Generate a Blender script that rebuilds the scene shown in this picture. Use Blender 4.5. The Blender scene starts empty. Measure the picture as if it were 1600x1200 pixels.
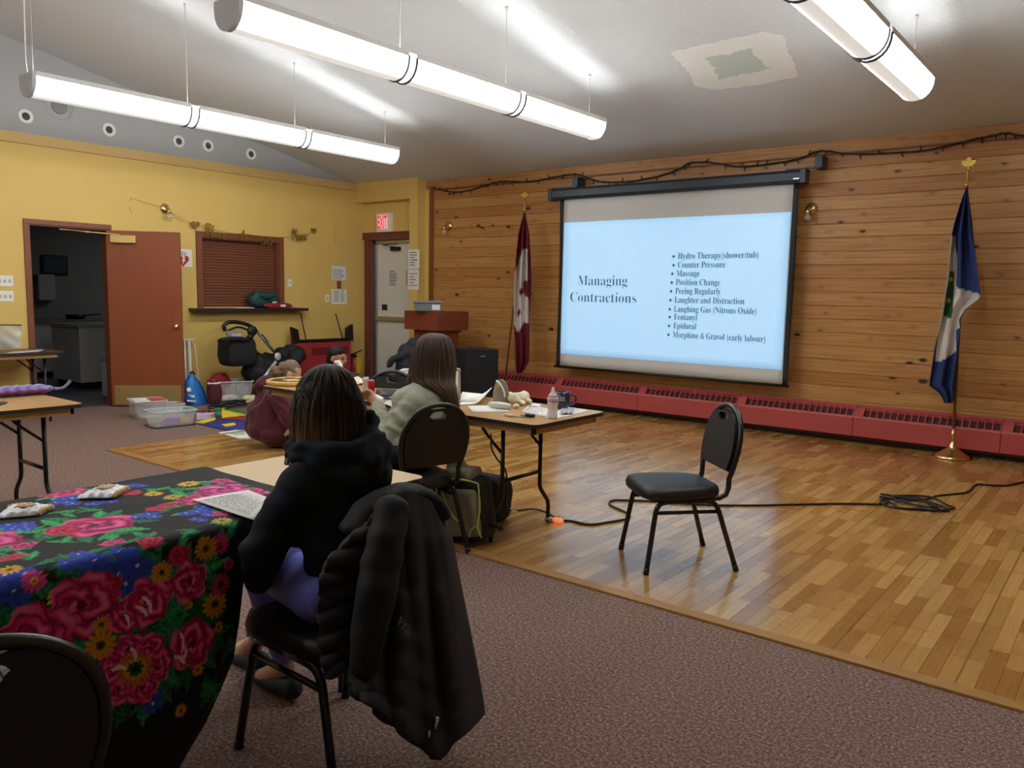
# community hall with a birthing class: pine stage wall, yellow kitchen wall, strip lights
L_DOWN, L_UP, SLIDE = 23.0, 2.8, 0.88
import bpy, bmesh, math, random
import numpy as np
from mathutils import Vector as V, Matrix as MX, Euler, noise
random.seed(11)
SC = bpy.context.scene
COL = SC.collection
R = math.radians

# ------------------------------------------------------------------ camera model (solved from the room's vanishing points)
FPX, YAW, PIT, ROL, CH = 1250.0, R(38.21), R(6.493), R(1.07), 1.48
_f = V((-math.sin(YAW) * math.cos(PIT), math.cos(YAW) * math.cos(PIT), -math.sin(PIT)))
_r0 = V((math.cos(YAW), math.sin(YAW), 0))
_u0 = _r0.cross(_f)
_r = _r0 * math.cos(ROL) + _u0 * math.sin(ROL)
_u = -_r0 * math.sin(ROL) + _u0 * math.cos(ROL)
CAMP = V((0, 0, CH))


def ray(x, y):
    return _r * ((x - 800) / FPX) - _u * ((y - 600) / FPX) + _f


def on(x, y, ax, val):
    """point where the line of sight through a pixel meets the plane  axis ax = val"""
    d = ray(x, y)
    return CAMP + d * ((val - CAMP[ax]) / d[ax])


def fl(x, y, z=0.0):
    return on(x, y, 2, z)


def at(x, y, depth):
    return CAMP + ray(x, y) * depth


def pxof(p):
    d = V(p) - CAMP
    return (800 + FPX * d.dot(_r) / d.dot(_f), 600 - FPX * d.dot(_u) / d.dot(_f))


cam = bpy.data.cameras.new('camera')
cam.sensor_width = 36
cam.lens = 36 * FPX / 1600
cam.clip_start = 0.05
co = bpy.data.objects.new('camera', cam)
co.matrix_world = MX(((_r.x, _u.x, -_f.x, 0), (_r.y, _u.y, -_f.y, 0), (_r.z, _u.z, -_f.z, CH), (0, 0, 0, 1)))
COL.objects.link(co)
SC.camera = co


# ------------------------------------------------------------------ materials
def lin(c):
    if isinstance(c, str):
        c = c.lstrip('#')
        c = [int(c[i:i + 2], 16) / 255 for i in (0, 2, 4)]
    return tuple(x / 12.92 if x <= 0.04045 else ((x + 0.055) / 1.055) ** 2.4 for x in c)


class NT:
    def __init__(self, name):
        self.m = bpy.data.materials.new(name)
        self.m.use_nodes = True
        self.t = self.m.node_tree
        self.p = self.t.nodes['Principled BSDF']

    def n(self, typ, **kw):
        nd = self.t.nodes.new('ShaderNode' + typ)
        ins = kw.pop('ins', {})
        for k, v in kw.items():
            setattr(nd, k, v)
        for k, v in ins.items():
            if isinstance(v, bpy.types.NodeSocket):
                self.t.links.new(v, nd.inputs[k])
            else:
                nd.inputs[k].default_value = v
        return nd

    def l(self, a, b):
        self.t.links.new(a, b)

    def math(self, op, a, b=0.0, c=0.0):
        nd = self.t.nodes.new('ShaderNodeMath')
        nd.operation = op
        for i, v in enumerate((a, b, c)):
            if isinstance(v, bpy.types.NodeSocket):
                self.t.links.new(v, nd.inputs[i])
            else:
                nd.inputs[i].default_value = v
        return nd.outputs[0]

    def mix(self, fac, a, b, mode='MIX'):
        nd = self.t.nodes.new('ShaderNodeMix')
        nd.data_type = 'RGBA'
        nd.blend_type = mode
        for i, v in ((0, fac), (6, a), (7, b)):
            if isinstance(v, bpy.types.NodeSocket):
                self.t.links.new(v, nd.inputs[i])
            elif i == 0:
                nd.inputs[0].default_value = v
            else:
                nd.inputs[i].default_value = (*lin(v), 1) if isinstance(v, str) else (*v, 1)[:4]
        return nd.outputs[2]

    def coord(self, scale=(1, 1, 1), rot=(0, 0, 0)):
        tc = self.n('TexCoord')
        mp = self.n('Mapping')
        mp.inputs['Scale'].default_value = scale
        mp.inputs['Rotation'].default_value = rot
        self.l(tc.outputs['Object'], mp.inputs['Vector'])
        return mp.outputs[0]

    def noise(self, vec, scale, detail=3, rough=0.55):
        nd = self.n('TexNoise', ins={'Scale': scale, 'Detail': detail, 'Roughness': rough})
        self.l(vec, nd.inputs['Vector'])
        return nd.outputs['Fac']

    def ramp(self, fac, stops):
        nd = self.t.nodes.new('ShaderNodeValToRGB')
        e = nd.color_ramp.elements
        while len(e) < len(stops):
            e.new(0.5)
        for i, (p, c) in enumerate(stops):
            e[i].position = p
            e[i].color = (*lin(c), 1) if isinstance(c, str) else (c, c, c, 1)
        self.t.links.new(fac, nd.inputs[0])
        return nd.outputs[0]

    def bump(self, h, strength=0.3, dist=0.01):
        nd = self.n('Bump', ins={'Strength': strength, 'Distance': dist})
        self.l(h, nd.inputs['Height'])
        self.l(nd.outputs[0], self.p.inputs['Normal'])


def mat(name, col, rough=0.5, metal=0.0, var=0.08, vs=6.0, bump=0.0, bs=60.0, spec=0.5, stretch=(1, 1, 1), coat=0.0, sheen=0.0, trans=0.0, alpha=1.0, ior=1.45):
    k = NT(name)
    c = lin(col)
    vec = k.coord(stretch)
    n1 = k.noise(vec, vs)
    lo = tuple(x * (1 - var) for x in c)
    hi = tuple(min(1, x * (1 + var)) for x in c)
    k.l(k.mix(n1, lo, hi), k.p.inputs['Base Color'])
    k.p.inputs['Roughness'].default_value = rough
    k.p.inputs['Metallic'].default_value = metal
    k.p.inputs['Specular IOR Level'].default_value = spec
    k.p.inputs['Coat Weight'].default_value = coat
    k.p.inputs['Sheen Weight'].default_value = sheen
    k.p.inputs['Transmission Weight'].default_value = trans
    k.p.inputs['Alpha'].default_value = alpha
    k.p.inputs['IOR'].default_value = ior
    if bump:
        k.bump(k.noise(vec, bs, 4), bump, 0.006)
    return k.m


def emis(name, col, strength, base='#ffffff'):
    k = NT(name)
    k.p.inputs['Base Color'].default_value = (*lin(base), 1)
    k.p.inputs['Emission Color'].default_value = (*lin(col), 1)
    k.p.inputs['Emission Strength'].default_value = strength
    k.p.inputs['Roughness'].default_value = 0.5
    return k.m


def attr_mat(name, rough=0.8, sheen=0.0, bump=0.0, bs=300, spec=0.3):
    k = NT(name)
    a = k.n('VertexColor', layer_name='Col')
    k.l(a.outputs[0], k.p.inputs['Base Color'])
    k.p.inputs['Roughness'].default_value = rough
    k.p.inputs['Sheen Weight'].default_value = sheen
    k.p.inputs['Specular IOR Level'].default_value = spec
    if bump:
        k.bump(k.noise(k.coord(), bs, 2), bump, 0.003)
    return k.m


# ------------------------------------------------------------------ mesh builder
def frame(d):
    d = V(d).normalized()
    a = V((0, 0, 1)) if abs(d.z) < 0.9 else V((1, 0, 0))
    x = a.cross(d).normalized()
    return x, d.cross(x), d


def catmull(pts, n=6, closed=False):
    pts = [V(p) for p in pts]
    out = []
    N = len(pts)
    rng = N if closed else N - 1
    for i in range(rng):
        g = (lambda j: pts[j % N]) if closed else (lambda j: pts[max(0, min(N - 1, j))])
        p0, p1, p2, p3 = g(i - 1), g(i), g(i + 1), g(i + 2)
        for k in range(n):
            t = k / n
            out.append(0.5 * ((2 * p1) + (p2 - p0) * t + (2 * p0 - 5 * p1 + 4 * p2 - p3) * t * t + (3 * p1 - p0 - 3 * p2 + p3) * t ** 3))
    if not closed:
        out.append(pts[-1])
    return out


def fillet(pts, rad, n=5):
    """round the corners of a polyline"""
    pts = [V(p) for p in pts]
    out = [pts[0]]
    for i in range(1, len(pts) - 1):
        a, b, c = pts[i - 1], pts[i], pts[i + 1]
        r = min(rad, (a - b).length * 0.48, (c - b).length * 0.48)
        p, q = b + (a - b).normalized() * r, b + (c - b).normalized() * r
        for k in range(n + 1):
            t = k / n
            out.append(p * (1 - t) ** 2 + b * 2 * t * (1 - t) + q * t * t)
    out.append(pts[-1])
    return out


class MB:
    def __init__(self):
        self.v, self.f, self.sm, self.mi = [], [], [], []
        self.M = None

    def add(self, vs, fs, smooth=True, mi=0, M=None):
        o = len(self.v)
        M = M or self.M
        self.v += [M @ V(v) for v in vs] if M else [V(v) for v in vs]
        for f in fs:
            self.f.append([i + o for i in f])
            self.sm.append(smooth)
            self.mi.append(mi)
        return self

    def bm(self, bm, smooth=False, mi=0, M=None):
        bm.verts.index_update()
        self.add([v.co.copy() for v in bm.verts], [[v.index for v in f.verts] for f in bm.faces], smooth, mi, M)
        bm.free()
        return self

    def box(self, c, s, bev=0.0, M=None, mi=0, seg=2):
        """box at centre c of size s; M transforms it after"""
        b = bmesh.new()
        bmesh.ops.create_cube(b, size=1)
        for v in b.verts:
            v.co = V((v.co.x * s[0] + c[0], v.co.y * s[1] + c[1], v.co.z * s[2] + c[2]))
        if bev > 0:
            bmesh.ops.bevel(b, geom=b.edges[:], offset=min(bev, min(s) * 0.45), segments=seg, profile=0.6, affect='EDGES')
        return self.bm(b, False, mi, M)

    def bb(self, lo, hi, bev=0.0, M=None, mi=0):
        return self.box([(a + b) / 2 for a, b in zip(lo, hi)], [abs(b - a) for a, b in zip(lo, hi)], bev, M, mi)

    def tube(self, pts, r, seg=8, closed=False, mi=0, M=None, sq=None):
        pts = [V(p) for p in pts]
        n = len(pts)
        rr = r if isinstance(r, (list, tuple)) else [r] * n
        vs, fs = [], []
        d0 = (pts[1] - pts[0]).normalized()
        x, y, _ = frame(d0)
        for i in range(n):
            if closed:
                d = (pts[(i + 1) % n] - pts[i - 1])
            else:
                d = pts[min(i + 1, n - 1)] - pts[max(i - 1, 0)]
            d = d.normalized() if d.length > 1e-9 else d0
            x = (x - d * x.dot(d))
            x = x.normalized() if x.length > 1e-6 else frame(d)[0]
            y = d.cross(x)
            for k in range(seg):
                a = 2 * math.pi * k / seg
                e = sq or 1.0
                vs.append(pts[i] + x * (math.cos(a) * rr[i]) + y * (math.sin(a) * rr[i] * e))
        m = n if closed else n - 1
        for i in range(m):
            j = (i + 1) % n
            for k in range(seg):
                l = (k + 1) % seg
                fs.append((i * seg + k, i * seg + l, j * seg + l, j * seg + k))
        if not closed:
            fs.append(tuple(range(seg - 1, -1, -1)))
            fs.append(tuple((n - 1) * seg + k for k in range(seg)))
        return self.add(vs, fs, True, mi, M)

    def lathe(self, prof, seg=20, c=(0, 0, 0), axis=(0, 0, 1), M=None, mi=0, smooth=True):
        """profile of (radius, height) turned about axis through c"""
        x, y, d = frame(axis)
        c = V(c)
        vs, fs = [], []
        n = len(prof)
        for (r, h) in prof:
            for k in range(seg):
                a = 2 * math.pi * k / seg
                vs.append(c + d * h + x * (r * math.cos(a)) + y * (r * math.sin(a)))
        for i in range(n - 1):
            for k in range(seg):
                l = (k + 1) % seg
                fs.append((i * seg + k, i * seg + l, (i + 1) * seg + l, (i + 1) * seg + k))
        fs.append(tuple(range(seg - 1, -1, -1)))
        fs.append(tuple((n - 1) * seg + k for k in range(seg)))
        return self.add(vs, fs, smooth, mi, M)

    def ell(self, c, r, seg=16, rings=10, M=None, mi=0):
        if not isinstance(r, (list, tuple)):
            r = (r, r, r)
        vs, fs = [V((0, 0, 1))], []
        for i in range(1, rings):
            t = math.pi * i / rings
            for k in range(seg):
                a = 2 * math.pi * k / seg
                vs.append(V((math.sin(t) * math.cos(a), math.sin(t) * math.sin(a), math.cos(t))))
        vs.append(V((0, 0, -1)))
        for k in range(seg):
            fs.append((0, 1 + k, 1 + (k + 1) % seg))
        for i in range(rings - 2):
            for k in range(seg):
                l = (k + 1) % seg
                fs.append((1 + i * seg + k, 1 + (i + 1) * seg + k, 1 + (i + 1) * seg + l, 1 + i * seg + l))
        b = 1 + (rings - 2) * seg
        for k in range(seg):
            fs.append((len(vs) - 1, b + (k + 1) % seg, b + k))
        c = V(c)
        loc = [V((v.x * r[0], v.y * r[1], v.z * r[2])) for v in vs]
        if M:
            loc = [M @ v for v in loc]
        self.add([c + v for v in loc], fs, True, mi)
        return self

    def chain(self, pts, n=10, F=None):
        """blobs along a polyline: pts = [(p, r or (rx,ry,rz))], F = 3x3 frame for the radii"""
        F = F or MX.Identity(3)
        for (a, ra), (b, rb) in zip(pts[:-1], pts[1:]):
            a, b = V(a), V(b)
            ra = V((ra,) * 3) if not isinstance(ra, (tuple, list)) else V(ra)
            rb = V((rb,) * 3) if not isinstance(rb, (tuple, list)) else V(rb)
            k = max(2, min(n, int((a - b).length / (min(min(ra), min(rb)) * 0.45)) + 2))
            for i in range(k):
                t = i / (k - 1)
                q = ra.lerp(rb, t)
                self.ell(a.lerp(b, t), tuple(q), 14, 9, M=F)
        return self

    def prism(self, poly, d0, d1, M=None, mi=0, smooth=False):
        """2-D outline (x, z) pushed along y from d0 to d1"""
        n = len(poly)
        vs = [V((p[0], d0, p[1])) for p in poly] + [V((p[0], d1, p[1])) for p in poly]
        fs = [tuple(range(n)), tuple(range(2 * n - 1, n - 1, -1))]
        fs += [(i, i + n, (i + 1) % n + n, (i + 1) % n) for i in range(n)]
        return self.add(vs, fs, smooth, mi, M)

    def grid(self, fn, nu, nv, closed_u=False, mi=0, M=None, smooth=True, flip=False):
        """fn(u, v) for u, v in 0..1"""
        vs, fs = [], []
        cu = nu if closed_u else nu + 1
        for j in range(nv + 1):
            for i in range(cu):
                vs.append(V(fn(i / nu, j / nv)))
        for j in range(nv):
            for i in range(nu):
                a, b = j * cu + i, j * cu + (i + 1) % cu
                c, d = b + cu, a + cu
                fs.append((a, d, c, b) if flip else (a, b, c, d))
        return self.add(vs, fs, smooth, mi, M)

    def sheet(self, fn, nu, nv, th, mi=0, M=None):
        """a cloth or paper of thickness th, closed at its rim"""
        P = [[V(fn(i / nu, j / nv)) for i in range(nu + 1)] for j in range(nv + 1)]
        N = []
        for j in range(nv + 1):
            row = []
            for i in range(nu + 1):
                du = P[j][min(i + 1, nu)] - P[j][max(i - 1, 0)]
                dv = P[min(j + 1, nv)][i] - P[max(j - 1, 0)][i]
                q = du.cross(dv)
                row.append(q.normalized() if q.length > 1e-12 else V((0, 0, 1)))
            N.append(row)
        vs = [P[j][i] + N[j][i] * (th / 2) for j in range(nv + 1) for i in range(nu + 1)]
        vs += [P[j][i] - N[j][i] * (th / 2) for j in range(nv + 1) for i in range(nu + 1)]
        w = nu + 1
        o = w * (nv + 1)
        fs = []
        for j in range(nv):
            for i in range(nu):
                a = j * w + i
                fs.append((a, a + 1, a + w + 1, a + w))
                fs.append((a + o, a + w + o, a + w + 1 + o, a + 1 + o))
        for i in range(nu):
            a, b = i, nv * w + i
            fs.append((a, a + o, a + 1 + o, a + 1))
            fs.append((b, b + 1, b + 1 + o, b + o))
        for j in range(nv):
            a, b = j * w, j * w + nu
            fs.append((a, a + w, a + w + o, a + o))
            fs.append((b, b + o, b + w + o, b + w))
        return self.add(vs, fs, True, mi, M)

    def mesh(self, name):
        me = bpy.data.meshes.new(name)
        me.from_pydata([tuple(v) for v in self.v], [], self.f)
        me.polygons.foreach_set('use_smooth', self.sm)
        me.polygons.foreach_set('material_index', self.mi)
        me.update()
        return me

    def build(self, name, m, parent=None, local=False):
        if parent is not None and not local:
            inv = wm(parent).inverted()
            self.v = [inv @ v for v in self.v]
        me = self.mesh(name)
        return link(name, me, m, parent)


def link(name, me, m, parent=None):
    for q in (m if isinstance(m, (list, tuple)) else [m]):
        me.materials.append(q)
    o = bpy.data.objects.new(name, me)
    COL.objects.link(o)
    if parent is not None:
        o.parent = parent
    return o


def wm(o):
    m = MX.LocRotScale(o.location, o.rotation_euler, o.scale)
    return wm(o.parent) @ m if o.parent else m


def tag(o, label=None, cat=None, group=None, kind=None):
    if label:
        o['label'] = label
    if cat:
        o['category'] = cat
    if group:
        o['group'] = group
    if kind:
        o['kind'] = kind
    return o


def thing(name, label, cat, loc=(0, 0, 0), rz=0.0, group=None):
    o = bpy.data.objects.new(name, None)
    o.empty_display_size = 0.1
    o.location = loc
    o.rotation_euler = (0, 0, rz)
    COL.objects.link(o)
    return tag(o, label, cat, group)


def struct(name, mb, m, parent=None):
    o = mb.build(name, m, parent)
    if parent is None:
        o['kind'] = 'structure'
    return o


def kids(o):
    return [c for c in bpy.data.objects if c.parent == o]


def copy_tree(o, parent=None):
    c = o.copy()
    COL.objects.link(c)
    if parent is not None:
        c.parent = parent
    for ch in kids(o):
        copy_tree(ch, c)
    return c


def baked(mb, voxel, smooth=4, name='body', disp=None, lap=0):
    """one continuous skin grown over overlapping solids"""
    me = mb.mesh(name)
    o = bpy.data.objects.new('tmp', me)
    COL.objects.link(o)
    q = o.modifiers.new('r', 'REMESH')
    q.mode = 'VOXEL'
    q.voxel_size = voxel
    if smooth:
        s = o.modifiers.new('s', 'SMOOTH')
        s.factor = 0.5
        s.iterations = smooth
    dg = bpy.context.evaluated_depsgraph_get()
    ev = o.evaluated_get(dg)
    m2 = bpy.data.meshes.new_from_object(ev, depsgraph=dg)
    m2.name = name
    bpy.data.objects.remove(o)
    bpy.data.meshes.remove(me)
    for p in m2.polygons:
        p.use_smooth = True
    if disp:
        nrm = [v.normal.copy() for v in m2.vertices]
        for v, nn in zip(m2.vertices, nrm):
            v.co += nn * disp(v.co)
        m2.update()
    return m2


def link_world(name, me, m, parent):
    me.transform(wm(parent).inverted())
    return link(name, me, m, parent)


def recolor(me, fn):
    """store a colour per vertex: fn(co) -> linear rgb"""
    at_ = me.color_attributes.new('Col', 'FLOAT_COLOR', 'POINT')
    buf = np.ones((len(me.vertices), 4), dtype=np.float32)
    for i, v in enumerate(me.vertices):
        buf[i, :3] = fn(v.co)
    at_.data.foreach_set('color', buf.ravel())


def fbm(p, s, o=3):
    return noise.fractal(V(p) * s, 1.0, 2.0, o, noise_basis='PERLIN_ORIGINAL')


# ------------------------------------------------------------------ lettering
def alpha(s, kind):
    A, a = {'serif': (0x1D400, 0x1D41A), 'script': (0x1D4D0, 0x1D4EA)}[kind]
    return ''.join(chr(a + ord(c) - 97) if 'a' <= c <= 'z' else chr(A + ord(c) - 65) if 'A' <= c <= 'Z' else c for c in s)


_tc = {}


def text_geo(s, off=0.0, depth=0.0):
    k = (s, off, depth)
    if k in _tc:
        return _tc[k]
    c = bpy.data.curves.new('tmp', 'FONT')
    c.body = s
    c.size = 1
    c.offset = off
    c.extrude = depth
    c.resolution_u = 3
    o = bpy.data.objects.new('tmp', c)
    COL.objects.link(o)
    dg = bpy.context.evaluated_depsgraph_get()
    me = bpy.data.meshes.new_from_object(o.evaluated_get(dg), depsgraph=dg)
    vs = [v.co.copy() for v in me.vertices]
    fs = [list(p.vertices) for p in me.polygons]
    bpy.data.objects.remove(o)
    bpy.data.curves.remove(c)
    bpy.data.meshes.remove(me)
    _tc[k] = (vs, fs)
    return _tc[k]


def put_text(mb, s, org, ux, uz, width=None, height=None, off=0.0, lift=0.001, kind=None, mi=0, nrm=None):
    """lay the words with their lower left corner at org, width along ux; height = cap height scale"""
    if kind:
        s = alpha(s, kind)
    vs, fs = text_geo(s, off)
    x0 = min(v.x for v in vs)
    x1 = max(v.x for v in vs)
    sx = width / (x1 - x0) if width else height
    sy = height if height else sx
    ux, uz = V(ux).normalized(), V(uz).normalized()
    n = V(nrm) if nrm else ux.cross(uz)
    org = V(org)
    mb.add([org + ux * ((v.x - x0) * sx) + uz * (v.y * sy) + n * lift for v in vs], fs, False, mi)
    return mb


def copy_lines(mb, org, ux, uz, w, h, n, lift=0.001, seed=1, fill=0.75, mi=0, nrm=None):
    """rows of small print too small to read"""
    rg = random.Random(seed)
    ux, uz = V(ux).normalized(), V(uz).normalized()
    nn = V(nrm) if nrm else ux.cross(uz)
    for i in range(n):
        y = h * (1 - (i + 0.6) / n)
        x = w * 0.04
        end = w * rg.uniform(fill, 0.97)
        while x < end:
            l = w * rg.uniform(0.05, 0.15)
            e = min(x + l, end)
            t = h / n * 0.4
            q = [org + ux * a + uz * b + nn * lift for a, b in ((x, y), (e, y), (e, y + t), (x, y + t))]
            mb.add(q, [(0, 1, 2, 3)], False, mi)
            x = e + w * 0.025
    return mb
# ================================================================== materials of the room
WX, DY, ZC, KC = -9.9, 8.7, 3.1, 0.205       # left wall, pine wall, ceiling height there, ceiling slope
YF = 8.52                                    # face of the boxed-out entrance


def ceil_z(y):
    return ZC + KC * (DY - y)


def carpet_mat():
    k = NT('carpet')
    v = k.coord()
    n = k.noise(v, 82, 3, 0.8)
    n2 = k.noise(v, 230, 2, 0.7)
    c = k.ramp(k.math('ADD', k.math('MULTIPLY', n, 0.6), k.math('MULTIPLY', n2, 0.4)),
               [(0.36, '#382825'), (0.46, '#6e554e'), (0.55, '#937a70'), (0.65, '#d3c0b3')])
    big = k.noise(v, 1.3, 2)
    k.l(k.mix(k.math('MULTIPLY', big, 0.15), c, '#755a52'), k.p.inputs['Base Color'])
    k.p.inputs['Roughness'].default_value = 0.95
    k.p.inputs['Specular IOR Level'].default_value = 0.1
    k.bump(n, 0.5, 0.006)
    return k.m


def plank_mat(name, c1, c2, mortar, w, h, rot, rough, grain=0.35, coat=0.0, dark=0.004):
    k = NT(name)
    v = k.coord((1, 1, 1), (0, 0, rot))
    b = k.n('TexBrick', ins={'Scale': 1.0, 'Brick Width': w, 'Row Height': h, 'Mortar Size': dark, 'Mortar Smooth': 0.3, 'Bias': -0.1})
    b.offset = 0.37
    b.offset_frequency = 3
    b.squash = 1.0
    k.l(v, b.inputs['Vector'])
    b.inputs['Color1'].default_value = (*lin(c1), 1)
    b.inputs['Color2'].default_value = (*lin(c2), 1)
    b.inputs['Mortar'].default_value = (*lin(mortar), 1)
    g = k.noise(k.coord((1, 1, 1), (0, 0, rot)), 1, 1)
    gm = k.n('Mapping', ins={'Scale': (3.5, 60, 1)})
    k.l(v, gm.inputs[0])
    g = k.noise(gm.outputs[0], 1.0, 4, 0.6)
    wear = k.noise(v, 1.1, 4, 0.6)
    sv = k.n('SeparateXYZ')
    k.l(v, sv.inputs[0])
    seam = k.math('PINGPONG', sv.outputs[1], 0.231)
    seam = k.ramp(seam, [(0.0, 1.0), (0.007, 0.0)])
    sm2 = k.math('PINGPONG', sv.outputs[0], 0.97)
    sm2 = k.ramp(sm2, [(0.0, 0.6), (0.004, 0.0)])
    sc_ = k.ramp(k.noise(v, 26, 5, 0.75), [(0.66, 0.0), (0.74, 0.35)])
    c = k.mix(k.math('MULTIPLY', g, grain), b.outputs['Color'], '#5c3a14', 'MULTIPLY')
    c = k.mix(k.math('MULTIPLY', seam, 0.5), c, '#38220c')
    c = k.mix(sm2, c, '#3a250f')
    c = k.mix(sc_, c, '#5d4a30')
    k.l(c, k.p.inputs['Base Color'])
    k.l(k.math('ADD', k.math('MULTIPLY', wear, 0.2), rough), k.p.inputs['Roughness'])
    k.p.inputs['Coat Weight'].default_value = coat
    k.p.inputs['Coat Roughness'].default_value = 0.16
    k.bump(k.math('SUBTRACT', 0.0, b.outputs['Fac']), 0.25, 0.003)
    return k.m


def pine_mat():
    k = NT('knotty_pine')
    v = k.coord()
    s = k.n('SeparateXYZ')
    k.l(v, s.inputs[0])
    row = k.math('FLOOR', k.math('DIVIDE', k.math('ADD', s.outputs[2], 0.0), PITCH))
    wn = k.n('TexWhiteNoise', noise_dimensions='1D')
    k.l(row, wn.inputs['W'])
    off = k.math('MULTIPLY', wn.outputs[0], 31.0)
    # grain, stretched along the boards
    cg = k.n('CombineXYZ')
    k.l(k.math('ADD', k.math('MULTIPLY', s.outputs[0], 1.1), off), cg.inputs[0])
    k.l(k.math('MULTIPLY', s.outputs[2], 34.0), cg.inputs[1])
    g = k.noise(cg.outputs[0], 1.6, 4, 0.6)
    # knots
    ck = k.n('CombineXYZ')
    k.l(k.math('ADD', k.math('MULTIPLY', s.outputs[0], 4.4), off), ck.inputs[0])
    k.l(k.math('MULTIPLY', s.outputs[2], 8.6), ck.inputs[1])
    vo = k.n('TexVoronoi', feature='F1', ins={'Scale': 1.0, 'Randomness': 1.0})
    k.l(ck.outputs[0], vo.inputs['Vector'])
    wn2 = k.n('TexWhiteNoise', noise_dimensions='3D')
    k.l(vo.outputs['Position'], wn2.inputs['Vector'])
    size = k.math('MULTIPLY', k.math('POWER', wn2.outputs[0], 1.7), 0.25)
    d = k.math('DIVIDE', vo.outputs['Distance'], k.math('ADD', size, 0.0001))
    kn = k.ramp(d, [(0.55, 1.0), (1.0, 0.0)])
    halo = k.ramp(vo.outputs['Distance'], [(0.0, 0.55), (0.3, 0.0)])
    base = k.ramp(g, [(0.25, '#9c7444'), (0.5, '#c09a66'), (0.75, '#d4b486')])
    tone = k.mix(wn.outputs[0], '#dcb488', '#f7e2c0')
    c = k.mix(0.85, base, tone, 'MULTIPLY')
    c = k.mix(halo, c, '#7a4a20')
    c = k.mix(kn, c, '#2a1408')
    k.l(c, k.p.inputs['Base Color'])
    k.p.inputs['Roughness'].default_value = 0.42
    k.bump(g, 0.08, 0.003)
    return k.m


PITCH = 0.141
m_carpet = carpet_mat()
m_oak = plank_mat('oak_strip_floor', '#ae7a38', '#deb068', '#5a3a16', 0.46, 0.066, math.pi / 2, 0.17, 0.5, 0.45, dark=0.0011)
m_oaktrim = mat('oak_nosing', '#a47840', 0.45, var=0.25, vs=14, stretch=(1, 6, 1), bump=0.1)
m_pine = pine_mat()
m_pinedark = mat('reddish_wood_edge', '#7d4a2c', 0.5, var=0.2, vs=8, stretch=(8, 8, 1))
m_yellow = mat('yellow_paint', '#d6b566', 0.62, var=0.04, vs=2.5, bump=0.06, bs=160)
m_yband = mat('yellow_band_paint', '#c8a768', 0.62, var=0.04, vs=3)
m_gable = mat('grey_gable_paint', '#a3a3a4', 0.75, var=0.03, vs=3, bump=0.05, bs=150)
m_ceil = mat('stippled_ceiling', '#cfd1d5', 0.9, var=0.10, vs=75, bump=1.0, bs=85)
m_patch = mat('ceiling_filler', '#e6e6e4', 0.85, var=0.03)
m_patch2 = mat('ceiling_bare_board', '#c2cac6', 0.85, var=0.03)
m_cherry = mat('reddish_door_veneer', '#864422', 0.42, var=0.16, vs=5, stretch=(9, 9, 0.7))
m_casing = mat('reddish_casing_wood', '#7c4630', 0.45, var=0.16, vs=6, stretch=(6, 6, 1))
m_casing2 = mat('brown_exit_casing', '#6d3d30', 0.5, var=0.14, vs=6, stretch=(6, 6, 1))
m_brass = mat('polished_brass', '#d9c08a', 0.22, 1.0, var=0.06)
m_kick = mat('dull_brass_plate', '#a8905c', 0.42, 0.55, var=0.18, vs=9, bump=0.03)
m_closer = mat('satin_brass_closer', '#c9a96c', 0.4, 0.7)
m_steel = mat('brushed_steel', '#b9bbbb', 0.32, 1.0)
m_whitep = mat('white_paint', '#d8d6cd', 0.5, var=0.03)
m_white = mat('white_plastic', '#e6e4dc', 0.4, var=0.02)
m_black = mat('black_metal', '#141416', 0.36, var=0.1, spec=0.5)
m_blackp = mat('black_plastic', '#16171a', 0.5, var=0.1)
m_ink = mat('dark_ink', '#2b2c30', 0.7, var=0.02)
m_paper = mat('white_paper', '#e9e7e4', 0.75, var=0.02)
m_red = mat('red_heater_enamel', '#b24c4a', 0.42, var=0.05, vs=3)
m_redg = mat('dark_heater_slots', '#4b1618', 0.6)
m_dkfloor = mat('kitchen_lino', '#55585c', 0.6, var=0.1)
m_kit = mat('kitchen_wall_paint', '#8a8886', 0.7, var=0.04)
m_kitw = mat('kitchen_white_laminate', '#b2b0ae', 0.55, var=0.03)

# ================================================================== shell
BX, BY = 4.6, -5.6
RY = 1.2                                      # ridge of the vault
f = MB()
f.bb((WX - 0.2, BY - 0.1, -0.12), (BX, DY + 0.2, 0))
struct('floor', f, m_carpet)
WE, WL = 3.38, -7.2                           # edge of the strip floor
f = MB().bb((WL, WE, -0.02), (BX, DY + 0.05, 0.006))
struct('floor_boards', f, m_oak)
f = MB().bb((WL - 0.05, WE - 0.06, -0.02), (BX, WE + 0.012, 0.012), 0.004)
struct('trim_1', f, m_oaktrim)
f = MB().bb((WL - 0.05, WE + 0.012, -0.02), (WL + 0.02, DY - 0.4, 0.011), 0.004)
struct('trim_2', f, m_oaktrim)

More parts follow.
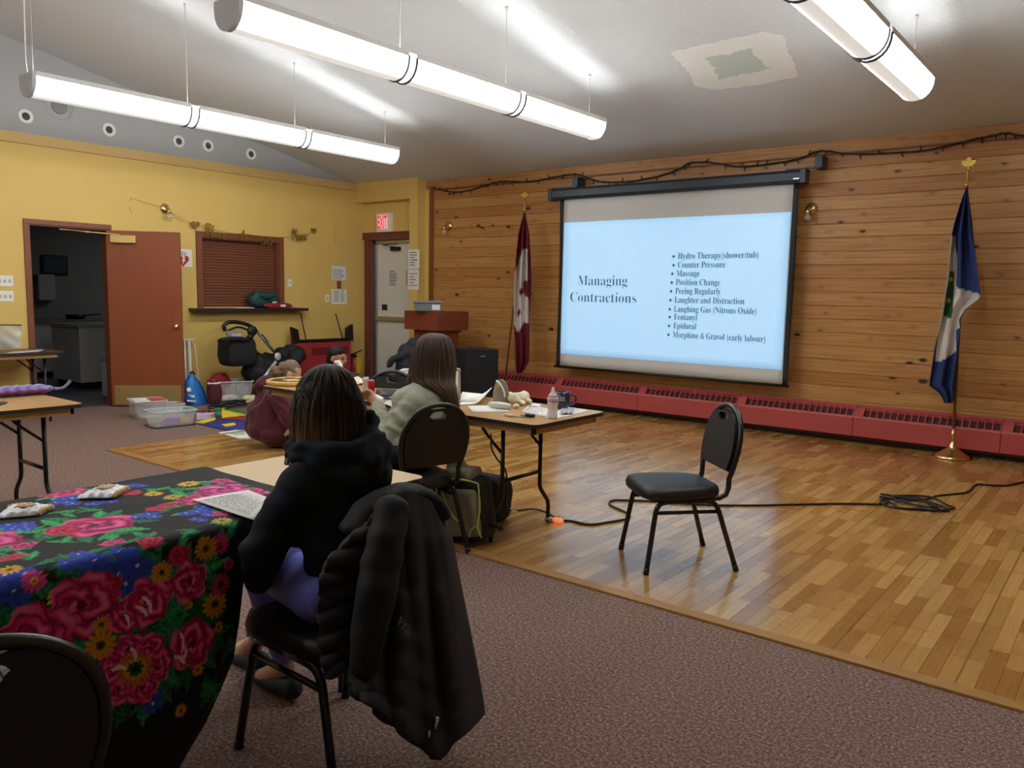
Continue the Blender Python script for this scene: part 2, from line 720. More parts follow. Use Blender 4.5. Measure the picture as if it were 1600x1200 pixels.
rz = ceil_z(RY)
f = MB()
x0, x1 = WX - 0.3, BX + 0.1
f.add([(x0, DY + 0.3, ceil_z(DY + 0.3)), (x1, DY + 0.3, ceil_z(DY + 0.3)), (x1, RY, rz), (x0, RY, rz),
       (x0, DY + 0.3, ceil_z(DY + 0.3) + 0.12), (x1, DY + 0.3, ceil_z(DY + 0.3) + 0.12), (x1, RY, rz + 0.12), (x0, RY, rz + 0.12)],
      [(0, 1, 2, 3), (4, 7, 6, 5), (0, 4, 5, 1), (1, 5, 6, 2), (0, 3, 7, 4)], False)
b = BY - 0.2
zb = rz - KC * (RY - b)
f.add([(x0, RY, rz), (x1, RY, rz), (x1, b, zb), (x0, b, zb), (x0, RY, rz + 0.12), (x1, RY, rz + 0.12), (x1, b, zb + 0.12), (x0, b, zb + 0.12)],
      [(0, 1, 2, 3), (4, 7, 6, 5), (2, 6, 7, 3), (1, 5, 6, 2), (0, 3, 7, 4)], False)
struct('ceiling', f, m_ceil)


def on_ceil(x, y):
    d = ray(x, y)
    t = (ZC + KC * DY - CH) / (d.z + KC * d.y)
    return CAMP + d * t


def ceil_patch(name, px_, m, lift, wob, seed):
    rg = random.Random(seed)
    pts = []
    P = [on_ceil(*p) for p in px_]
    n = len(P)
    for i in range(n):
        for k in range(9):
            t = k / 9
            q = P[i].lerp(P[(i + 1) % n], t)
            pts.append(V((q.x + rg.uniform(-wob, wob), q.y + rg.uniform(-wob, wob), 0)))
    f = MB()
    c = sum(pts, V()) / len(pts)
    up = [V((p.x, p.y, ceil_z(p.y) + 0.01)) for p in pts]
    dn = [V((p.x, p.y, ceil_z(p.y) - lift)) for p in pts]
    m_ = len(pts)
    f.add(up + dn, [tuple(range(m_, 2 * m_))] + [(i, (i + 1) % m_, (i + 1) % m_ + m_, i + m_) for i in range(m_)], False)
    return struct(name, f, m)


ceil_patch('ceiling_patch', [(1048, 82), (1120, 66), (1190, 50), (1222, 54), (1234, 84), (1249, 118), (1180, 133), (1118, 140), (1086, 134), (1075, 112)], m_patch, 0.004, 0.014, 3)
ceil_patch('ceiling_patch', [(1100, 88), (1140, 84), (1172, 73), (1184, 92), (1203, 106), (1165, 114), (1125, 123), (1114, 104)], m_patch2, 0.007, 0.016, 5)

# ---- left wall with the kitchen door and the serving hatch
DO0, DO1, DOZ = 3.765, 4.655, 2.155            # door opening
HO0, HO1, HZ0, HZ1 = 5.86, 7.07, 1.215, 2.14  # hatch opening
T = 0.14
f = MB()
Z1 = 3.13
f.bb((WX - T, BY, 0), (WX, DO0, Z1))
f.bb((WX - T, DO0, DOZ), (WX, DO1, Z1))
f.bb((WX - T, DO1, 0), (WX, HO0, Z1))
f.bb((WX - T, HO0, 0), (WX, HO1, HZ0))
f.bb((WX - T, HO0, HZ1), (WX, HO1, Z1))
f.bb((WX - T, HO1, 0), (WX, DY + 0.2, Z1))
struct('wall_left', f, m_yellow)
f = MB()
pr = [(BY - 0.1, Z1), (DY + 0.3, Z1), (DY + 0.3, 3.2), (RY, rz + 0.1), (BY - 0.1, 3.5)]
f.add([(WX - T, a, b) for a, b in pr] + [(WX - 0.02, a, b) for a, b in pr],
      [(0, 1, 2, 3, 4), (9, 8, 7, 6, 5)] + [(i, i + 5, (i + 1) % 5 + 5, (i + 1) % 5) for i in range(5)], False)
struct('wall_left_gable', f, m_gable)
f = MB().bb((WX - 0.01, BY, 3.018), (WX + 0.03, YF, Z1 + 0.004), 0.006)
struct('trim_3', f, m_yband)

# ---- entrance box and exit door
CX0, CX1 = -8.70, -8.535                      # column right of the door
RYB = 8.69                                    # wall inside the recess
HB = 2.84
f = MB()
f.bb((WX, YF, HB), (CX0, DY + 0.2, 3.2))
f.bb((CX0, YF, 0), (CX1, DY + 0.2, 3.2))
ex0 = on(571, 470, 1, RYB).x                  # left of the casing
ex1 = CX0
dz1 = 2.33
f.bb((WX, RYB, 0), (ex0 + 0.11, RYB + 0.2, HB))
f.bb((ex0 + 0.11, RYB, dz1 - 0.06), (CX0, RYB + 0.2, HB))
struct('wall_entrance', f, m_yellow)
dx0 = ex0 + 0.11
d1 = thing('door_2', None, None, (dx0, RYB, 0))
d1['kind'] = 'structure'
f = MB()
f.bb((ex0, RYB - 0.022, 0), (ex0 + 0.125, RYB, dz1 - 0.05), 0.004)
f.bb((ex0 - 0.07, RYB - 0.035, dz1 - 0.055), (CX0, RYB, dz1 + 0.055), 0.004)
f.bb((dx0, RYB - 0.01, 0), (dx0 + 0.02, RYB + 0.15, dz1 - 0.05))
f.bb((CX0 - 0.03, RYB - 0.01, 0), (CX0, RYB + 0.15, dz1 - 0.05))
f.build('casing', m_casing2, d1)
f = MB()
sx0, sx1 = dx0 + 0.02, CX0 - 0.03
f.bb((sx0, RYB + 0.06, 0.0), (sx0 + 0.05, RYB + 0.15, dz1 - 0.07), 0.003)
f.bb((sx0, RYB + 0.06, dz1 - 0.12), (sx1, RYB + 0.15, dz1 - 0.07), 0.003)
f.build('metal_frame', m_steel, d1)
f = MB().bb((sx0 + 0.055, RYB + 0.09, 0.01), (sx1, RYB + 0.135, dz1 - 0.125), 0.003)
leaf = f.build('door_leaf', m_whitep, d1)
ly = RYB + 0.09
f = MB()
zb_ = on(610, 498, 1, ly).z
f.bb((sx0 + 0.06, ly - 0.06, zb_ - 0.035), (sx1, ly, zb_ + 0.035), 0.01)
f.build('push_bar', m_steel, d1)
q = on(602, 480, 1, ly)
MB().bb((q.x - 0.05, ly - 0.03, q.z - 0.045), (q.x + 0.05, ly, q.z + 0.045), 0.008).build('lock_box', m_blackp, d1)
q = on(619, 389, 1, ly)
f = MB().bb((q.x - 0.09, ly - 0.05, q.z - 0.03), (q.x + 0.11, ly, q.z + 0.03), 0.008)
f.tube([(q.x + 0.05, ly - 0.04, q.z + 0.02), (q.x - 0.12, ly - 0.17, q.z + 0.05), (q.x + 0.1, ly - 0.07, q.z + 0.075)], 0.009)
f.build('door_closer', m_black, d1)
f = MB()
a, b = on(608, 447, 1, ly), on(621, 423, 1, ly)
copy_lines(f, V((a.x, ly, a.z)), (1, 0, 0), (0, 0, 1), b.x - a.x, b.z - a.z, 7, 0.002, 4, 0.6)
a, b = on(634, 446, 1, ly), on(637.5, 423, 1, ly)
copy_lines(f, V((a.x, ly, a.z)), (1, 0, 0), (0, 0, 1), b.x - a.x, b.z - a.z, 7, 0.002, 5, 0.6)
f.build('notice_print', m_ink, d1)

# ---- pine wall of V-jointed boards
f = MB()
px0 = -8.46
z = 0.0
rows = []
g, dp = 0.0065, 0.007
while z < 3.25:
    rows += [(DY + dp, z), (DY, z + g), (DY, z + PITCH - g)]
    z += PITCH
rows.append((DY + dp, z))
n = len(rows)
vs = [(CX1 - 0.0, y, z_) for y, z_ in rows] + [(BX, y, z_) for y, z_ in rows]
f.add(vs, [(i, i + n, i + n + 1, i + 1) for i in range(n - 1)], False)
f.bb((CX1, DY + dp + 0.001, 0), (BX, DY + 0.15, 3.25))
struct('wall_back', f, m_pine)
f = MB().bb((CX1, DY - 0.02, 0), (px0 + 0.01, DY, 2.97), 0.004)
struct('trim_4', f, m_yellow)
f = MB().bb((px0 + 0.01, DY - 0.025, 0.3), (-8.375, DY, 2.99), 0.004)
struct('trim_5', f, m_pinedark)
f = MB().bb((-8.375, DY - 0.018, 2.955), (BX, DY, 2.975), 0.004)
struct('trim_6', f, m_pinedark)
f = MB().bb((CX1, DY - 0.022, 0.0), (BX, DY, 0.09), 0.003)
struct('baseboard_back', f, mat('dark_baseboard', '#3b2a20', 0.6))
f = MB().bb((BX, BY, 0), (BX + 0.15, DY + 0.2, 4.8))
struct('wall_right', f, m_yellow)
f = MB().bb((WX - T, BY - 0.15, 0), (BX + 0.15, BY, 3.6))
struct('wall_front', f, m_yellow)

# ---- kitchen door: frame, opened leaf
d2 = thing('door_1', None, None, (WX, (DO0 + DO1) / 2, 0))
d2['kind'] = 'structure'
f = MB()
cw = 0.05
for y0, y1 in ((DO0 - cw, DO0 + 0.008), (DO1 - 0.008, DO1 + cw - 0.02)):
    f.bb((WX - 0.01, y0, 0), (WX + 0.022, y1, DOZ - 0.008), 0.003)
f.bb((WX - 0.01, DO0 - cw, DOZ - 0.008), (WX + 0.022, DO1 + cw - 0.02, DOZ + cw), 0.004)
for y0, y1 in ((DO0, DO0 + 0.02), (DO1 - 0.02, DO1)):
    f.bb((WX - T - 0.01, y0, 0), (WX, y1, DOZ))
f.bb((WX - T - 0.01, DO0, DOZ - 0.02), (WX, DO1, DOZ))
f.build('casing', m_casing, d2)
hin = V((WX + 0.045, DO1 - 0.055, 0.012))
end = fl(287, 635)
dr = V((end.x - hin.x, end.y - hin.y, 0)).normalized()
LW = 0.838
nr = V((dr.y, -dr.x, 0))                      # face towards the room
Ml = MX(((dr.x, -nr.x, 0, hin.x), (dr.y, -nr.y, 0, hin.y), (0, 0, 1, hin.z), (0, 0, 0, 1)))
LH = 2.125
leaf = MB().bb((0, 0, 0), (LW, 0.042, LH), 0.003, Ml).build('door_leaf', m_cherry, d2)
MB().bb((0.035, -0.003, 0.02), (LW - 0.035, 0.0, 0.255), 0.001, Ml).build('kick_plate', m_kick, d2)
f = MB()
f.lathe([(0.032, 0), (0.032, 0.006), (0.014, 0.012), (0.012, 0.03), (0.026, 0.04), (0.03, 0.055), (0.022, 0.066), (0.0, 0.07)], 16, Ml @ V((LW - 0.065, 0, 0.985)), nr)
f.build('knob', m_brass, d2)
f = MB().bb((0.06, -0.055, LH - 0.15), (0.345, 0, LH - 0.055), 0.008, Ml)
f.build('door_closer', m_closer, d2)
f = MB()
f.tube([Ml @ V((0.16, -0.03, LH - 0.05)), V((WX - 0.02, 4.42, 2.105)), V((WX - 0.03, 4.25, 2.115))], 0.01, 6)
f.ell(V((WX - 0.02, 4.42, 2.105)), 0.02, 10, 6)
f.bb((WX - 0.07, 4.12, 2.11), (WX - 0.05, 4.28, 2.125), 0.004)
f.build('closer_arm', m_closer, d2)

# ---- serving hatch with a closed roller shutter
w1 = thing('window_1', None, None, (WX, (HO0 + HO1) / 2, HZ0))
w1['kind'] = 'structure'
f = MB()
c = 0.075
f.bb((WX - 0.01, HO0 - c, HZ0 - 0.01), (WX + 0.028, HO0 + 0.005, HZ1 - 0.005), 0.003)
f.bb((WX - 0.01, HO1 - 0.005, HZ0 - 0.01), (WX + 0.028, HO1 + c, HZ1 - 0.005), 0.003)
f.bb((WX - 0.01, HO0 - c, HZ1 - 0.005), (WX + 0.028, HO1 + c, HZ1 + c), 0.004)
f.bb((WX - T, HO0, HZ0), (WX, HO0 + 0.02, HZ1))
f.bb((WX - T, HO1 - 0.02, HZ0), (WX, HO1, HZ1))
f.bb((WX - T, HO0, HZ1 - 0.02), (WX, HO1, HZ1))
f.build('casing', m_casing, w1)
f = MB()
ns = 23
for i in range(ns):
    z0 = HZ0 + 0.01 + (HZ1 - HZ0 - 0.03) * i / ns
    h = (HZ1 - HZ0 - 0.03) / ns
    f.grid(lambda u, v: (WX - 0.095 + 0.012 * math.sin(math.pi * v), HO0 + 0.02 + u * (HO1 - HO0 - 0.04), z0 + h * v), 1, 5)
f.bb((WX - T, HO0, HZ0), (WX - 0.1, HO1, HZ1))
f.build('roller_shutter', mat('brown_slats', '#734632', 0.45, var=0.1, vs=5, stretch=(1, 0.5, 8)), w1)
sy0, sy1 = 5.66, 7.44
f = MB().bb((WX - 0.08, sy0, HZ0 - 0.055), (WX + 0.2, sy1, HZ0 - 0.012), 0.006)
f.build('counter_shelf', mat('dark_counter', '#2a2422', 0.35, var=0.15), w1)

# ---- kitchen behind the door
KX, KY0, KY1, KZ = -14.2, 2.6, 8.3, 2.7
f = MB().bb((KX, KY0, -0.05), (WX - T, KY1, 0.002))
struct('floor_kitchen', f, m_dkfloor)
f = MB()
f.bb((KX - 0.1, KY0, 0), (KX, KY1, KZ))
f.bb((KX, KY0 - 0.1, 0), (WX - T, KY0, KZ))
f.bb((KX, KY1, 0), (WX - T, KY1 + 0.1, KZ))
struct('wall_kitchen', f, m_kit)
struct('ceiling_kitchen', MB().bb((KX, KY0, KZ), (WX - T, KY1, KZ + 0.1)), m_kit)
# unseen fill light added to lift the dark kitchen
la_ = bpy.data.lights.new('kitchen_fill', 'AREA')
la_.size = 0.8
la_.energy = 7
la_.color = (0.9, 0.95, 1.0)
lo_ = bpy.data.objects.new('kitchen_fill', la_)
lo_.location = (-12.4, 6.9, 2.65)
COL.objects.link(lo_)
# ================================================================== hanging strip lights
m_diff = None


def diffuser_mat(name, s, low=None):
    k = NT(name)
    k.p.inputs['Base Color'].default_value = (0.9, 0.9, 0.9, 1)
    k.p.inputs['Emission Color'].default_value = (0.97, 1.0, 0.97, 1)
    k.p.inputs['Emission Strength'].default_value = s
    if low:                                   # the tubes sit to the sides, the belly of the bowl glows less
        gm = k.n('NewGeometry')
        sx = k.n('SeparateXYZ')
        k.l(gm.outputs['Normal'], sx.inputs[0])
        belly = k.ramp(k.math('ABSOLUTE', sx.outputs[2]), [(0.80, 1.0), (0.93, low / s)])
        k.l(k.math('MULTIPLY', belly, s), k.p.inputs['Emission Strength'])
    return k.m


m_diff = diffuser_mat('lit_diffuser', L_DOWN, 0.55)
m_sleeve = diffuser_mat('lit_sleeve', 1.1)
m_uplight = diffuser_mat('lit_upper_lamps', L_UP)
m_lampcap = mat('grey_lamp_metal', '#c4c4cc', 0.5, 0.0)
m_ring = mat('dark_grey_ring', '#3f3f46', 0.5)
m_lampw = mat('white_lamp_metal', '#dededc', 0.5)
m_wire = mat('pale_wire', '#c9c9c9', 0.4)
LZ0, LZ1 = 2.955, 3.11
LY0 = [2.74, 4.075, 4.155, 5.345, 5.42, 6.68]
LW_ = 0.125


def bowl(t):
    # half round cross-section, t 0..1 from one rim to the other
    a = math.pi * t
    return (-LW_ * math.cos(a), LZ1 - (LZ1 - LZ0) * math.sin(a) ** 0.85)


def strip_light(x, label, dy=0.0):
    LY = [q + dy for q in LY0]
    o = thing('strip_light', label, 'ceiling light', (x, 4.7 + dy, LZ1), 0, 'hanging strip lights')
    for a, b in ((LY[0] + 0.03, LY[1]), (LY[2], LY[3]), (LY[4], LY[5] - 0.015)):
        f = MB()
        f.grid(lambda u, v: (x + bowl(u)[0], a + (b - a) * v, bowl(u)[1]), 14, 1, flip=True)
        f.build('diffuser', m_diff, o)
        f = MB().bb((x - 0.085, a + 0.03, LZ1 + 0.002), (x + 0.085, b - 0.03, LZ1 + 0.012))
        f.build('upper_lamp', m_uplight, o)
        f = MB()
        for s in (-1, 1):
            f.bb((x + s * LW_ - 0.006, a, LZ1 - 0.008), (x + s * LW_ + 0.006, b, LZ1 + 0.03))
            f.bb((x + s * 0.095 - 0.006, a, LZ1), (x + s * 0.095 + 0.006, b, LZ1 + 0.028))
        f.build('side_rail', m_lampw, o)
    for a, b, e in ((LY[1], LY[2], 0), (LY[3], LY[4], 0), (LY[0], LY[0] + 0.03, 1), (LY[5] - 0.015, LY[5], 1)):
        f = MB()
        n = 14
        P = [bowl(i / n) for i in range(n + 1)]
        if e:
            f.prism([(p[0] * 1.03, p[1] - 0.004) for p in P] + [(LW_, LZ1 + 0.025), (-LW_, LZ1 + 0.025)], a, b, MX.Translation((x, 0, 0)))
            f.build('end_cap', m_lampcap if a < 3 + dy else m_lampw, o)
        else:
            f.grid(lambda u, v: (x + bowl(u)[0] * 0.985, a + (b - a) * v, bowl(u)[1] + 0.004), 14, 1, flip=True)
            f.bb((x - LW_, a, LZ1), (x + LW_, b, LZ1 + 0.02))
            f.build('joint_sleeve', m_sleeve, o)
            for y in (a, b):
                MB().tube([V((x + p[0] * 1.03, y, p[1] - 0.004)) for p in P], 0.008, 6).build('joint_ring', m_ring, o)
    for y in (2.8 + dy, 4.11 + dy, 5.3 + dy, 6.56 + dy):
        zc = ceil_z(y) if y > RY else ceil_z(2 * RY - y)
        f = MB().tube([(x, y, zc), (x + 0.004, y, (zc + LZ1) / 2), (x, y, LZ1 + 0.02)], 0.0025, 5)
        f.lathe([(0.012, -0.03), (0.012, 0.0)], 8, (x, y, zc))
        f.tube([(x - 0.07, y, LZ1 + 0.02), (x, y, LZ1 + 0.06), (x + 0.07, y, LZ1 + 0.02)], 0.003, 5)
        f.build('suspension_wire', m_wire, o)
    return o


strip_light(-7.11, 'white strip light hanging nearest the yellow wall with the round vents')
strip_light(-4.30, 'white strip light hanging between the two other rows, over the tables')
strip_light(-1.49, 'short-looking white strip light hanging beside the patched ceiling')
strip_light(-4.30, 'added strip light out of view over the flowered table, nearer the viewer', -5.0)  # extra fixture beyond the view, added to brighten the foreground
strip_light(-7.11, 'added strip light out of view over the carpet left of the flowered table', -5.0)  # second unseen fixture, also added for more light on the foreground

# loose white flex at the near end of the first light
x = -7.11
o = MB().tube(catmull([on(37, -10, 0, x), on(39, 60, 0, x), on(40, 92, 0, x), on(43, 117, 0, x)], 6), 0.006, 6)
tag(o.build('power_flex', m_white), 'white flex dropping to the end of the strip light by the yellow wall', 'cable')

# ---- round vents and the bare speaker hole in the grey gable
m_hole = mat('dark_vent_mesh', '#4b4b4c', 0.7)
for i, (a, b) in enumerate([(40, 182), (170, 203), (279, 221), (325, 228), (392, 241)]):
    p = on(a, b, 0, WX - 0.02)
    who = ['below the big round cover plate', 'second along the gable from the cover plate', 'third along the gable, before the close pair ends', 'fourth along the gable, close to the third', 'fifth and last towards the exit corner'][i]
    t = thing('round_vent', 'white rimmed round vent, ' + who, 'vent', p, 0, 'round vents in the gable')
    f = MB().lathe([(0.042, 0.0), (0.042, 0.012), (0.052, 0.022), (0.078, 0.014), (0.08, 0.0)], 24, p, (1, 0, 0))
    f.build('rim', m_white, t)
    MB().lathe([(0.0, 0.0), (0.044, 0.0), (0.044, 0.006), (0, 0.006)], 20, p, (1, 0, 0)).build('mesh_disc', m_hole, t)
p = on(92, 166, 0, WX - 0.02)
t = thing('speaker_cover', 'large round grey cover plate in the gable behind the strip light', 'vent', p)
MB().lathe([(0, 0), (0.155, 0.0), (0.155, 0.006), (0.0, 0.006)], 28, p, (1, 0, 0)).build('plate', mat('pale_grey_plate', '#b2b2b2', 0.6), t)
MB().lathe([(0, 0.006), (0.09, 0.006), (0.085, 0.016), (0.0, 0.018)], 24, p, (1, 0, 0)).build('mesh_disc', mat('grey_disc', '#87878a', 0.6), t)

# ================================================================== projection screen
SY = 8.5
m_scr = mat('screen_fabric', '#d2d3d4', 0.85, var=0.015)
m_scrb = mat('screen_black_border', '#1d2833', 0.6)
m_case = mat('blue_black_screen_case', '#1e2e3d', 0.38, spec=0.6)
m_slide = emis('projected_slide', '#68b4e4', SLIDE, '#d2d3d4')
m_stext = emis('slide_lettering', '#3f5a68', SLIDE, '#262b30')
S = thing('projection_screen', 'wide pull-down projection screen showing a pale blue slide on the pine wall', 'projection screen', (-4.5, DY, 2.6))


def sp(x, y, Y=SY):
    return on(x, y, 1, Y)


cl, cr = sp(864, 303, SY), sp(1258, 275, SY)
zb0, zt0 = 2.665, 2.80
f = MB()
prof = [(-0.055, zb0), (0.05, zb0), (0.06, zb0 + 0.02), (0.06, zt0 - 0.01), (0.04, zt0), (-0.045, zt0), (-0.065, zt0 - 0.03), (-0.07, zb0 + 0.03)]
vs = [(cl.x, SY + a, b) for a, b in prof] + [(cr.x, SY + a, b) for a, b in prof]
n = len(prof)
f.add(vs, [tuple(range(n - 1, -1, -1)), tuple(range(n, 2 * n))] + [(i, (i + 1) % n, (i + 1) % n + n, i + n) for i in range(n)], False)
f.build('case', m_case, S)
for x in (cl.x, cr.x):
    MB().bb((x - 0.03, SY - 0.075, zb0 - 0.008), (x + 0.03, SY + 0.065, zt0 + 0.006), 0.01).build('case_end', m_case, S)
f = MB()
q = sp(1244, 279, SY - 0.07)
f.bb((q.x - 0.03, q.y - 0.004, q.z - 0.006), (q.x + 0.03, q.y, q.z + 0.006))
q = sp(876, 301, SY - 0.075)
f.lathe([(0.008, 0), (0.008, 0.004), (0, 0.004)], 8, q, (0, -1, 0))
f.build('maker_plate', m_steel, S)
for a in (cl.x + 0.32, cr.x + 0.12):
    f = MB().bb((a - 0.04, SY + 0.02, zt0 + 0.01), (a + 0.04, DY - 0.002, zt0 + 0.14), 0.006)
    s = -1
    f.bb((a - 0.33, SY + 0.0, zt0 + 0.008), (a + 0.04, SY + 0.03, zt0 + 0.025), 0.003)
    f.build('wall_bracket', m_case, S)
fx0, fx1 = sp(872, 440).x, sp(1239, 440).x
fzb = 0.555
zl = lambda v: zb0 + (fzb - zb0) * v
ripple = lambda u, v: 0.012 * math.sin(3 * v) * (1 if 0.03 < u < 0.97 else 1.4) * (v ** 2)
wx0, wx1 = sp(878.5, 440).x, sp(1231.5, 440).x
f = MB().sheet(lambda u, v: (fx0 + (wx0 + 0.004 - fx0) * u, SY - ripple(0, v) + 0.004 + 0.025 * math.sin(v * 3.14) * (1 - u), zl(v)), 3, 24, 0.003)
f.build('black_border', m_scrb, S)
f = MB().sheet(lambda u, v: (wx1 - 0.004 + (fx1 - wx1 + 0.004) * u, SY - ripple(0, v) + 0.004 + 0.025 * math.sin(v * 3.14) * u, zl(v)), 3, 24, 0.003)
f.build('black_border', m_scrb, S)
MB().sheet(lambda u, v: (wx0 + (wx1 - wx0) * u, SY - ripple(u, v), zl(v)), 30, 24, 0.003).build('fabric', m_scr, S)
f = MB().tube([(sp(866, 575).x, SY, fzb - 0.01), (sp(1232, 609).x, SY, fzb - 0.01)], 0.016, 10)
f.build('bottom_bar', m_black, S)
tl, tr, bl, br = sp(882, 346), sp(1233, 334), sp(873, 553), sp(1221, 577)
zt_, zb_ = (tl.z + tr.z) / 2, (bl.z + br.z) / 2
sl0, sl1 = wx0 + 0.012, wx1 - 0.012
vz = lambda z: (z - zb0) / (fzb - zb0)
f = MB().sheet(lambda u, v: (sl0 + (sl1 - sl0) * u, SY - 0.004 - ripple(u, vz(zt_ + (zb_ - zt_) * v)), zt_ + (zb_ - zt_) * v), 24, 20, 0.002)
f.build('projected_slide', m_slide, S)
LYP = SY - 0.013


def lp(x, y):
    q = sp(x, y, LYP)
    return V((q.x, LYP, q.z))


f = MB()
for s, x0, x1, y in (('Managing', 903, 980, 445.5), ('Contractions', 891, 994, 471)):
    a, b = lp(x0, y), lp(x1, y + (1 if y > 460 else 0))
    put_text(f, s, a, (1, 0, 0), (0, 0, 1), b.x - a.x, 0.178, -0.014, 0.001, 'serif')
f.build('slide_title', m_stext, S)
items = [('Hydro Therapy(shower/tub)', 1059, 1185), ('Counter Pressure', 1059, 1133), ('Massage', 1057, 1093), ('Position Change', 1056, 1125),
         ('Peeing Regularly', 1055, 1126), ('Laughter and Distraction', 1054, 1163), ('Laughing Gas (Nitrous Oxide)', 1053, 1182),
         ('Fentanyl', 1053, 1089), ('Epidural', 1052, 1088), ('Morphine & Gravol (early labour)', 1051, 1196)]
base = [404.5, 418.3, 431.6, 445.4, 459.0, 472.8, 487, 499.3, 513, 527]
for (s, x0, x1), y in zip(items, base):
    a = lp(x0, y)
    b = lp(x1, y)
    f = MB()
    put_text(f, s, a, (1, 0, 0), (0, 0, 1), b.x - a.x, 0.102, -0.004, 0.001, 'serif')
    c = lp(x0 - 6.5, y - 3.8)
    f.build('slide_line', m_stext, S)
    MB().lathe([(0.0, 0.0), (0.016, 0.0), (0.016, 0.001), (0, 0.001)], 10, c, (0, -1, 0)).build('bullet_dot', m_stext, S)

# ================================================================== string lights
pts = [(673, 292), (690, 297), (705, 300), (718, 300), (735, 297), (755, 291), (770, 286), (785, 283), (800, 283.5), (830, 284), (850, 280), (875, 275), (900, 272),
       (915, 277), (940, 284), (968, 284.5), (990, 283), (1008, 280), (1040, 272), (1065, 262), (1078, 254.5), (1110, 254), (1150, 260), (1180, 259), (1200, 256.5), (1230, 252), (1255, 246),
       (1275, 237), (1292, 236), (1320, 240), (1360, 240.5), (1400, 238.5), (1440, 236), (1480, 228), (1520, 218), (1550, 212), (1572, 208), (1590, 211), (1640, 218), (1700, 212), (1760, 205)]
SL = thing('string_lights', 'unlit dark string of fairy lights draped along the top of the pine wall', 'string lights', (-4.5, DY, 2.9))
P = catmull([on(a, b, 1, DY - 0.03) for a, b in pts], 5)
m_dkgreen = mat('dark_green_wire', '#24282a', 0.6)
f = MB().tube(P, 0.009, 6)
f.tube([p + V((0, -0.012, 0.006 * math.sin(i * 1.7))) for i, p in enumerate(P)], 0.006, 5)
f.build('wire', m_dkgreen, SL)
bb = MB().lathe([(0.0, -0.004), (0.008, 0.0), (0.009, 0.025), (0.006, 0.03), (0.006, 0.05), (0.0, 0.058)], 8)
me = bb.mesh('bulb')
me.materials.append(m_dkgreen)
rg = random.Random(4)
iv = wm(SL).inverted()
for i in range(4, len(P) - 3, 4):
    b = bpy.data.objects.new('bulb', me)
    COL.objects.link(b)
    b.parent = SL
    b.location = iv @ (P[i] + V((0, -0.01, 0)))
    b.rotation_euler = (rg.uniform(-0.4, 0.4), rg.choice([0.3, 2.8, 3.4, 3.1, -0.2]) + rg.uniform(-0.4, 0.4), 0)

# ================================================================== baseboard heaters along the pine wall
m_fin = m_redg


def heater(x0, x1, label):
    o = thing('baseboard_heater', label, 'heater', ((x0 + x1) / 2, DY, 0), 0, 'red baseboard heaters')
    yf, yb = 8.555, DY - 0.023
    f = MB()
    f.bb((x0, yf, 0.085), (x1, yf + 0.02, 0.275), 0.004)
    f.build('front_panel', m_red, o)
    f = MB()
    f.bb((x0, yb - 0.03, 0.25), (x1, yb, 0.40), 0.003)
    f.add([(x0, yf, 0.275), (x1, yf, 0.275), (x1, yf + 0.006, 0.292), (x0, yf + 0.006, 0.292)], [(0, 1, 2, 3)], False)
    f.bb((x0, yb - 0.02, 0.385), (x1, yb, 0.402), 0.003)
    f.build('back_plate', m_red, o)
    f = MB()
    a, b = V((0, yf + 0.004, 0.283)), V((0, yb - 0.022, 0.392))
    d = (b - a)
    L = d.length
    d.normalize()
    nn = V((0, -d.z, d.y))

    def strip(xa, xb, t0, t1, th=0.006):
        q = [V((xx, a.y + d.y * t, a.z + d.z * t)) for xx, t in ((xa, t0), (xb, t0), (xb, t1), (xa, t1))]
        f.add(q + [p - nn * th for p in q], [(0, 1, 2, 3), (7, 6, 5, 4), (0, 4, 5, 1), (1, 5, 6, 2), (2, 6, 7, 3), (3, 7, 4, 0)], False)
    strip(x0, x1, 0, 0.012)
    strip(x0, x1, L - 0.022, L)
    gx0, gx1 = x0 + 0.09, x1 - 0.01
    strip(x0, gx0, 0, L)
    strip(gx1, x1, 0, L)
    n = int((gx1 - gx0) / 0.062)
    for i in range(1, n):
        xx = gx0 + (gx1 - gx0) * i / n
        strip(xx - 0.005, xx + 0.005, 0, L)
    f.build('grille', m_red, o)
    f = MB()
    q = [V((xx, a.y + d.y * t + 0.02, a.z + d.z * t - 0.012)) for xx, t in ((x0, 0), (x1, 0), (x1, L), (x0, L))]
    f.add(q, [(0, 1, 2, 3)], False)
    f.bb((x0, yf + 0.03, 0.06), (x1, yb - 0.04, 0.25))
    f.build('fin_core', m_redg, o)
    return o


xs = [-8.34, -7.2, -6.02, -4.78, -3.52, -2.27, -0.96, 0.3, 1.56]
lb = ['red baseboard heater section behind the black speaker', 'red baseboard heater section below the red and white flag', 'red baseboard heater section under the slide title end of the screen',
      'red baseboard heater section under the middle of the screen', 'red baseboard heater section under the screen end behind the empty chair',
      'red baseboard heater section behind the brass flagpole base', 'red baseboard heater section at the far end of the pine wall', 'red baseboard heater section past the flagpole heater']
for i in range(8):
    heater(xs[i], xs[i + 1] - 0.004, lb[i])
MB().bb((-5.35, 8.5, 0.006), (-5.27, 8.53, 0.03), 0.004)

# ================================================================== flags
m_pole = mat('dark_wood_flag_pole', '#7a5230', 0.35, var=0.15, vs=3)
m_gold = mat('gold_finial', '#e0bb62', 0.25, 0.9)
m_flag = attr_mat('flag_cloth', 0.75, 0.0, spec=0.15)


def inside(pt, poly):
    x, y = pt
    c = False
    j = len(poly) - 1
    for i in range(len(poly)):
        xi, yi = poly[i]
        xj, yj = poly[j]
        if (yi > y) != (yj > y) and x < (xj - xi) * (y - yi) / (yj - yi) + xi:
            c = not c
        j = i
    return c


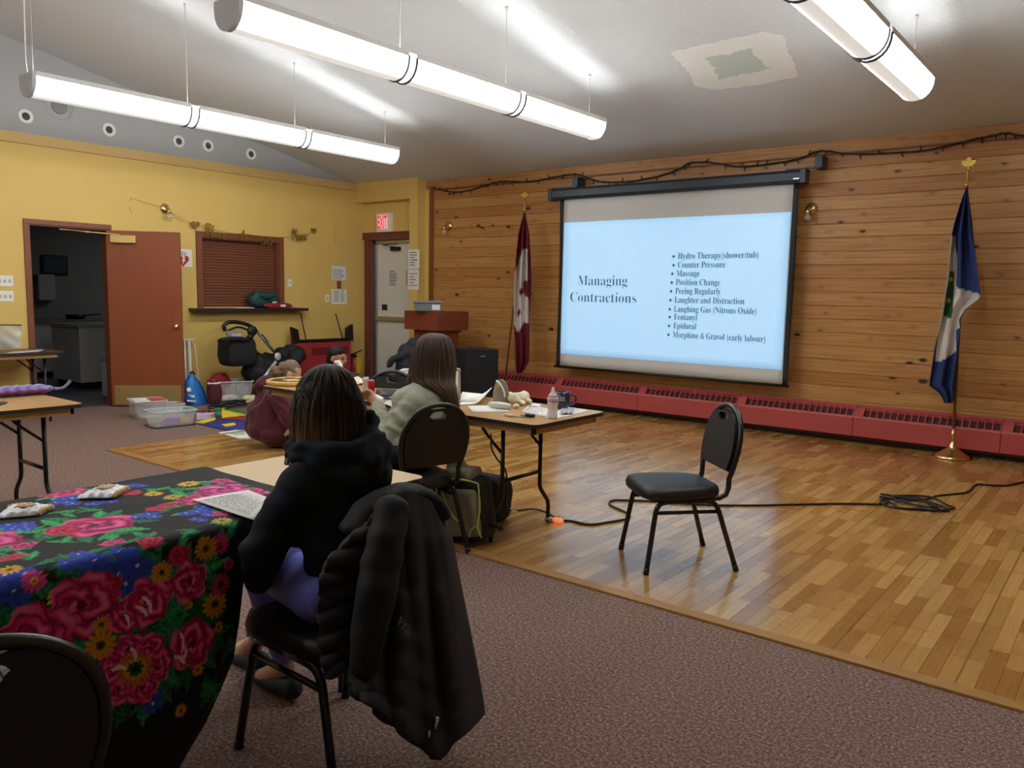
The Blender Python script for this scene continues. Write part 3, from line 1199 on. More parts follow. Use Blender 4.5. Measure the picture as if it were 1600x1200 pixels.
def leaf_poly(s):
    half = [(0, 1), (0.14, 0.72), (0.3, 0.8), (0.24, 0.35), (0.45, 0.58), (0.5, 0.46), (0.8, 0.5), (0.72, 0.3), (0.84, 0.2), (0.45, -0.1), (0.5, -0.24), (0.06, -0.18), (0.06, -0.6)]
    p = half + [(-x, y) for x, y in reversed(half[1:])]
    return [(x * s, y * s) for x, y in p]


def flag_stand(label, base, top, yy, outl, paint, group='flags on brass stands', folds=5, amp=0.055, seed=0):
    o = thing('flag_stand', label, 'flag', base, 0, group)
    b = V(base)
    t = V(top)
    MB().lathe([(0.0, 0.0), (0.165, 0.0), (0.17, 0.012), (0.15, 0.03), (0.1, 0.055), (0.055, 0.085), (0.03, 0.12), (0.03, 0.145), (0.022, 0.15), (0.02, 0.17), (0, 0.17)], 28, b).build('base', m_brass, o)
    f = MB().tube([b + V((0, 0, 0.1)), t], 0.0135, 10)
    f.build('pole', m_pole, o)
    mid = b.lerp(t, 0.49)
    MB().tube([mid, b.lerp(t, 0.55)], 0.0165, 10).build('brass_ferrule', m_brass, o)
    MB().tube([b + V((0, 0, 0.14)), b.lerp(t, 0.11)], 0.017, 10).build('brass_ferrule', m_brass, o)
    f = MB().lathe([(0.0, 0.0), (0.016, 0.0), (0.016, 0.03), (0.01, 0.04), (0.011, 0.13), (0.006, 0.15), (0.0, 0.15)], 12, t)
    f.prism(leaf_poly(0.075), -0.006, 0.006, MX.Translation(t + V((0, 0, 0.2))))
    f.build('finial', m_gold, o)
    # cloth: rows of (y, left, right) read off the photograph, hung in folds about the pole
    ys = [r[0] for r in outl]
    nv, nu = 110, 64

    def row(y):
        for (a, b_) in zip(outl[:-1], outl[1:]):
            if a[0] <= y <= b_[0]:
                k = (y - a[0]) / (b_[0] - a[0])
                return a[1] + (b_[1] - a[1]) * k, a[2] + (b_[2] - a[2]) * k
        return outl[-1][1:]

    def fn(u, v):
        y = ys[0] + (ys[-1] - ys[0]) * v
        l, r = row(y)
        w = min(1, (r - l) / 22)
        x = l + (r - l) * u
        dy = amp * w * math.sin(folds * math.pi * (u + 0.06 * math.sin(v * 4 + seed)) + v * 1.3 + seed) + 0.02 * w * math.sin(17 * u + 5 * v)
        return on(x, y, 1, yy - 0.045 - dy - 0.02 * w)
    f = MB().sheet(fn, nu, nv, 0.004)
    me = f.mesh('flag')
    pixcol = []
    recolor(me, lambda co: lin(paint(*pxof(co))))
    link_world('flag', me, m_flag, o)
    return o


RED, WHT = '#6e2230', '#cfc9c4'


def paint_ca(x, y):
    lf = [[(808, 487), (812, 482), (814, 489), (809, 496)], [(811, 453), (817, 449), (818, 459), (812, 461)], [(818, 440), (828, 436), (832, 464), (821, 464), (818, 452)]]
    if any(inside((x, y), p) for p in lf):
        return RED
    wh = [(817.5, 388), (824, 388), (824, 440), (818, 440), (822, 462), (826, 466), (826, 505), (819, 503), (811, 518), (807, 517), (800, 498), (803, 430)]
    if inside((x, y), wh):
        return WHT
    if y < 440 and x < 806.5 + (440 - y) * 0.1 - 2 + (y - 340) * 0.0 and y > 345 and x < 812 - (y - 345) * 0.06:
        return WHT if x < 810 - (y - 345) * 0.09 else RED
    return RED


bp = on(790, 598, 1, 8.43)
tp = on(819.5, 331, 1, 8.43)
lean = V((tp.x - bp.x, 0, tp.z - bp.z))
k = bp.z / lean.z
base = V((bp.x - lean.x * k, 8.43, 0.006))
flag_stand('red and white maple leaf flag on a stand beside the speaker', base, tp, 8.43,
           [(333, 819, 821), (345, 815, 823), (365, 810, 827), (400, 806.5, 829), (440, 804, 830), (465, 803, 829), (500, 803, 827), (540, 804.5, 827), (565, 805, 826), (577, 806, 820), (583, 807, 815)], paint_ca, seed=0.6, amp=0.05)

BLU = '#2d3a6c'


def paint_bl(x, y):
    if inside((x, y), [(1484.5, 425), (1491, 424), (1490.5, 446), (1489, 485), (1486, 497), (1474, 498), (1476, 480), (1479, 455)]):
        d = min((x - 1486) ** 2 + (y - 437) ** 2, (x - 1482) ** 2 + (y - 470) ** 2, (x - 1477) ** 2 + (y - 497) ** 2)
        return '#b9a544' if d < 13 else '#23502f'
    if inside((x, y), [(1486, 368), (1493, 368), (1492.5, 386), (1496, 400), (1494, 449), (1504, 452), (1532, 460), (1531, 466), (1507, 484), (1498, 500), (1500, 512), (1494, 515), (1494, 548), (1476, 562), (1461, 565), (1465, 527), (1462, 520), (1478, 420)]):
        return '#c9c2bc' if x < 1503 else '#b9b2b4'
    if y > 400 and x > 1505 and y < 480 and inside((x, y), [(1507, 484), (1531, 466), (1532, 460), (1506, 470)]):
        return '#c9c2bc'
    return BLU


bp = on(1487, 715, 1, 8.43)
b0 = fl(1487, 716)
yy = b0.y
tp = on(1510.5, 292, 1, yy)
flag_stand('blue and white flag with a green emblem on a brass stand by the wall', V((b0.x, yy, 0.006)), tp, yy,
           [(294, 1509.5, 1512), (320, 1500, 1515), (350, 1491, 1519), (368, 1487, 1520.5), (400, 1484, 1525), (430, 1481, 1528), (457, 1477, 1532), (466, 1475.5, 1531), (484, 1473, 1508), (500, 1470.5, 1501), (525, 1464.5, 1500),
            (548, 1460, 1497), (575, 1456, 1494), (603, 1452, 1491), (612, 1466, 1490.5), (622, 1473, 1490), (630, 1476, 1488.5)], paint_bl, seed=2.1, amp=0.045, folds=4)

# ================================================================== brass wall sconces
m_glassb = mat('clear_bulb_glass', '#e8e6e0', 0.08, 0.0, trans=0.7)


def sconce(p, nrm, label):
    o = thing('wall_sconce', label, 'wall lamp', p, 0, 'brass wall sconces')
    n = V(nrm)
    s = n.cross(V((0, 0, 1)))
    MB().lathe([(0.0, 0.0), (0.062, 0.0), (0.064, 0.008), (0.05, 0.02), (0.03, 0.034), (0.0, 0.038)], 24, p, n).build('backplate', m_brass, o)
    a = p + n * 0.03
    MB().tube(catmull([a, a + n * 0.045 + V((0, 0, 0.01)), a + n * 0.075 - V((0, 0, 0.012)), a + n * 0.078 - V((0, 0, 0.04))], 5), 0.009, 8).build('arm', m_brass, o)
    c = a + n * 0.078 - V((0, 0, 0.03))
    MB().lathe([(0.012, 0.02), (0.022, 0.012), (0.026, -0.012), (0.024, -0.03), (0, -0.03)], 14, c).build('socket', m_brass, o)
    MB().lathe([(0.013, -0.028), (0.016, -0.04), (0.031, -0.06), (0.033, -0.075), (0.024, -0.095), (0.0, -0.103)], 16, c).build('bulb', m_glassb, o)


sconce(on(257, 326, 0, WX), (1, 0, 0), 'brass sconce on the yellow wall above the open door, banner tied to it')
sconce(on(702, 353, 1, DY), (0, -1, 0), 'brass sconce on the pine boards near the entrance, left of the maple flag')
sconce(on(1268, 326, 1, DY), (0, -1, 0), 'brass sconce on the pine boards just past the end of the screen')

# ================================================================== letter banner
m_glit = mat('gold_glitter_card', '#8a6c33', 0.45, 0.5, var=0.45, vs=220)
BN = thing('letter_banner', 'gold glitter word banner on a string across the serving hatch', 'banner', on(380, 372, 0, WX + 0.05))
XB = WX + 0.06


def bp_(x, y, X=XB):
    return on(x, y, 0, X)


f = MB()
cp = [bp_(203, 313), bp_(205, 309), bp_(252, 324)]
f.tube(cp, 0.0028, 5)
f.tube(catmull([bp_(205, 310), bp_(201, 320), bp_(206, 335)], 5), 0.0025, 5)
f.tube(catmull([bp_(262, 330), bp_(284, 341), bp_(305, 351), bp_(330, 358), bp_(360, 364), bp_(385, 366), bp_(410, 370), bp_(440, 371), bp_(465, 369), bp_(489, 363)], 4), 0.0028, 5)
f.build('string', m_gold, BN)
# loose curl of string by the papers
f = MB().tube(catmull([bp_(522, 348, WX + 0.01), bp_(523.5, 362, WX + 0.01), bp_(522, 372, WX + 0.01), bp_(524.5, 383, WX + 0.01)], 5), 0.0022, 5)
tag(f.build('hanging_ribbon', m_gold), 'short loose gold ribbon hanging above the taped notices', 'ribbon')


def heart(s):
    out = []
    for i in range(36):
        t = 2 * math.pi * i / 36
        out.append((s * math.sin(t) ** 3, s * (13 * math.cos(t) - 5 * math.cos(2 * t) - 2 * math.cos(3 * t) - math.cos(4 * t)) / 16))
    return out


Mw = lambda p: MX(((0, -1, 0, p.x), (1, 0, 0, p.y), (0, 0, 1, p.z), (0, 0, 0, 1)))
for (x, y, s) in ((305.5, 351.5, 0.062), (490, 360.5, 0.05)):
    p = bp_(x, y)
    MB().prism(heart(s), -0.002, 0.002, Mw(p)).build('heart', m_glit, BN)
for w, x0, x1, y0, h, tilt, kd in (('Cheers', 321, 357, 368, 0.27, -0.12, 'script'), ('to', 376, 389, 375, 0.25, -0.1, 'script'), ('60', 407, 426, 381.5, 0.17, -0.05, None), ('Years', 456, 482, 377, 0.28, 0.12, 'script')):
    a, b = bp_(x0, y0), bp_(x1, y0)
    f = MB()
    put_text(f, w, a, (0, 1, tilt), (0, 0, 1), (b - a).length, h, 0.016 if kd else 0.0, 0.0, kd)
    put_text(f, w, a + V((-0.004, 0, 0)), (0, 1, tilt), (0, 0, 1), (b - a).length, h, 0.016 if kd else 0.0, 0.0, kd)
    f.build('word', m_glit, BN)

# ================================================================== papers, plates and signs
def wallsheet(name, label, cat, px4, ax, val, nrm, m=None, lines=7, seed=1, th=0.004, group=None, title=None, inkw=0.7):
    """flat sheet pinned on a wall: px4 = (x0, y0, x1, y1) in the photograph"""
    x0, y0, x1, y1 = px4
    ym, xm = (y0 + y1) / 2, (x0 + x1) / 2
    a, b = on(x0, ym, ax, val), on(x1, ym, ax, val)
    zt, zb = on(xm, y0, ax, val).z, on(xm, y1, ax, val).z
    o = thing(name, label, cat, V(((a.x + b.x) / 2, (a.y + b.y) / 2, zb)), 0, group)
    n = V(nrm)
    lo = V((min(a.x, b.x), min(a.y, b.y), zb))
    hi = V((max(a.x, b.x), max(a.y, b.y), zt))
    off = n * th
    f = MB().bb([min(p, p + q) for p, q in zip(lo, off)], [max(p, p + q) for p, q in zip(hi, off)])
    f.build('sheet', m or m_paper, o)
    return o, lo, hi, n


NX, NY = (1, 0, 0), (0, -1, 0)
pk = m_ink
o, lo, hi, n = wallsheet('notice_sign', 'white notice taped above the other on the yellow wall by the exit', 'notice', (518.5, 415, 541, 438.5), 0, WX, NX)
f = MB()
w, h = hi.y - lo.y, hi.z - lo.z
P0 = V((WX + 0.004, lo.y, lo.z))
copy_lines(f, P0 + V((0, w * 0.08, h * 0.08)), (0, 1, 0), (0, 0, 1), w * 0.84, h * 0.7, 6, 0.001, 3)
for (ya, yb, za, zb2) in ((0.05, 0.95, 0.03, 0.05), (0.05, 0.95, 0.95, 0.97), (0.05, 0.07, 0.03, 0.97), (0.93, 0.95, 0.03, 0.97)):
    f.bb((WX + 0.004, lo.y + w * ya, lo.z + h * za), (WX + 0.005, lo.y + w * yb, lo.z + h * zb2))
f.build('print', pk, o)
o, lo, hi, n = wallsheet('notice_sign', 'white notice taped lower on the yellow wall, beside the small switch', 'notice', (518, 452, 541.5, 475), 0, WX, NX)
f = MB()
w, h = hi.y - lo.y, hi.z - lo.z
P0 = V((WX + 0.004, lo.y, lo.z))
copy_lines(f, P0 + V((0, w * 0.1, h * 0.12)), (0, 1, 0), (0, 0, 1), w * 0.45, h * 0.8, 7, 0.001, 6)
copy_lines(f, P0 + V((0, w * 0.55, h * 0.12)), (0, 1, 0), (0, 0, 1), w * 0.35, h * 0.85, 9, 0.001, 8)
f.build('print', pk, o)
a, b = on(526.5, 451, 0, WX), on(532.5, 439, 0, WX)
tag(MB().bb((WX, a.y, a.z), (WX + 0.012, b.y, b.z), 0.003).build('wood_batten', m_casing), 'short reddish wood batten between the two taped notices', 'batten')
o, lo, hi, n = wallsheet('notice_sign', 'white printed notice taped upper on the yellow entrance post', 'notice', (638.5, 390, 655.5, 420), 1, YF, NY)
f = MB()
w, h = hi.x - lo.x, hi.z - lo.z
for i, (s, ww) in enumerate((('PLEASE', 0.85), ('KEEP', 0.55), ('THIS', 0.4), ('DOOR', 0.7), ('CLOSED', 0.8), ('THANKS', 0.7))):
    pass
copy_lines(f, V((lo.x + w * 0.1, YF - 0.004, lo.z + h * 0.12)), (1, 0, 0), (0, 0, 1), w * 0.8, h * 0.78, 6, 0.001, 12, 0.6)
f.build('print', pk, o)
o, lo, hi, n = wallsheet('notice_sign', 'white notice with pinkish print taped lower on the yellow entrance post', 'notice', (638, 421.5, 654.5, 452.5), 1, YF, NY)
f = MB()
w, h = hi.x - lo.x, hi.z - lo.z
copy_lines(f, V((lo.x + w * 0.1, YF - 0.004, lo.z + h * 0.12)), (1, 0, 0), (0, 0, 1), w * 0.8, h * 0.74, 5, 0.001, 22, 0.5)
f.build('print', mat('faded_mauve_ink', '#8a6a7c', 0.7), o)

# AED sign, half behind the opened door
a, b = on(269, 404, 0, WX), on(300, 404, 0, WX)
zt, zb = on(292, 389.5, 0, WX).z, on(292, 417, 0, WX).z
o = thing('wall_sign', 'white AED sign with a red heart, half hidden by the open door', 'sign', (WX, (a.y + b.y) / 2, zb))
MB().bb((WX, a.y, zb), (WX + 0.006, b.y, zt)).build('plate', m_white, o)
f = MB()
hh = zt - zb
put_text(f, 'AED', V((WX + 0.006, a.y + 0.02, zb + hh * 0.66)), (0, 1, 0), (0, 0, 1), (b.y - a.y) * 0.62, hh * 0.27, 0.012, 0.001)
f.build('lettering', m_ink, o)
hp = V((WX + 0.007, a.y + (b.y - a.y) * 0.52, zb + hh * 0.36))
MB().prism(heart(0.085), -0.001, 0.001, Mw(hp)).build('heart_mark', mat('sign_red', '#b5202c', 0.5), o)
f = MB().prism([(0.012, 0.05), (0.035, 0.05), (0.016, 0.012), (0.036, 0.012), (-0.012, -0.06), (0.004, -0.008), (-0.016, -0.008)], -0.002, 0.0, Mw(hp + V((0.002, 0, 0))))
f.build('bolt_mark', m_white, o)

# EXIT sign
q = on(603, 348, 1, RYB)
ew, eh = 0.33, 0.29
o = thing('exit_sign', 'lit red EXIT sign above the exit door', 'sign', (q.x, RYB, q.z - eh / 2))
MB().bb((q.x - ew / 2, RYB - 0.05, q.z - eh / 2), (q.x + ew / 2, RYB, q.z + eh / 2), 0.008).build('housing', m_white, o)
MB().bb((q.x - ew / 2 + 0.035, RYB - 0.053, q.z - eh / 2 + 0.05), (q.x + ew / 2 - 0.075, RYB - 0.049, q.z + eh / 2 - 0.035), 0.002).build('lit_panel', emis('lit_pink_panel', '#ff9aa6', 0.35), o)
f = MB()
put_text(f, 'EXIT', V((q.x - ew / 2 + 0.042, RYB - 0.055, q.z - eh / 2 + 0.06)), (1, 0, 0), (0, 0, 1), ew - 0.125, 0.265, 0.018, 0.001)
f.build('lettering', emis('lit_red_letters', '#f01235', 0.9, '#701018'), o)


def plate(x, y, w, h, label, name, cat, holes, grp=None, ax=0):
    p = on(x, y, 0, WX)
    o = thing(name, label, cat, p, 0, grp)
    MB().bb((WX, p.y - w / 2, p.z - h / 2), (WX + 0.008, p.y + w / 2, p.z + h / 2), 0.003).build('plate', m_white, o)
    for dy, dz in holes:
        f = MB().bb((WX + 0.007, p.y + dy - 0.014, p.z + dz - 0.018), (WX + 0.013, p.y + dy + 0.014, p.z + dz + 0.018), 0.003)
        f.build('switch_toggle' if 'switch' in name else 'socket_face', mat('cream_toggle', '#b9b4a2', 0.5), o)


plate(7, 439, 0.17, 0.118, 'white switch plate on the yellow wall, upper of two by the doorway', 'light_switch', 'light switch', [(-0.05, 0), (0, 0), (0.05, 0)], 'switch plates by the doorway')
plate(8, 463, 0.17, 0.118, 'white switch plate on the yellow wall, lower of two by the doorway', 'light_switch', 'light switch', [(-0.05, 0), (0, 0), (0.05, 0)], 'switch plates by the doorway')
plate(452.5, 442, 0.075, 0.105, 'small white thermostat on the yellow wall beside the serving hatch', 'thermostat', 'thermostat', [(0, 0)])
plate(511, 466, 0.075, 0.115, 'white switch beside the lower taped notice', 'light_switch', 'light switch', [(0, 0)])
# ================================================================== stacking chairs
from mathutils.geometry import tessellate_polygon
m_tube = mat('black_chair_tube', '#17181a', 0.3, var=0.1, spec=0.6)
m_pad = mat('black_chair_vinyl', '#1b1c1f', 0.5, var=0.12, vs=20, bump=0.05, bs=240)
m_shell = mat('black_chair_shell', '#141517', 0.45, var=0.1)

BT = 0.874                                     # top of the back


def back_half(z, grow=0.0):
    """half width of the balloon back at height z"""
    zw = 0.64
    if z <= zw:
        return 0.212 - 0.026 * ((zw - z) / 0.12) ** 1.2 + grow if z > 0.5 else 0.176 + grow
    t = (z - zw) / (BT + grow - zw)
    return (0.212 + grow) * max(0.0, 1 - t ** 2.6) ** 0.5


def back_y(z):
    return -0.225 - 0.082 * (z - 0.42) / 0.46


def slab(mb, outer, holes, th, place):
    """plate with holes: outlines are lists of (x, z); place(x, z, d) -> point"""
    loops = [outer] + holes
    flat = [p for lp_ in loops for p in lp_]
    tri = tessellate_polygon([[V((p[0], p[1], 0)) for p in lp_] for lp_ in loops])
    n = len(flat)
    vs = [place(x, z, -th / 2) for x, z in flat] + [place(x, z, th / 2) for x, z in flat]
    fs = [tuple(t) for t in tri] + [tuple(i + n for i in reversed(t)) for t in tri]
    o = 0
    for lp_ in loops:
        m = len(lp_)
        for i in range(m):
            a, b = o + i, o + (i + 1) % m
            fs.append((a, b, b + n, a + n))
        o += m
    mb.add(vs, fs, False)


def make_chair(label, group=None):
    o = thing('stacking_chair', label, 'chair', (0, 0, 0), 0, group)
    # seat pad: rounded trapezoid with a domed top
    f = MB()

    def seat(u, v):
        a = 2 * math.pi * u
        c, s = math.cos(a), math.sin(a)
        e = 0.5
        x = math.copysign(abs(c) ** e, c)
        y = math.copysign(abs(s) ** e, s)
        k = [0.0, 0.5, 0.86, 0.97, 1.0, 0.99, 0.95, 0.9, 0.0][min(8, int(round(v * 8)))]
        z = [0.466, 0.464, 0.458, 0.447, 0.425, 0.402, 0.394, 0.393, 0.393][min(8, int(round(v * 8)))]
        hw = 0.216 + 0.02 * y
        return (x * hw * k, (y * 0.232) * k + 0.012, z)
    f.grid(seat, 40, 8, True)
    f.build('seat', m_pad, o, True)
    # backrest with the hand slot
    f = MB()
    zs = [0.53 + (BT - 0.022 - 0.53) * i / 22 for i in range(23)]
    w = lambda z: max(0.004, back_half(z + 0.0) - 0.014)
    z0 = 0.535
    pts = [(-w(z), z) for z in zs] + [(w(z), z) for z in reversed(zs)]
    sl = [((0.058 if math.sin(t) > 0 else 0.046) * math.copysign(abs(math.cos(t)) ** 0.7, math.cos(t)), 0.818 + 0.024 * math.sin(t) - 0.008 * math.cos(t) ** 2) for t in [2 * math.pi * i / 20 for i in range(20)]]
    slab(f, pts, [sl], 0.016, lambda x, z, d: V((x, back_y(z) - 0.008 + d, z)))
    f.build('back_shell', m_shell, o, True)
    f = MB()
    pts = [(-w(z) * 0.96, z) for z in zs[1:-1]] + [(w(z) * 0.96, z) for z in reversed(zs[1:-1])]
    slab(f, pts, [sl], 0.026, lambda x, z, d: V((x, back_y(z) + 0.014 + d, z)))
    f.build('backrest', m_pad, o, True)
    # back tube
    path = []
    for s in (-1, 1):
        half = [V((s * 0.172, 0.02, 0.392)), V((s * 0.172, -0.12, 0.392))]
        half += [V((s * 0.174, -0.19, 0.394)), V((s * 0.176, -0.225, 0.412)), V((s * 0.179, -0.238, 0.45))]
        for i in range(24):
            z = 0.5 + (BT - 0.5) * (1 - (1 - i / 23) ** 1.7)
            half.append(V((s * back_half(z), back_y(z), z)))
        path.append(half)
    P = path[0] + list(reversed(path[1]))[1:]
    MB().tube(P, 0.0145, 10).build('back_frame', m_tube, o, True)
    for s in (-1, 1):
        for fr in (1, -1):
            yt, yf, xf = (0.165, 0.225, 0.218) if fr == 1 else (-0.165, -0.285, 0.222)
            pth = fillet([V((s * xf, yf, 0.0)), V((s * 0.186, yt, 0.383)), V((s * 0.186, 0.0, 0.383))], 0.06, 6)
            l = MB().tube(pth, 0.0142, 10).build('leg', m_tube, o, True)
            d = V((s * 0.186, yt, 0.383)) - V((s * xf, yf, 0.0))
            b = V((s * xf, yf, 0.0))
            MB().tube([b, b + d * 0.09], 0.0158, 10).build('foot_cap', m_blackp, l, True)
        t = 0.325 / 0.383
        a = V((s * 0.218, 0.225, 0)).lerp(V((s * 0.186, 0.165, 0.383)), t)
        b = V((s * 0.222, -0.285, 0)).lerp(V((s * 0.186, -0.165, 0.383)), t)
        MB().tube([a, b], 0.0105, 8).build('stretcher', m_tube, o, True)
    MB().box((0, 0.0, 0.388), (0.35, 0.38, 0.014), 0.005).build('seat_board', m_shell, o, True)
    return o


def place(o, x, y, fx, fy):
    o.location = (x, y, 0)
    o.rotation_euler = (0, 0, math.atan2(-fx, fy))
    return o


GCH = 'black stacking chairs'
ch0 = make_chair('empty black chair standing alone on the wooden floor', GCH)
cp_ = [fl(970, 858), fl(1013, 901), fl(1150, 894), fl(1095, 854)]
cc = sum(cp_, V()) / 4
fd = ((cp_[0] + cp_[1]) - (cp_[2] + cp_[3])).normalized()


def chair(label, x, y, fx, fy, z=0.0):
    c = copy_tree(ch0)
    c['label'] = label
    place(c, x, y, fx, fy)
    c.location.z = z
    return c


place(ch0, cc.x + fd.x * 0.03, cc.y + fd.y * 0.03, fd.x, fd.y)
ch0.location.z = 0.007
HC = V((-1.96, 1.597, 0))                      # chair of the hoodie woman
chair('black chair under the woman in the navy hoodie, puffy coat over its back', HC.x, HC.y, -1, 0.02)
SF = V((-0.97, 0.24, 0))
SCP = V((-3.245, 3.185, 0))                      # chair of the woman in the sage sweater
chair('black chair under the woman in the sage green sweater', SCP.x, SCP.y, SF.x, SF.y)
chair('black chair in the near corner, backed against the flowered tablecloth', -1.80, 0.50, -0.985, 0.17)
p = at(588, 588, 5.66)
chair('black chair across the long table whose back top shows past the red can', p.x, p.y, 0.4, -0.9, 0.007)
JC = at(636, 560, 9.55)
chair('black chair under the dark coat in front of the lectern', JC.x - 0.05, JC.y + 0.12, 0.2, -0.98, 0.007)

# ================================================================== folding tables
m_lam = mat('tan_table_laminate', '#b58c5c', 0.33, var=0.1, vs=3, stretch=(1, 14, 1), spec=0.5)
m_lam2 = mat('blond_table_laminate', '#c9a878', 0.4, var=0.08, vs=3, stretch=(14, 1, 1))
m_lam3 = mat('brown_table_laminate', '#5d4534', 0.35, var=0.1, vs=3)
m_edge = mat('black_edge_band', '#26221f', 0.5)
m_apron = mat('pale_apron_wood', '#bb9565', 0.55, var=0.15, vs=6, stretch=(3, 3, 20))


def rrect(x0, y0, x1, y1, r, n=5):
    out = []
    for cx, cy, a0 in ((x1 - r, y1 - r, 0), (x0 + r, y1 - r, 90), (x0 + r, y0 + r, 180), (x1 - r, y0 + r, 270)):
        for i in range(n + 1):
            a = R(a0 + 90 * i / n)
            out.append((cx + r * math.cos(a), cy + r * math.sin(a)))
    return out


def flat(mb, poly, z0, z1, mi=0):
    n = len(poly)
    mb.add([(x, y, z0) for x, y in poly] + [(x, y, z1) for x, y in poly],
           [tuple(range(n - 1, -1, -1)), tuple(range(n, 2 * n))] + [(i, (i + 1) % n, (i + 1) % n + n, i + n) for i in range(n)], False, mi)


def folding_table(label, org, dx, L, W, top, H=0.76, inset=0.37, group='folding tables', z0=0.0, up=0.19, ft=0.29):
    """long side runs from org along dx; width to the left of dx"""
    o = thing('folding_table', label, 'table', (org[0], org[1], z0), math.atan2(dx[1], dx[0]), group)
    H = H - z0
    f = MB()
    flat(f, rrect(0.004, 0.004, L - 0.004, W - 0.004, 0.042), H - 0.019, H)
    f.build('tabletop', top, o, True)
    f = MB()
    P = rrect(0, 0, L, W, 0.046)
    n = len(P)
    Q = rrect(0.006, 0.006, L - 0.006, W - 0.006, 0.04)
    f.add([(x, y, H - 0.022) for x, y in P] + [(x, y, H - 0.0015) for x, y in P] + [(x, y, H - 0.0015) for x, y in Q] + [(x, y, H - 0.022) for x, y in Q],
          [(i, (i + 1) % n, (i + 1) % n + n, i + n) for i in range(n)] + [(i + n, (i + 1) % n + n, (i + 1) % n + 2 * n, i + 2 * n) for i in range(n)] + [(i + 3 * n, (i + 1) % n + 3 * n, (i + 1) % n, i) for i in range(n)], False)
    f.build('edge_band', m_edge, o, True)
    f = MB()
    a, t, h = 0.045, 0.022, 0.045
    for lo, hi in (((a, a), (L - a, a + t)), ((a, W - a - t), (L - a, W - a)), ((a, a), (a + t, W - a)), ((L - a - t, a), (L - a, W - a))):
        f.bb((lo[0], lo[1], H - 0.022 - h), (hi[0], hi[1], H - 0.021), 0.003)
    f.build('apron', m_apron, o, True)
    for e in (0, 1):
        x = inset if e == 0 else L - inset
        s = 1 if e == 0 else -1
        for q in (-1, 1):
            y = W / 2 + q * up
            yf = W / 2 + q * ft
            pth = fillet([V((x, y, H - 0.03)), V((x, y, 0.245)), V((x, yf, 0.135)), V((x, yf, 0))], 0.035, 4)
            MB().tube(pth, 0.0135, 10).build('leg', m_black, o, True)
            f = MB().tube(fillet([V((x, y, H - 0.24)), V((x + s * 0.13, y, H - 0.13)), V((x + s * 0.2, y, H - 0.055))], 0.03), 0.009, 8)
            f.build('brace', m_black, o, True)
        for xx, zz, rr_ in ((x, 0.35, 0.0125), (x, H - 0.05, 0.012), (x + s * 0.2, H - 0.055, 0.009)):
            MB().tube([V((xx, W / 2 - up, zz)), V((xx, W / 2 + up, zz))], rr_, 10).build('crossbar', m_black, o, True)
    return o


TZ = 0.76
folding_table('long tan folding table on the wooden floor holding the mug and the pizza board', (-5.13, 3.49), (1, 0), 2.555, 0.73, m_lam, z0=0.006)
folding_table('blond folding table half hidden under the flowered cloth', (-2.15, -0.25), (0, 1), 2.46, 0.735, m_lam2)
folding_table('tan folding table at the left edge with the party packet on it', (-5.045, 0.36), (0, 1), 1.83, 0.76, m_lam, inset=0.165)
folding_table('brown-topped folding table standing by the kitchen doorway', (-9.185, 1.98), (0, 1), 1.83, 0.61, m_lam3, inset=0.16, up=0.16, ft=0.24)

# ================================================================== flowered tablecloth
CXE = -2.128                                   # edge where the cloth turns down
CLX = -2.905
CY0, CY1 = -0.32, 1.72
CZ = TZ + 0.004
HANG = 0.735


def y_end(t):
    """end of the cloth along the table, t metres below the edge"""
    tab = [(-1, CY1), (-0.12, CY1 - 0.02), (-0.03, 1.66), (0.0, 1.56), (0.06, 1.45), (0.13, 1.385), (0.3, 1.365), (0.42, 1.345), (0.52, 1.295), (0.6, 1.25), (0.68, 1.185), (0.735, 1.14)]
    for (a, b), (c, d) in zip(tab[:-1], tab[1:]):
        if a <= t <= c:
            return b + (d - b) * (t - a) / (c - a)
    return tab[-1][1]


step = 0.0046
LT = 0.16
ts = np.arange(-(CXE - CLX) - LT, HANG, step)
NSs = int((CY1 - CY0) / step)
ss = np.linspace(0, 1, NSs)
ye = np.array([y_end(t) for t in ts])
yy_, tt_ = np.meshgrid(ss, ts)
Y = CY0 + (ye[:, None] - CY0) * yy_
Tm = tt_.copy()
rb = 0.035
Wd = CXE - CLX
X = np.where(Tm < -rb, CXE + Tm, CXE)
Z = np.full_like(X, CZ)
arc = (Tm >= -rb) & (Tm < rb * 0.57)
ang = np.clip((Tm + rb) / (rb * 1.57), 0, 1) * (math.pi / 2)
X = np.where(arc, CXE - rb + rb * np.sin(ang), X)
Z = np.where(arc, CZ - rb + rb * np.cos(ang), Z)
hang = Tm >= rb * 0.57
Z = np.where(hang, CZ - rb - (Tm - rb * 0.57), Z)
dep = np.clip((Tm - 0.02) / 0.6, 0, 1)
rip = np.sin(Y * 13 + 0.6) * 0.5 + np.sin(Y * 23 + 1.9 + Tm * 2) * 0.3 + np.sin(Y * 6.1) * 0.6
X = X + np.where(hang, dep * (0.035 + 0.022 * rip), 0)
endf = np.clip((Y - (ye[:, None] - 0.16)) / 0.16, 0, 1)
X = X - np.where(hang, dep * endf ** 2 * 0.07, 0)
left = Tm < -Wd
X = np.where(left, CLX, X)
Z = np.where(left, CZ + (Tm + Wd), Z)
Z = Z + np.where((~hang) & (~left) & (~arc), 0.0018 * (1 + np.sin(X * 21 + Y * 9) * np.sin(Y * 17 - X * 7)), 0)
n0, n1 = X.shape
vs = np.stack([X, Y, Z], -1).reshape(-1, 3)
idx = np.arange(n0 * n1).reshape(n0, n1)
fq = np.stack([idx[:-1, :-1], idx[:-1, 1:], idx[1:, 1:], idx[1:, :-1]], -1).reshape(-1, 4)
me = bpy.data.meshes.new('tablecloth')
me.vertices.add(len(vs))
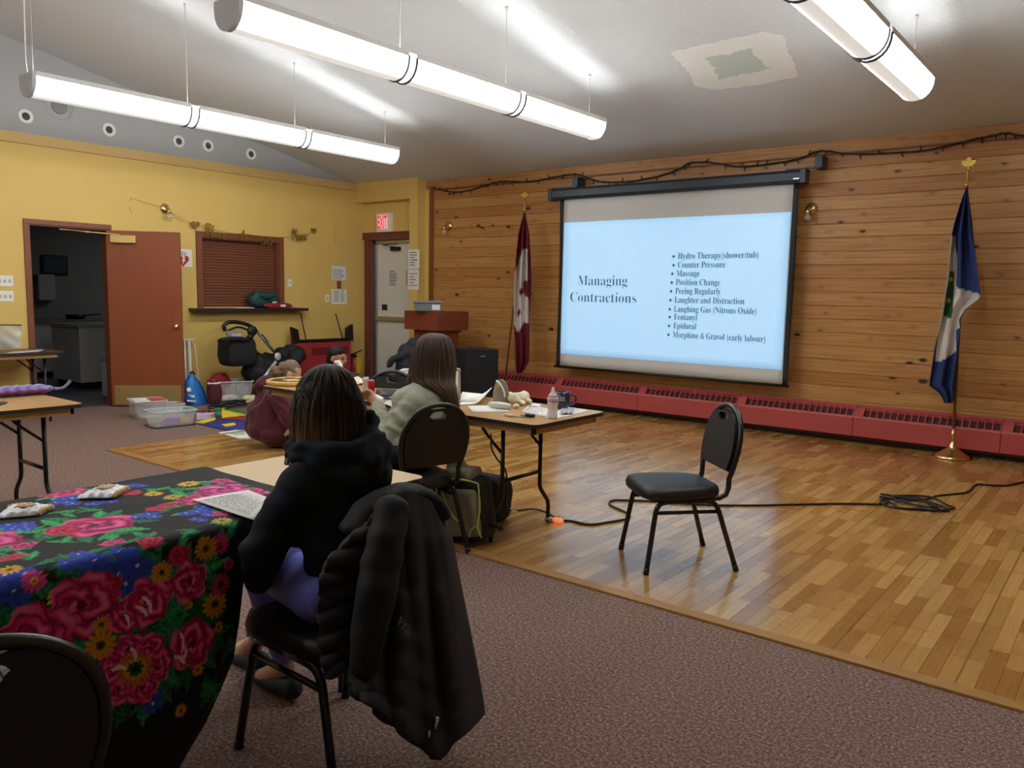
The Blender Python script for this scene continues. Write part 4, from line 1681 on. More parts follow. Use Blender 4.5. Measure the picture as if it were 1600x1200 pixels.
me.vertices.foreach_set('co', vs.astype(np.float32).ravel())
me.loops.add(fq.size)
me.loops.foreach_set('vertex_index', fq.ravel().astype(np.int32))
me.polygons.add(len(fq))
me.polygons.foreach_set('loop_start', (np.arange(len(fq)) * 4).astype(np.int32))
me.update()
me.polygons.foreach_set('use_smooth', np.ones(len(fq), dtype=bool))
me.validate()
# ---- printed flowers, in cloth coordinates (y, t)
A = Y.ravel()
B = Tm.ravel()
colr = np.tile(np.array(lin('#17171a'), dtype=np.float32), (len(A), 1))
rgf = random.Random(9)


def cl_top(x, y):
    p = fl(x, y, CZ)
    return p.y, p.x - CXE


def cl_side(x, y):
    p = on(x, y, 0, CXE + 0.03)
    return p.y, CZ - p.z - 0.015


def lay(mask, col, alpha_=None):
    c = np.array(col, dtype=np.float32)
    colr[mask] = c if c.ndim == 1 else c[mask]


def local(c, r):
    da, db = A - c[0], B - c[1]
    sel = (abs(da) < r) & (abs(db) < r)
    return sel, da[sel], db[sel]


def rose(c, R0, tone='pink', rot=0.0, asp=1.0):
    sel, x, y = local(c, R0 * 1.35)
    if not sel.any():
        return
    x = x * asp
    th = np.arctan2(y, x) + rot
    r = np.hypot(x, y) / R0
    rim = 1 + 0.09 * np.sin(5 * th + 0.7) + 0.05 * np.sin(11 * th)
    q = r / rim
    ins = q < 1
    pet = np.sin(3 * th + 9 * q + 1.2 * np.sin(2 * th)) * 0.5 + 0.5
    ring = np.sin(q * 15 + 2.2 * np.sin(th * 2 + 1)) * 0.5 + 0.5
    lo, mid, hi = [np.array(lin(h_)) for h_ in {'pink': ('#8c1146', '#d02a74', '#ee77ab'), 'red': ('#8a1430', '#c92446', '#e0456f'), 'mag': ('#8a1450', '#c42f86', '#e87fc0')}[tone]]
    s = np.clip(0.55 * pet + 0.45 * ring, 0, 1)[:, None]
    c_ = np.where(s < 0.5, lo + (mid - lo) * (s / 0.5), mid + (hi - mid) * np.clip((s - 0.5) / 0.5, 0, 1) * 0.8)
    line = ((ring < 0.05) | (pet < 0.03)) & (q > 0.2)
    c_[line] = np.array(lin('#7e1040'))
    c_[q < 0.16] = np.array(lin('#5a0a2c'))
    idx_ = np.where(sel)[0][ins]
    colr[idx_] = c_[ins]


def streak(c, L_, w_, rot, col='#efc9dc'):
    sel, x, y = local(c, L_ * 1.2)
    ca, sa = math.cos(rot), math.sin(rot)
    a, b = x * ca + y * sa, -x * sa + y * ca
    ins = (a / L_) ** 2 + ((b - 0.3 * a * a / L_) / w_) ** 2 < 1
    colr[np.where(sel)[0][ins]] = lin(col)


def leaf(c, L_, w_, rot, col='#1f6b41'):
    sel, x, y = local(c, L_ * 1.1)
    if not sel.any():
        return
    ca, sa = math.cos(rot), math.sin(rot)
    a, b = x * ca + y * sa, -x * sa + y * ca
    u = a / L_
    wv = w_ * (1 - u * u) * (1 + 0.2 * np.sin(u * 14))
    ins = (abs(u) < 1) & (abs(b) < wv)
    shade = np.where(abs(b) < w_ * 0.08, 1.9, 1.0 + 0.5 * np.sin(u * 22 + abs(b) / w_ * 5))
    cc_ = np.array(lin(col))[None, :] * np.clip(shade, 0.45, 1.9)[:, None]
    colr[np.where(sel)[0][ins]] = cc_[ins]


def daisy(c, R0, pc, cc_, n=12, rot=0.0, fill=0.3):
    sel, x, y = local(c, R0 * 1.1)
    if not sel.any():
        return
    th = np.arctan2(y, x) + rot
    r = np.hypot(x, y) / R0
    p = abs(np.cos(n / 2 * th))
    ins = r < 0.5 + 0.5 * p ** 0.6
    shade = np.clip(0.6 + 0.5 * p, 0.5, 1.1)
    ca = np.array(lin(pc))[None, :] * shade[:, None]
    idx_ = np.where(sel)[0]
    colr[idx_[ins]] = ca[ins]
    k = r < fill
    colr[idx_[k]] = lin(cc_)
    k = (r < fill * 0.5)
    colr[idx_[k]] = np.array(lin(cc_)) * 0.35


def blues(c, spread, n, R0=0.025):
    for i in range(n):
        a = rgf.uniform(0, 6.28)
        d = spread * math.sqrt(rgf.random())
        q = (c[0] + d * math.cos(a), c[1] + d * math.sin(a))
        rr_ = R0 * rgf.uniform(0.8, 1.2)
        sel, x, y = local(q, rr_ * 1.1)
        if not sel.any():
            continue
        th = np.arctan2(y, x) + rgf.uniform(0, 6)
        r = np.hypot(x, y) / rr_
        p = abs(np.cos(2.5 * th))
        ins = r < 0.55 + 0.45 * p ** 0.5
        cc_ = np.array(lin('#2d43ad'))[None, :] * np.clip(0.5 + 0.7 * p + 0.2 * r, 0.4, 1.4)[:, None]
        idx_ = np.where(sel)[0]
        colr[idx_[ins]] = cc_[ins]
        colr[idx_[r < 0.13]] = lin('#d9d8e8')


# leaves first, flowers over them
TOPF = [(145, 822, .10), (345, 765, .075), (310, 781, .06), (392, 770, .06), (100, 771, .06), (-40, 850, .1)]
SIDEF = [(135, 950, .085), (172, 925, .045), (236, 943, .068), (200, 965, .05), (303, 912, .062), (304, 1008, .072), (213, 1046, .088), (60, 1010, .1), (262, 925, .035), (110, 1090, .08)]
for fx, fy, r in TOPF:
    c = cl_top(fx, fy)
    for i in range(11):
        a = i * 0.571 + rgf.uniform(-.2, .2)
        leaf((c[0] + math.cos(a) * r * 1.25, c[1] + math.sin(a) * r * 1.25), r * rgf.uniform(.45, .75), r * .2, a + rgf.uniform(-.5, .5), rgf.choice(['#1f7346', '#2a8a52', '#17603a', '#2f9a58']))
for fx, fy, r in SIDEF:
    c = cl_side(fx, fy)
    for i in range(12):
        a = i * 0.5236 + rgf.uniform(-.2, .2)
        leaf((c[0] + math.cos(a) * r * 1.2, c[1] + math.sin(a) * r * 1.2), r * rgf.uniform(.5, .8), r * .24, a + rgf.uniform(-.5, .5), rgf.choice(['#1d5f3c', '#237247', '#174e32']))
for i in range(46):
    px_ = rgf.uniform(-30, 400)
    c = cl_top(px_, rgf.uniform(752, 905 - px_ * 0.12))
    for k in range(3):
        leaf((c[0] + rgf.uniform(-.03, .03), c[1] + rgf.uniform(-.03, .03)), rgf.uniform(.025, .05), .011, rgf.uniform(0, 3.1), rgf.choice(['#1f7346', '#2a8a52', '#2f9a58']))
for i in range(40):
    c = cl_side(rgf.uniform(60, 375), rgf.uniform(860, 1110))
    for k in range(3):
        leaf((c[0] + rgf.uniform(-.03, .03), c[1] + rgf.uniform(-.03, .03)), rgf.uniform(.03, .055), .013, rgf.uniform(0, 3.1), rgf.choice(['#1d5f3c', '#237247', '#174e32']))
for fx, fy, s, n in ((120, 872, .04, 3), (155, 873, .045, 4), (198, 865, .05, 5), (228, 807, .035, 4), (28, 824, .05, 5), (300, 808, .06, 8), (103, 784, .05, 6), (213, 759, .055, 6), (330, 795, .04, 4), (5, 824, .03, 3), (160, 785, .03, 3)):
    blues(cl_top(fx, fy), s, n)
for fx, fy, s, n in ((30, 925, .06, 6), (190, 885, .04, 4), (217, 893, .04, 4), (160, 895, .03, 2), (240, 1098, .012, 2), (205, 908, .03, 2)):
    blues(cl_side(fx, fy), s, n, 0.036)
for fx, fy in ((245, 795), (235, 845), (290, 844), (175, 849), (37, 853), (18, 872), (207, 771), (262, 790), (348, 803), (60, 800)):
    rose(cl_top(fx, fy), .028, rgf.choice(['red', 'pink']), rgf.uniform(0, 6), 0.8)
for fx, fy, pc in ((15, 891, '#dca425'), (240, 772, '#e0ad36'), (295, 757, '#dfae3f'), (55, 895, '#d8438d'), (353, 828, '#d63c78'), (30, 790, '#d8b03e'), (110, 894, '#d9b52e'), (347, 814, '#b9a437'), (270, 777, '#d9a030'), (410, 757, '#cc9a52'), (390, 783, '#d77a2a')):
    daisy(cl_top(fx, fy), .032 if fy > 760 else .04, pc, '#8a5a1a' if pc != '#d8438d' else '#e2b13a', 12, rgf.uniform(0, 3))
for (fx, fy, r), tone in zip(TOPF, ('pink', 'mag', 'pink', 'pink', 'pink', 'pink')):
    c = cl_top(fx, fy)
    rose(c, r, tone, rgf.uniform(0, 6), 0.85)
c = cl_top(100, 830)
rose(c, .05, 'red', 1.0)
for a in (0.4, 1.4):
    rose((cl_top(338, 753)[0] + .05 * a, cl_top(338, 753)[1] + .02 * a), .04, 'mag', a)
streak(cl_top(332, 762), .03, .006, 0.4, '#f5c6e0')
order = [1, 3, 8, 0, 2, 4, 5, 6, 7, 9]
for i in order:
    fx, fy, r = SIDEF[i]
    rose(cl_side(fx, fy), r, 'red' if i == 1 else 'pink', rgf.uniform(0, 6), 1.0 if i not in (2, 4) else 1.15)
c = cl_side(213, 1046)
for k in range(6):
    a = k * 1.047 + .3
    rose((c[0] + .062 * math.cos(a), c[1] + .062 * math.sin(a)), .042, 'pink', a, 1.0)
daisy(c, .05, '#b06a2a', '#c88a2a', 18, 0, .62)
daisy(c, .024, '#23502f', '#1c3a24', 8, 0, .5)
for fx, fy, L_, w_, rot in ((238, 945, .03, .005, 1.2), (228, 955, .025, .005, .9), (205, 970, .02, .004, 1.3), (213, 1022, .022, .005, 1.3), (190, 1045, .022, .006, .2), (290, 1003, .03, .004, 1.5), (285, 1030, .025, .006, .8), (293, 1025, .02, .005, 2.0)):
    streak(cl_side(fx, fy), L_, w_, rot)
for fx, fy, r in ((330, 860, .037), (342, 947, .042), (260, 898, .032), (163, 1012, .042), (165, 980, .025), (172, 1105, .02), (282, 1110, .02), (347, 982, .016), (312, 1048, .018), (300, 948, .014)):
    daisy(cl_side(fx, fy), r, '#d08a22', '#3b4a1c', 13, rgf.uniform(0, 3))
for fx, fy, r in ((352, 916, .035), (365, 885, .02), (134, 1080, .018), (352, 860, .015)):
    daisy(cl_side(fx, fy), r, '#b32d63', '#3d2a20', 12)
# the plain black border of the shawl
dE = (ye[:, None] - Y).ravel()
colr[(dE < 0.055) & (B < 0.02)] = lin('#1b1b1d')
at_ = me.color_attributes.new('Col', 'FLOAT_COLOR', 'POINT')
buf = np.ones((len(vs), 4), dtype=np.float32)
buf[:, :3] = colr
at_.data.foreach_set('color', buf.ravel())
m_cloth = attr_mat('flowered_cotton', 0.75, 0.0, 0.15, 700, 0.25)
o = link('tablecloth', me, m_cloth)
tag(o, 'black tablecloth printed with big pink roses and blue flowers', 'tablecloth')
# ================================================================== kitchen things
f0 = on(125, 580, 2, 0.1)
kx = -11.75
t = thing('kitchen_cabinet', 'white laminate cabinet block standing in the dark kitchen', 'cabinet', (kx - 0.5, 6.2, 0))
c0, c1 = on(125, 560, 0, kx).y, on(125, 560, 0, kx).y + 1.6
MB().bb((kx - 0.9, c0, 0.1), (kx, c1, 0.88), 0.005).build('body', m_kitw, t)
MB().bb((kx - 0.95, c0 - 0.03, 0.88), (kx + 0.03, c1, 0.92), 0.006).build('worktop', mat('grey_worktop', '#8b8988', 0.5), t)
MB().bb((kx - 0.85, c0 + 0.04, 0), (kx - 0.06, c1, 0.1)).build('plinth', m_black, t)
t = thing('kitchen_counter', 'long pale counter along the kitchen wall beyond the cabinet block', 'counter', (-13.6, 5.5, 0))
MB().bb((-14.19, 3.2, 0.1), (-13.6, 8.2, 0.88), 0.004).build('body', m_kitw, t)
MB().bb((-14.19, 3.2, 0.88), (-13.55, 8.2, 0.92), 0.006).build('worktop', mat('grey_worktop_b', '#6f6e6e', 0.5), t)
q = on(69, 448, 0, -14.19)
tag(MB().bb((-14.19, q.y - 0.14, q.z - 0.22), (-14.05, q.y + 0.12, q.z + 0.2), 0.02).build('towel_dispenser', m_kitw), 'pale paper towel dispenser on the dark kitchen wall', 'dispenser')
q = on(85, 414, 0, -14.19)
t = thing('framed_picture', 'dark framed picture on the kitchen wall', 'picture', q)
MB().bb((-14.19, q.y - 0.2, q.z - 0.16), (-14.16, q.y + 0.2, q.z + 0.16), 0.006).build('frame', m_black, t)
MB().bb((-14.165, q.y - 0.17, q.z - 0.13), (-14.155, q.y + 0.17, q.z + 0.13)).build('picture', mat('dim_print', '#3a4248', 0.6, var=0.4), t)
q = fl(172, 622)
q = on(172, 620, 0, -10.7)
t = thing('swing_bin', 'grey plastic bin just inside the kitchen doorway', 'bin', (-10.7, q.y + 0.1, 0))
MB().bb((-10.9, q.y - 0.02, 0.0), (-10.55, q.y + 0.3, 0.48), 0.03).build('bucket', mat('pale_bin_plastic', '#b5b5b4', 0.5), t)
MB().bb((-10.92, q.y - 0.04, 0.48), (-10.53, q.y + 0.32, 0.58), 0.03).build('lid', mat('grey_bin_lid', '#8f9090', 0.5), t)
q = on(118, 487, 0, -13.8)
t = thing('cooking_pan', 'dark pan left on the kitchen counter', 'pan', (q.x, q.y, 0.921))
MB().lathe([(0, 0), (0.13, 0), (0.16, 0.07), (0.15, 0.07), (0.12, 0.01), (0, 0.01)], 20, (q.x, q.y, 0.921)).build('bowl', m_black, t)
MB().tube([(q.x, q.y + 0.14, 0.98), (q.x + 0.05, q.y + 0.38, 1.0)], 0.012).build('handle', m_black, t)

# ================================================================== on the serving shelf
SZ = HZ0 - 0.012
m_teal = mat('dark_teal_nylon', '#1d4244', 0.5, var=0.2, vs=12, bump=0.3, bs=30)
a, b = on(391, 470, 0, WX + 0.08), on(435, 470, 0, WX + 0.08)
t = thing('zip_bag', 'dark teal zip bag lying on the serving shelf', 'bag', (a.x, (a.y + b.y) / 2, SZ))
w_ = b.y - a.y


def lump(cx, cy, cz, sx, sy, sz, seed=0, nz=0.12, e=0.6, flatb=True, nu=36, nv=18, kz=0.6):
    def fn(u, v):
        A_ = 2 * math.pi * u
        t_ = math.pi * (v - 0.5)
        c, s = math.cos(A_), math.sin(A_)
        k = math.cos(t_) ** kz if math.cos(t_) > 0 else 0
        x = math.copysign(abs(c) ** e, c) * k
        y = math.copysign(abs(s) ** e, s) * k
        z = math.copysign(abs(math.sin(t_)) ** 0.8, math.sin(t_))
        p = V((x, y, z))
        d = 1 + nz * fbm(p + V((seed, seed * 2, 0)), 1.9)
        zz = z * d
        if flatb:
            zz = max(zz, -0.92)
        return (cx + x * sx * d, cy + y * sy * d, cz + zz * sz)
    return MB().grid(fn, nu, nv, True)


lump(WX + 0.07, (a.y + b.y) / 2, SZ + 0.118, 0.085, w_ / 2, 0.115, 3, 0.16).build('bag_body', m_teal, t)
f = MB().tube(catmull([V((WX + 0.15, a.y + 0.1, SZ + 0.17)), V((WX + 0.165, (a.y + b.y) / 2, SZ + 0.13)), V((WX + 0.15, b.y - 0.1, SZ + 0.18))], 6), 0.009, 6)
f.tube(catmull([V((WX + 0.12, a.y + 0.05, SZ + 0.2)), V((WX + 0.16, a.y + 0.25, SZ + 0.1)), V((WX + 0.14, b.y - 0.12, SZ + 0.06))], 6), 0.008, 6)
f.build('strap', m_blackp, t)
MB().bb((WX + 0.155, b.y - 0.16, SZ + 0.06), (WX + 0.165, b.y - 0.09, SZ + 0.09)).build('white_tag', m_white, t)
a, b = on(411, 478, 0, WX + 0.15), on(455, 479, 0, WX + 0.15)
t = thing('folded_pouch', 'red rolled pouch with a white label at the front of the serving shelf', 'pouch', (a.x, (a.y + b.y) / 2, SZ))
lump(WX + 0.165, (a.y + b.y) / 2, SZ + 0.036, 0.035, (b.y - a.y) / 2, 0.037, 5, 0.1).build('pouch_body', mat('dark_red_nylon', '#8c2333', 0.5, var=0.15), t)
MB().bb((WX + 0.196, b.y - 0.22, SZ + 0.02), (WX + 0.204, b.y - 0.13, SZ + 0.05), 0.003).build('label_patch', m_white, t)
a = on(380, 480, 0, WX + 0.12)
tag(MB().bb((WX + 0.06, a.y - 0.12, SZ), (WX + 0.18, a.y + 0.14, SZ + 0.006)).build('loose_papers', m_paper), 'few white papers lying flat on the serving shelf', 'paper')

# ================================================================== red wall heater with the black bracket on top
a, b = on(466, 537, 0, -9.62), on(548, 537, 0, -9.62)
hy0, hy1, hz = a.y, b.y, a.z
t = thing('cabinet_heater', 'red cabinet heater with dark slots against the yellow wall', 'heater', (WX, (hy0 + hy1) / 2, 0))
MB().bb((WX + 0.002, hy0, 0.0), (-9.62, hy1, hz), 0.006).build('casing', mat('deep_red_enamel', '#a03034', 0.45, var=0.05), t)
MB().bb((WX + 0.002, hy0 - 0.03, hz - 0.04), (-9.75, hy0, hz + 0.004), 0.004).build('side_strip', m_steel, t)
g0, g1 = on(489, 549, 0, -9.62), on(543, 547, 0, -9.62)
n = 15
for i in range(n):
    y = g0.y + (g1.y - g0.y) * i / (n - 1)
    MB().bb((-9.625, y - 0.015, g0.z - 0.065), (-9.617, y + 0.015, g0.z + 0.05)).build('slot', m_redg, t)
XF = -9.7
t = thing('bracket_stand', 'black bracket with two angled ends and thin rods, on the red cabinet heater', 'stand', (XF, (hy0 + hy1) / 2, hz))
a, b = on(467, 535, 0, XF), on(541, 534, 0, XF)
MB().bb((XF - 0.03, a.y, hz), (XF + 0.03, b.y, hz + 0.05), 0.004).build('rail', m_black, t)
for y, s in ((a.y, -1), (b.y, 1)):
    f = MB().prism([(0, 0), (0.11 * s, 0.0), (0.11 * s + 0.03 * s, 0.24), (-0.03 * s + 0.06 * s, 0.2)] if s == -1 else [(0, 0), (0.0, 0.2), (0.11, 0.26), (0.12, 0.0)], -0.03, 0.03, MX(((0, -1, 0, XF), (1, 0, 0, y), (0, 0, 1, hz), (0, 0, 0, 1))))
    f.build('angled_end', m_black, t)
for (x0, y0, x1, y1) in ((469.5, 490, 478, 530), (524.5, 490, 535, 528)):
    MB().tube([on(x0, y0, 0, XF - 0.12), on(x1, y1, 0, XF)], 0.009, 6).build('rod', m_black, t)

# fire extinguisher
q = on(557, 590, 0, -9.72)
t = thing('fire_extinguisher', 'red fire extinguisher with a yellow tag in the corner by the exit', 'extinguisher', (-9.75, q.y, q.z))
b0 = V((-9.75, q.y, on(557, 594, 0, -9.75).z))
sc = 1.0
hh = on(557, 558, 0, -9.75).z - b0.z
MB().lathe([(0, 0), (0.078, 0), (0.086, 0.015), (0.086, hh * 0.8), (0.066, hh * 0.92), (0.03, hh), (0, hh)], 20, b0).build('cylinder', mat('extinguisher_red', '#b03234', 0.3, var=0.05), t)
MB().bb((-9.668, q.y - 0.05, b0.z + hh * 0.32), (-9.656, q.y + 0.05, b0.z + hh * 1.0)).build('yellow_tag', mat('yellow_card', '#d2b733', 0.6), t)
f = MB().bb((-9.672, q.y - 0.06, b0.z + 0.0), (-9.659, q.y + 0.07, b0.z + hh * 0.28))
f.build('metal_label', m_steel, t)
f = MB().lathe([(0.03, 0), (0.025, 0.05), (0, 0.05)], 12, b0 + V((0, 0, hh)))
f.tube([b0 + V((0, -0.05, hh + 0.05)), b0 + V((0, 0.02, hh + 0.07)), b0 + V((0.02, 0.13, hh + 0.11))], 0.012, 8)
f.build('valve_handle', m_black, t)
MB().tube(catmull([b0 + V((0.0, -0.02, hh + 0.03)), b0 + V((0.02, -0.1, hh + 0.0)), b0 + V((0.03, -0.13, hh * 0.6)), b0 + V((0.03, -0.1, hh * 0.25))], 6), 0.012, 8).build('hose', m_black, t)
MB().bb((WX, q.y - 0.03, b0.z + 0.05), (-9.82, q.y + 0.03, b0.z + hh + 0.05)).build('wall_hook', m_black, t)

# ================================================================== lectern, tub, speaker
m_lect = mat('reddish_lectern_wood', '#7e3c28', 0.42, var=0.15, vs=4, stretch=(2, 2, 9))


def rot_box(mb, c, w, d, z0, z1, ang, bev=0.004, shear=0.0):
    M_ = MX.Translation((c.x, c.y, 0)) @ MX.Rotation(ang, 4, 'Z')
    mb.bb((-w / 2, -d / 2, z0), (w / 2, d / 2, z1), bev, M_)
    return mb


N = at(682, 500, 10.55)
vd = V((N.x, N.y, 0)).normalized()
la = math.atan2(vd.y, vd.x) - R(45)
c = N + vd * 0.42
zt = on(682, 487, 1, N.y).z
zb_ = on(682, 517, 1, N.y).z
t = thing('lectern', 'reddish wooden lectern standing by the entrance post', 'lectern', (c.x, c.y, 0.006))
f = rot_box(MB(), c, 0.60, 0.64, zb_, zt, la)
f.build('desk_top', m_lect, t)
rot_box(MB(), c, 0.42, 0.44, 0.05, zb_, la).build('column', m_lect, t)
rot_box(MB(), c, 0.54, 0.56, 0.006, 0.06, la).build('foot', m_lect, t)
f = MB()
M_ = MX.Translation((c.x, c.y, 0)) @ MX.Rotation(la, 4, 'Z')
f.bb((-0.218, -0.15, 0.25), (-0.208, 0.15, zb_ - 0.12), 0.003, M_)
f.build('sunk_panel', m_casing2, t)
cb = at(668, 486, 10.75)
t = thing('storage_tub', 'grey lidded plastic tub sitting on top of the lectern', 'tub', (cb.x, cb.y, zt))
m_tub = mat('smoky_grey_plastic', '#6f777b', 0.35, var=0.1, spec=0.5)
ta = math.atan2(vd.y, vd.x) - R(90)
th_ = on(668, 470, 1, cb.y).z - zt
rot_box(MB(), cb, 0.36, 0.26, zt, zt + th_ - 0.025, ta, 0.012).build('tub_body', m_tub, t)
rot_box(MB(), cb, 0.40, 0.30, zt + th_ - 0.025, zt + th_, ta, 0.006).build('tub_lid', mat('grey_tub_lid', '#80868a', 0.4), t)
M_ = MX.Translation((cb.x, cb.y, 0)) @ MX.Rotation(ta, 4, 'Z')
f = MB().bb((0.06, -0.134, zt + 0.02), (0.165, -0.129, zt + 0.09), 0, M_)
f.build('white_label', m_white, t)
cs = at(742, 600, 10.2)
sz = on(742, 544.5, 1, cs.y).z
sa = math.atan2(vd.y, vd.x) - R(66)
t = thing('loudspeaker', 'black loudspeaker cabinet on the floor between lectern and flag', 'speaker', (cs.x, cs.y, 0.006))
rot_box(MB(), cs, 0.46, 0.40, 0.006, sz, sa, 0.012).build('cabinet', mat('black_carpeted_box', '#15171b', 0.7, var=0.15, vs=40), t)
M_ = MX.Translation((cs.x, cs.y, 0)) @ MX.Rotation(sa, 4, 'Z')
f = MB().bb((-0.20, -0.206, 0.06), (0.20, -0.198, sz - 0.05), 0.004, M_)
f.build('grille', mat('black_speaker_mesh', '#0f1114', 0.6, var=0.3, vs=300, bump=0.4, bs=300), t)
MB().bb((-0.03, -0.21, sz - 0.09), (0.03, -0.206, sz - 0.075), 0, M_).build('badge', m_steel, t)

# coat thrown over the chair in front of the lectern
m_navy = mat('dark_navy_coat', '#171d28', 0.7, var=0.2, vs=10, bump=0.3, bs=18)
D = 9.6
f = MB()
for p, r in (((655, 537), 0.05), ((645, 541), 0.075), ((634, 552), 0.09), ((650, 560), 0.12), ((636, 572), 0.1), ((655, 580), 0.1), ((625, 560), 0.045), ((640, 592), 0.07), ((622, 592), 0.05), ((645, 548), 0.08), ((629, 568), 0.07), ((626, 580), 0.06)):
    f.ell(at(p[0], p[1], D - 0.05), (r * 1.2, r * 1.1, r * 1.3), 14, 9)
f.chain([(at(614, 561, D - 0.12), 0.04), (at(607, 571, D - 0.12), 0.035)])
f.chain([(at(614, 561, D - 0.12), 0.04), (at(640, 552, D - 0.1), 0.07)])
me = baked(f, 0.016, 3, 'coat', lambda p: 0.014 * fbm(p, 9, 2))
t = tag(link('draped_coat', me, m_navy), 'dark navy coat thrown over the chair in front of the lectern', 'coat')
f = MB()
D2 = D - 0.2
f.chain([(at(616, 580, D2), (0.02, 0.02, 0.014)), (at(624, 580.5, D2), 0.017), (at(630, 578.5, D2), 0.02), (at(640, 577.5, D2), 0.02)])
f.chain([(at(618, 582, D2), 0.012), (at(628, 582, D2), 0.014), (at(636, 584, D2), 0.012), (at(641, 580, D2), 0.014)])
me = baked(f, 0.008, 2, 'cloth', lambda p: 0.005 * fbm(p, 30, 2))
tag(link('crumpled_cloth', me, m_paper), 'crumpled white cloth lying on the dark coat by the lectern', 'cloth')

# ================================================================== along the yellow wall: frame, bags, pushchair, bin
XA = -9.82
t = thing('folding_stand', 'white folding stand leaning on the yellow wall behind the open door', 'stand', on(296, 620, 0, XA))
f = MB().tube([on(283, 531, 0, XA), on(303, 530.5, 0, XA)], 0.016, 8)
f.build('top_rail', m_whitep, t)
for (x0, y0, x1, y1, r_) in ((288.5, 532, 291, 622, 0.013), (295, 532, 299, 622, 0.022)):
    MB().tube([on(x0, y0, 0, XA), on(x1, y1, 0, XA + 0.12)], r_, 8).build('upright', m_whitep, t)
MB().tube(catmull([on(301, 533, 0, XA), on(305, 545, 0, XA + 0.02), on(308, 575, 0, XA + 0.05), on(313, 622, 0, XA + 0.1)], 6), 0.008, 6).build('cord', m_white, t)

m_blue = mat('bright_blue_nylon', '#1d6fc0', 0.4, var=0.35, vs=7, bump=0.25, bs=20)
q = fl(306, 631)
t = thing('drawstring_bag', 'bright blue drawstring bag with white print on the carpet by the open door', 'bag', (q.x, q.y, 0))
Xb = q.x


def bagfn(u, v):
    y = [631, 622, 608, 596, 588, 584][min(5, int(v * 5))]
    k = v * 5 - int(v * 5)
    y2 = [631, 622, 608, 596, 588, 584, 584][min(6, int(v * 5) + 1)]
    l = [291, 286, 287, 289, 294, 297, 297]
    r = [322, 323, 318, 311, 304, 300, 300]
    i = min(5, int(v * 5))
    yy_2 = y + (y2 - y) * k
    ll = l[i] + (l[i + 1] - l[i]) * k
    rr = r[i] + (r[i + 1] - r[i]) * k
    c, s = math.cos(2 * math.pi * u), math.sin(2 * math.pi * u)
    xm, hw = (ll + rr) / 2, (rr - ll) / 2
    p = on(xm + hw * c, yy_2, 0, Xb)
    d = 0.12 * (1 - v) + 0.02
    p.x += s * d
    p.z = max(p.z, 0.004)
    return p


f = MB().grid(bagfn, 28, 20, True)
f.add([bagfn(i / 28, 1.0) for i in range(28)], [tuple(range(28))])
f.build('bag_body', m_blue, t)
f = MB()
for poly in ([(293, 616), (300, 618), (308, 615), (316, 617), (309, 620), (300, 621)], [(292, 625), (306, 626), (318, 624), (318, 627), (306, 628), (292, 627)], [(291, 607), (297, 605), (299, 611), (293, 612)]):
    P = [on(a, b, 0, Xb + 0.118 - (631 - b) * 0.0018) for a, b in poly]
    Q = [p + V((0.004, 0, 0)) for p in P]
    n = len(P)
    f.add(P + Q, [tuple(range(n, 2 * n))] + [(i, (i + 1) % n, (i + 1) % n + n, i + n) for i in range(n)], False)
f.build('white_print', m_white, t)
f = MB().tube(catmull([on(299, 584, 0, Xb), on(309, 595, 0, Xb + 0.05), on(318, 612, 0, Xb + 0.08), on(324, 630, 0, Xb + 0.1)], 6), 0.008, 6)
f.tube(catmull([on(297, 583, 0, Xb), on(301, 581, 0, Xb + 0.03), on(304, 585, 0, Xb + 0.02)], 4), 0.012, 6)
f.build('cord', m_blackp, t)

Xr = -9.62
f = MB()
for x, y, r in ((333, 599, .09), (345, 592, .1), (338, 590, .06), (351, 598, .09), (329, 606, .06), (349, 587, .05)):
    f.ell(on(x, y, 0, Xr), (r, r, r * .85), 12, 8)
f.chain([(on(333, 612, 0, Xr), .09), (V((Xr, on(340, 620, 0, Xr).y, 0.1)), .1)])
me = baked(f, 0.016, 3, 'bag', lambda p: 0.016 * fbm(p, 9, 2))
for v in me.vertices:
    v.co.z = max(v.co.z, 0.003)
t = tag(link('soft_bag', me, mat('red_fleece', '#a02433', 0.8, var=0.2, vs=12)), 'bright red cloth bundle against the yellow wall behind the clear bin', 'bundle')
q1, q2 = on(326, 606, 0, Xr + .14), on(338, 608, 0, Xr + .14)
t = thing('cloth_pouch', 'maroon pouch with a white trim standing left of the clear bin', 'pouch', (Xr + .2, q1.y, 0))
q3 = fl(333, 634)
lump(q3.x, q3.y + .02, 0.155, 0.07, 0.085, 0.155, 7, 0.1).build('pouch_body', mat('maroon_cloth', '#4e1e2a', 0.8, var=0.2), t)
MB().tube([V((q3.x + 0.05 * math.cos(k), q3.y + .02 + 0.075 * math.sin(k), 0.285)) for k in [i * 0.35 for i in range(18)]], 0.013, 6, True).build('white_trim', m_white, t)

m_clear = NT('clear_plastic')
m_clear.p.inputs['Base Color'].default_value = (0.86, 0.88, 0.9, 1)
m_clear.p.inputs['Roughness'].default_value = 0.12
m_clear.p.inputs['Alpha'].default_value = 0.17
m_clear.p.inputs['Specular IOR Level'].default_value = 0.6
m_clear = m_clear.m


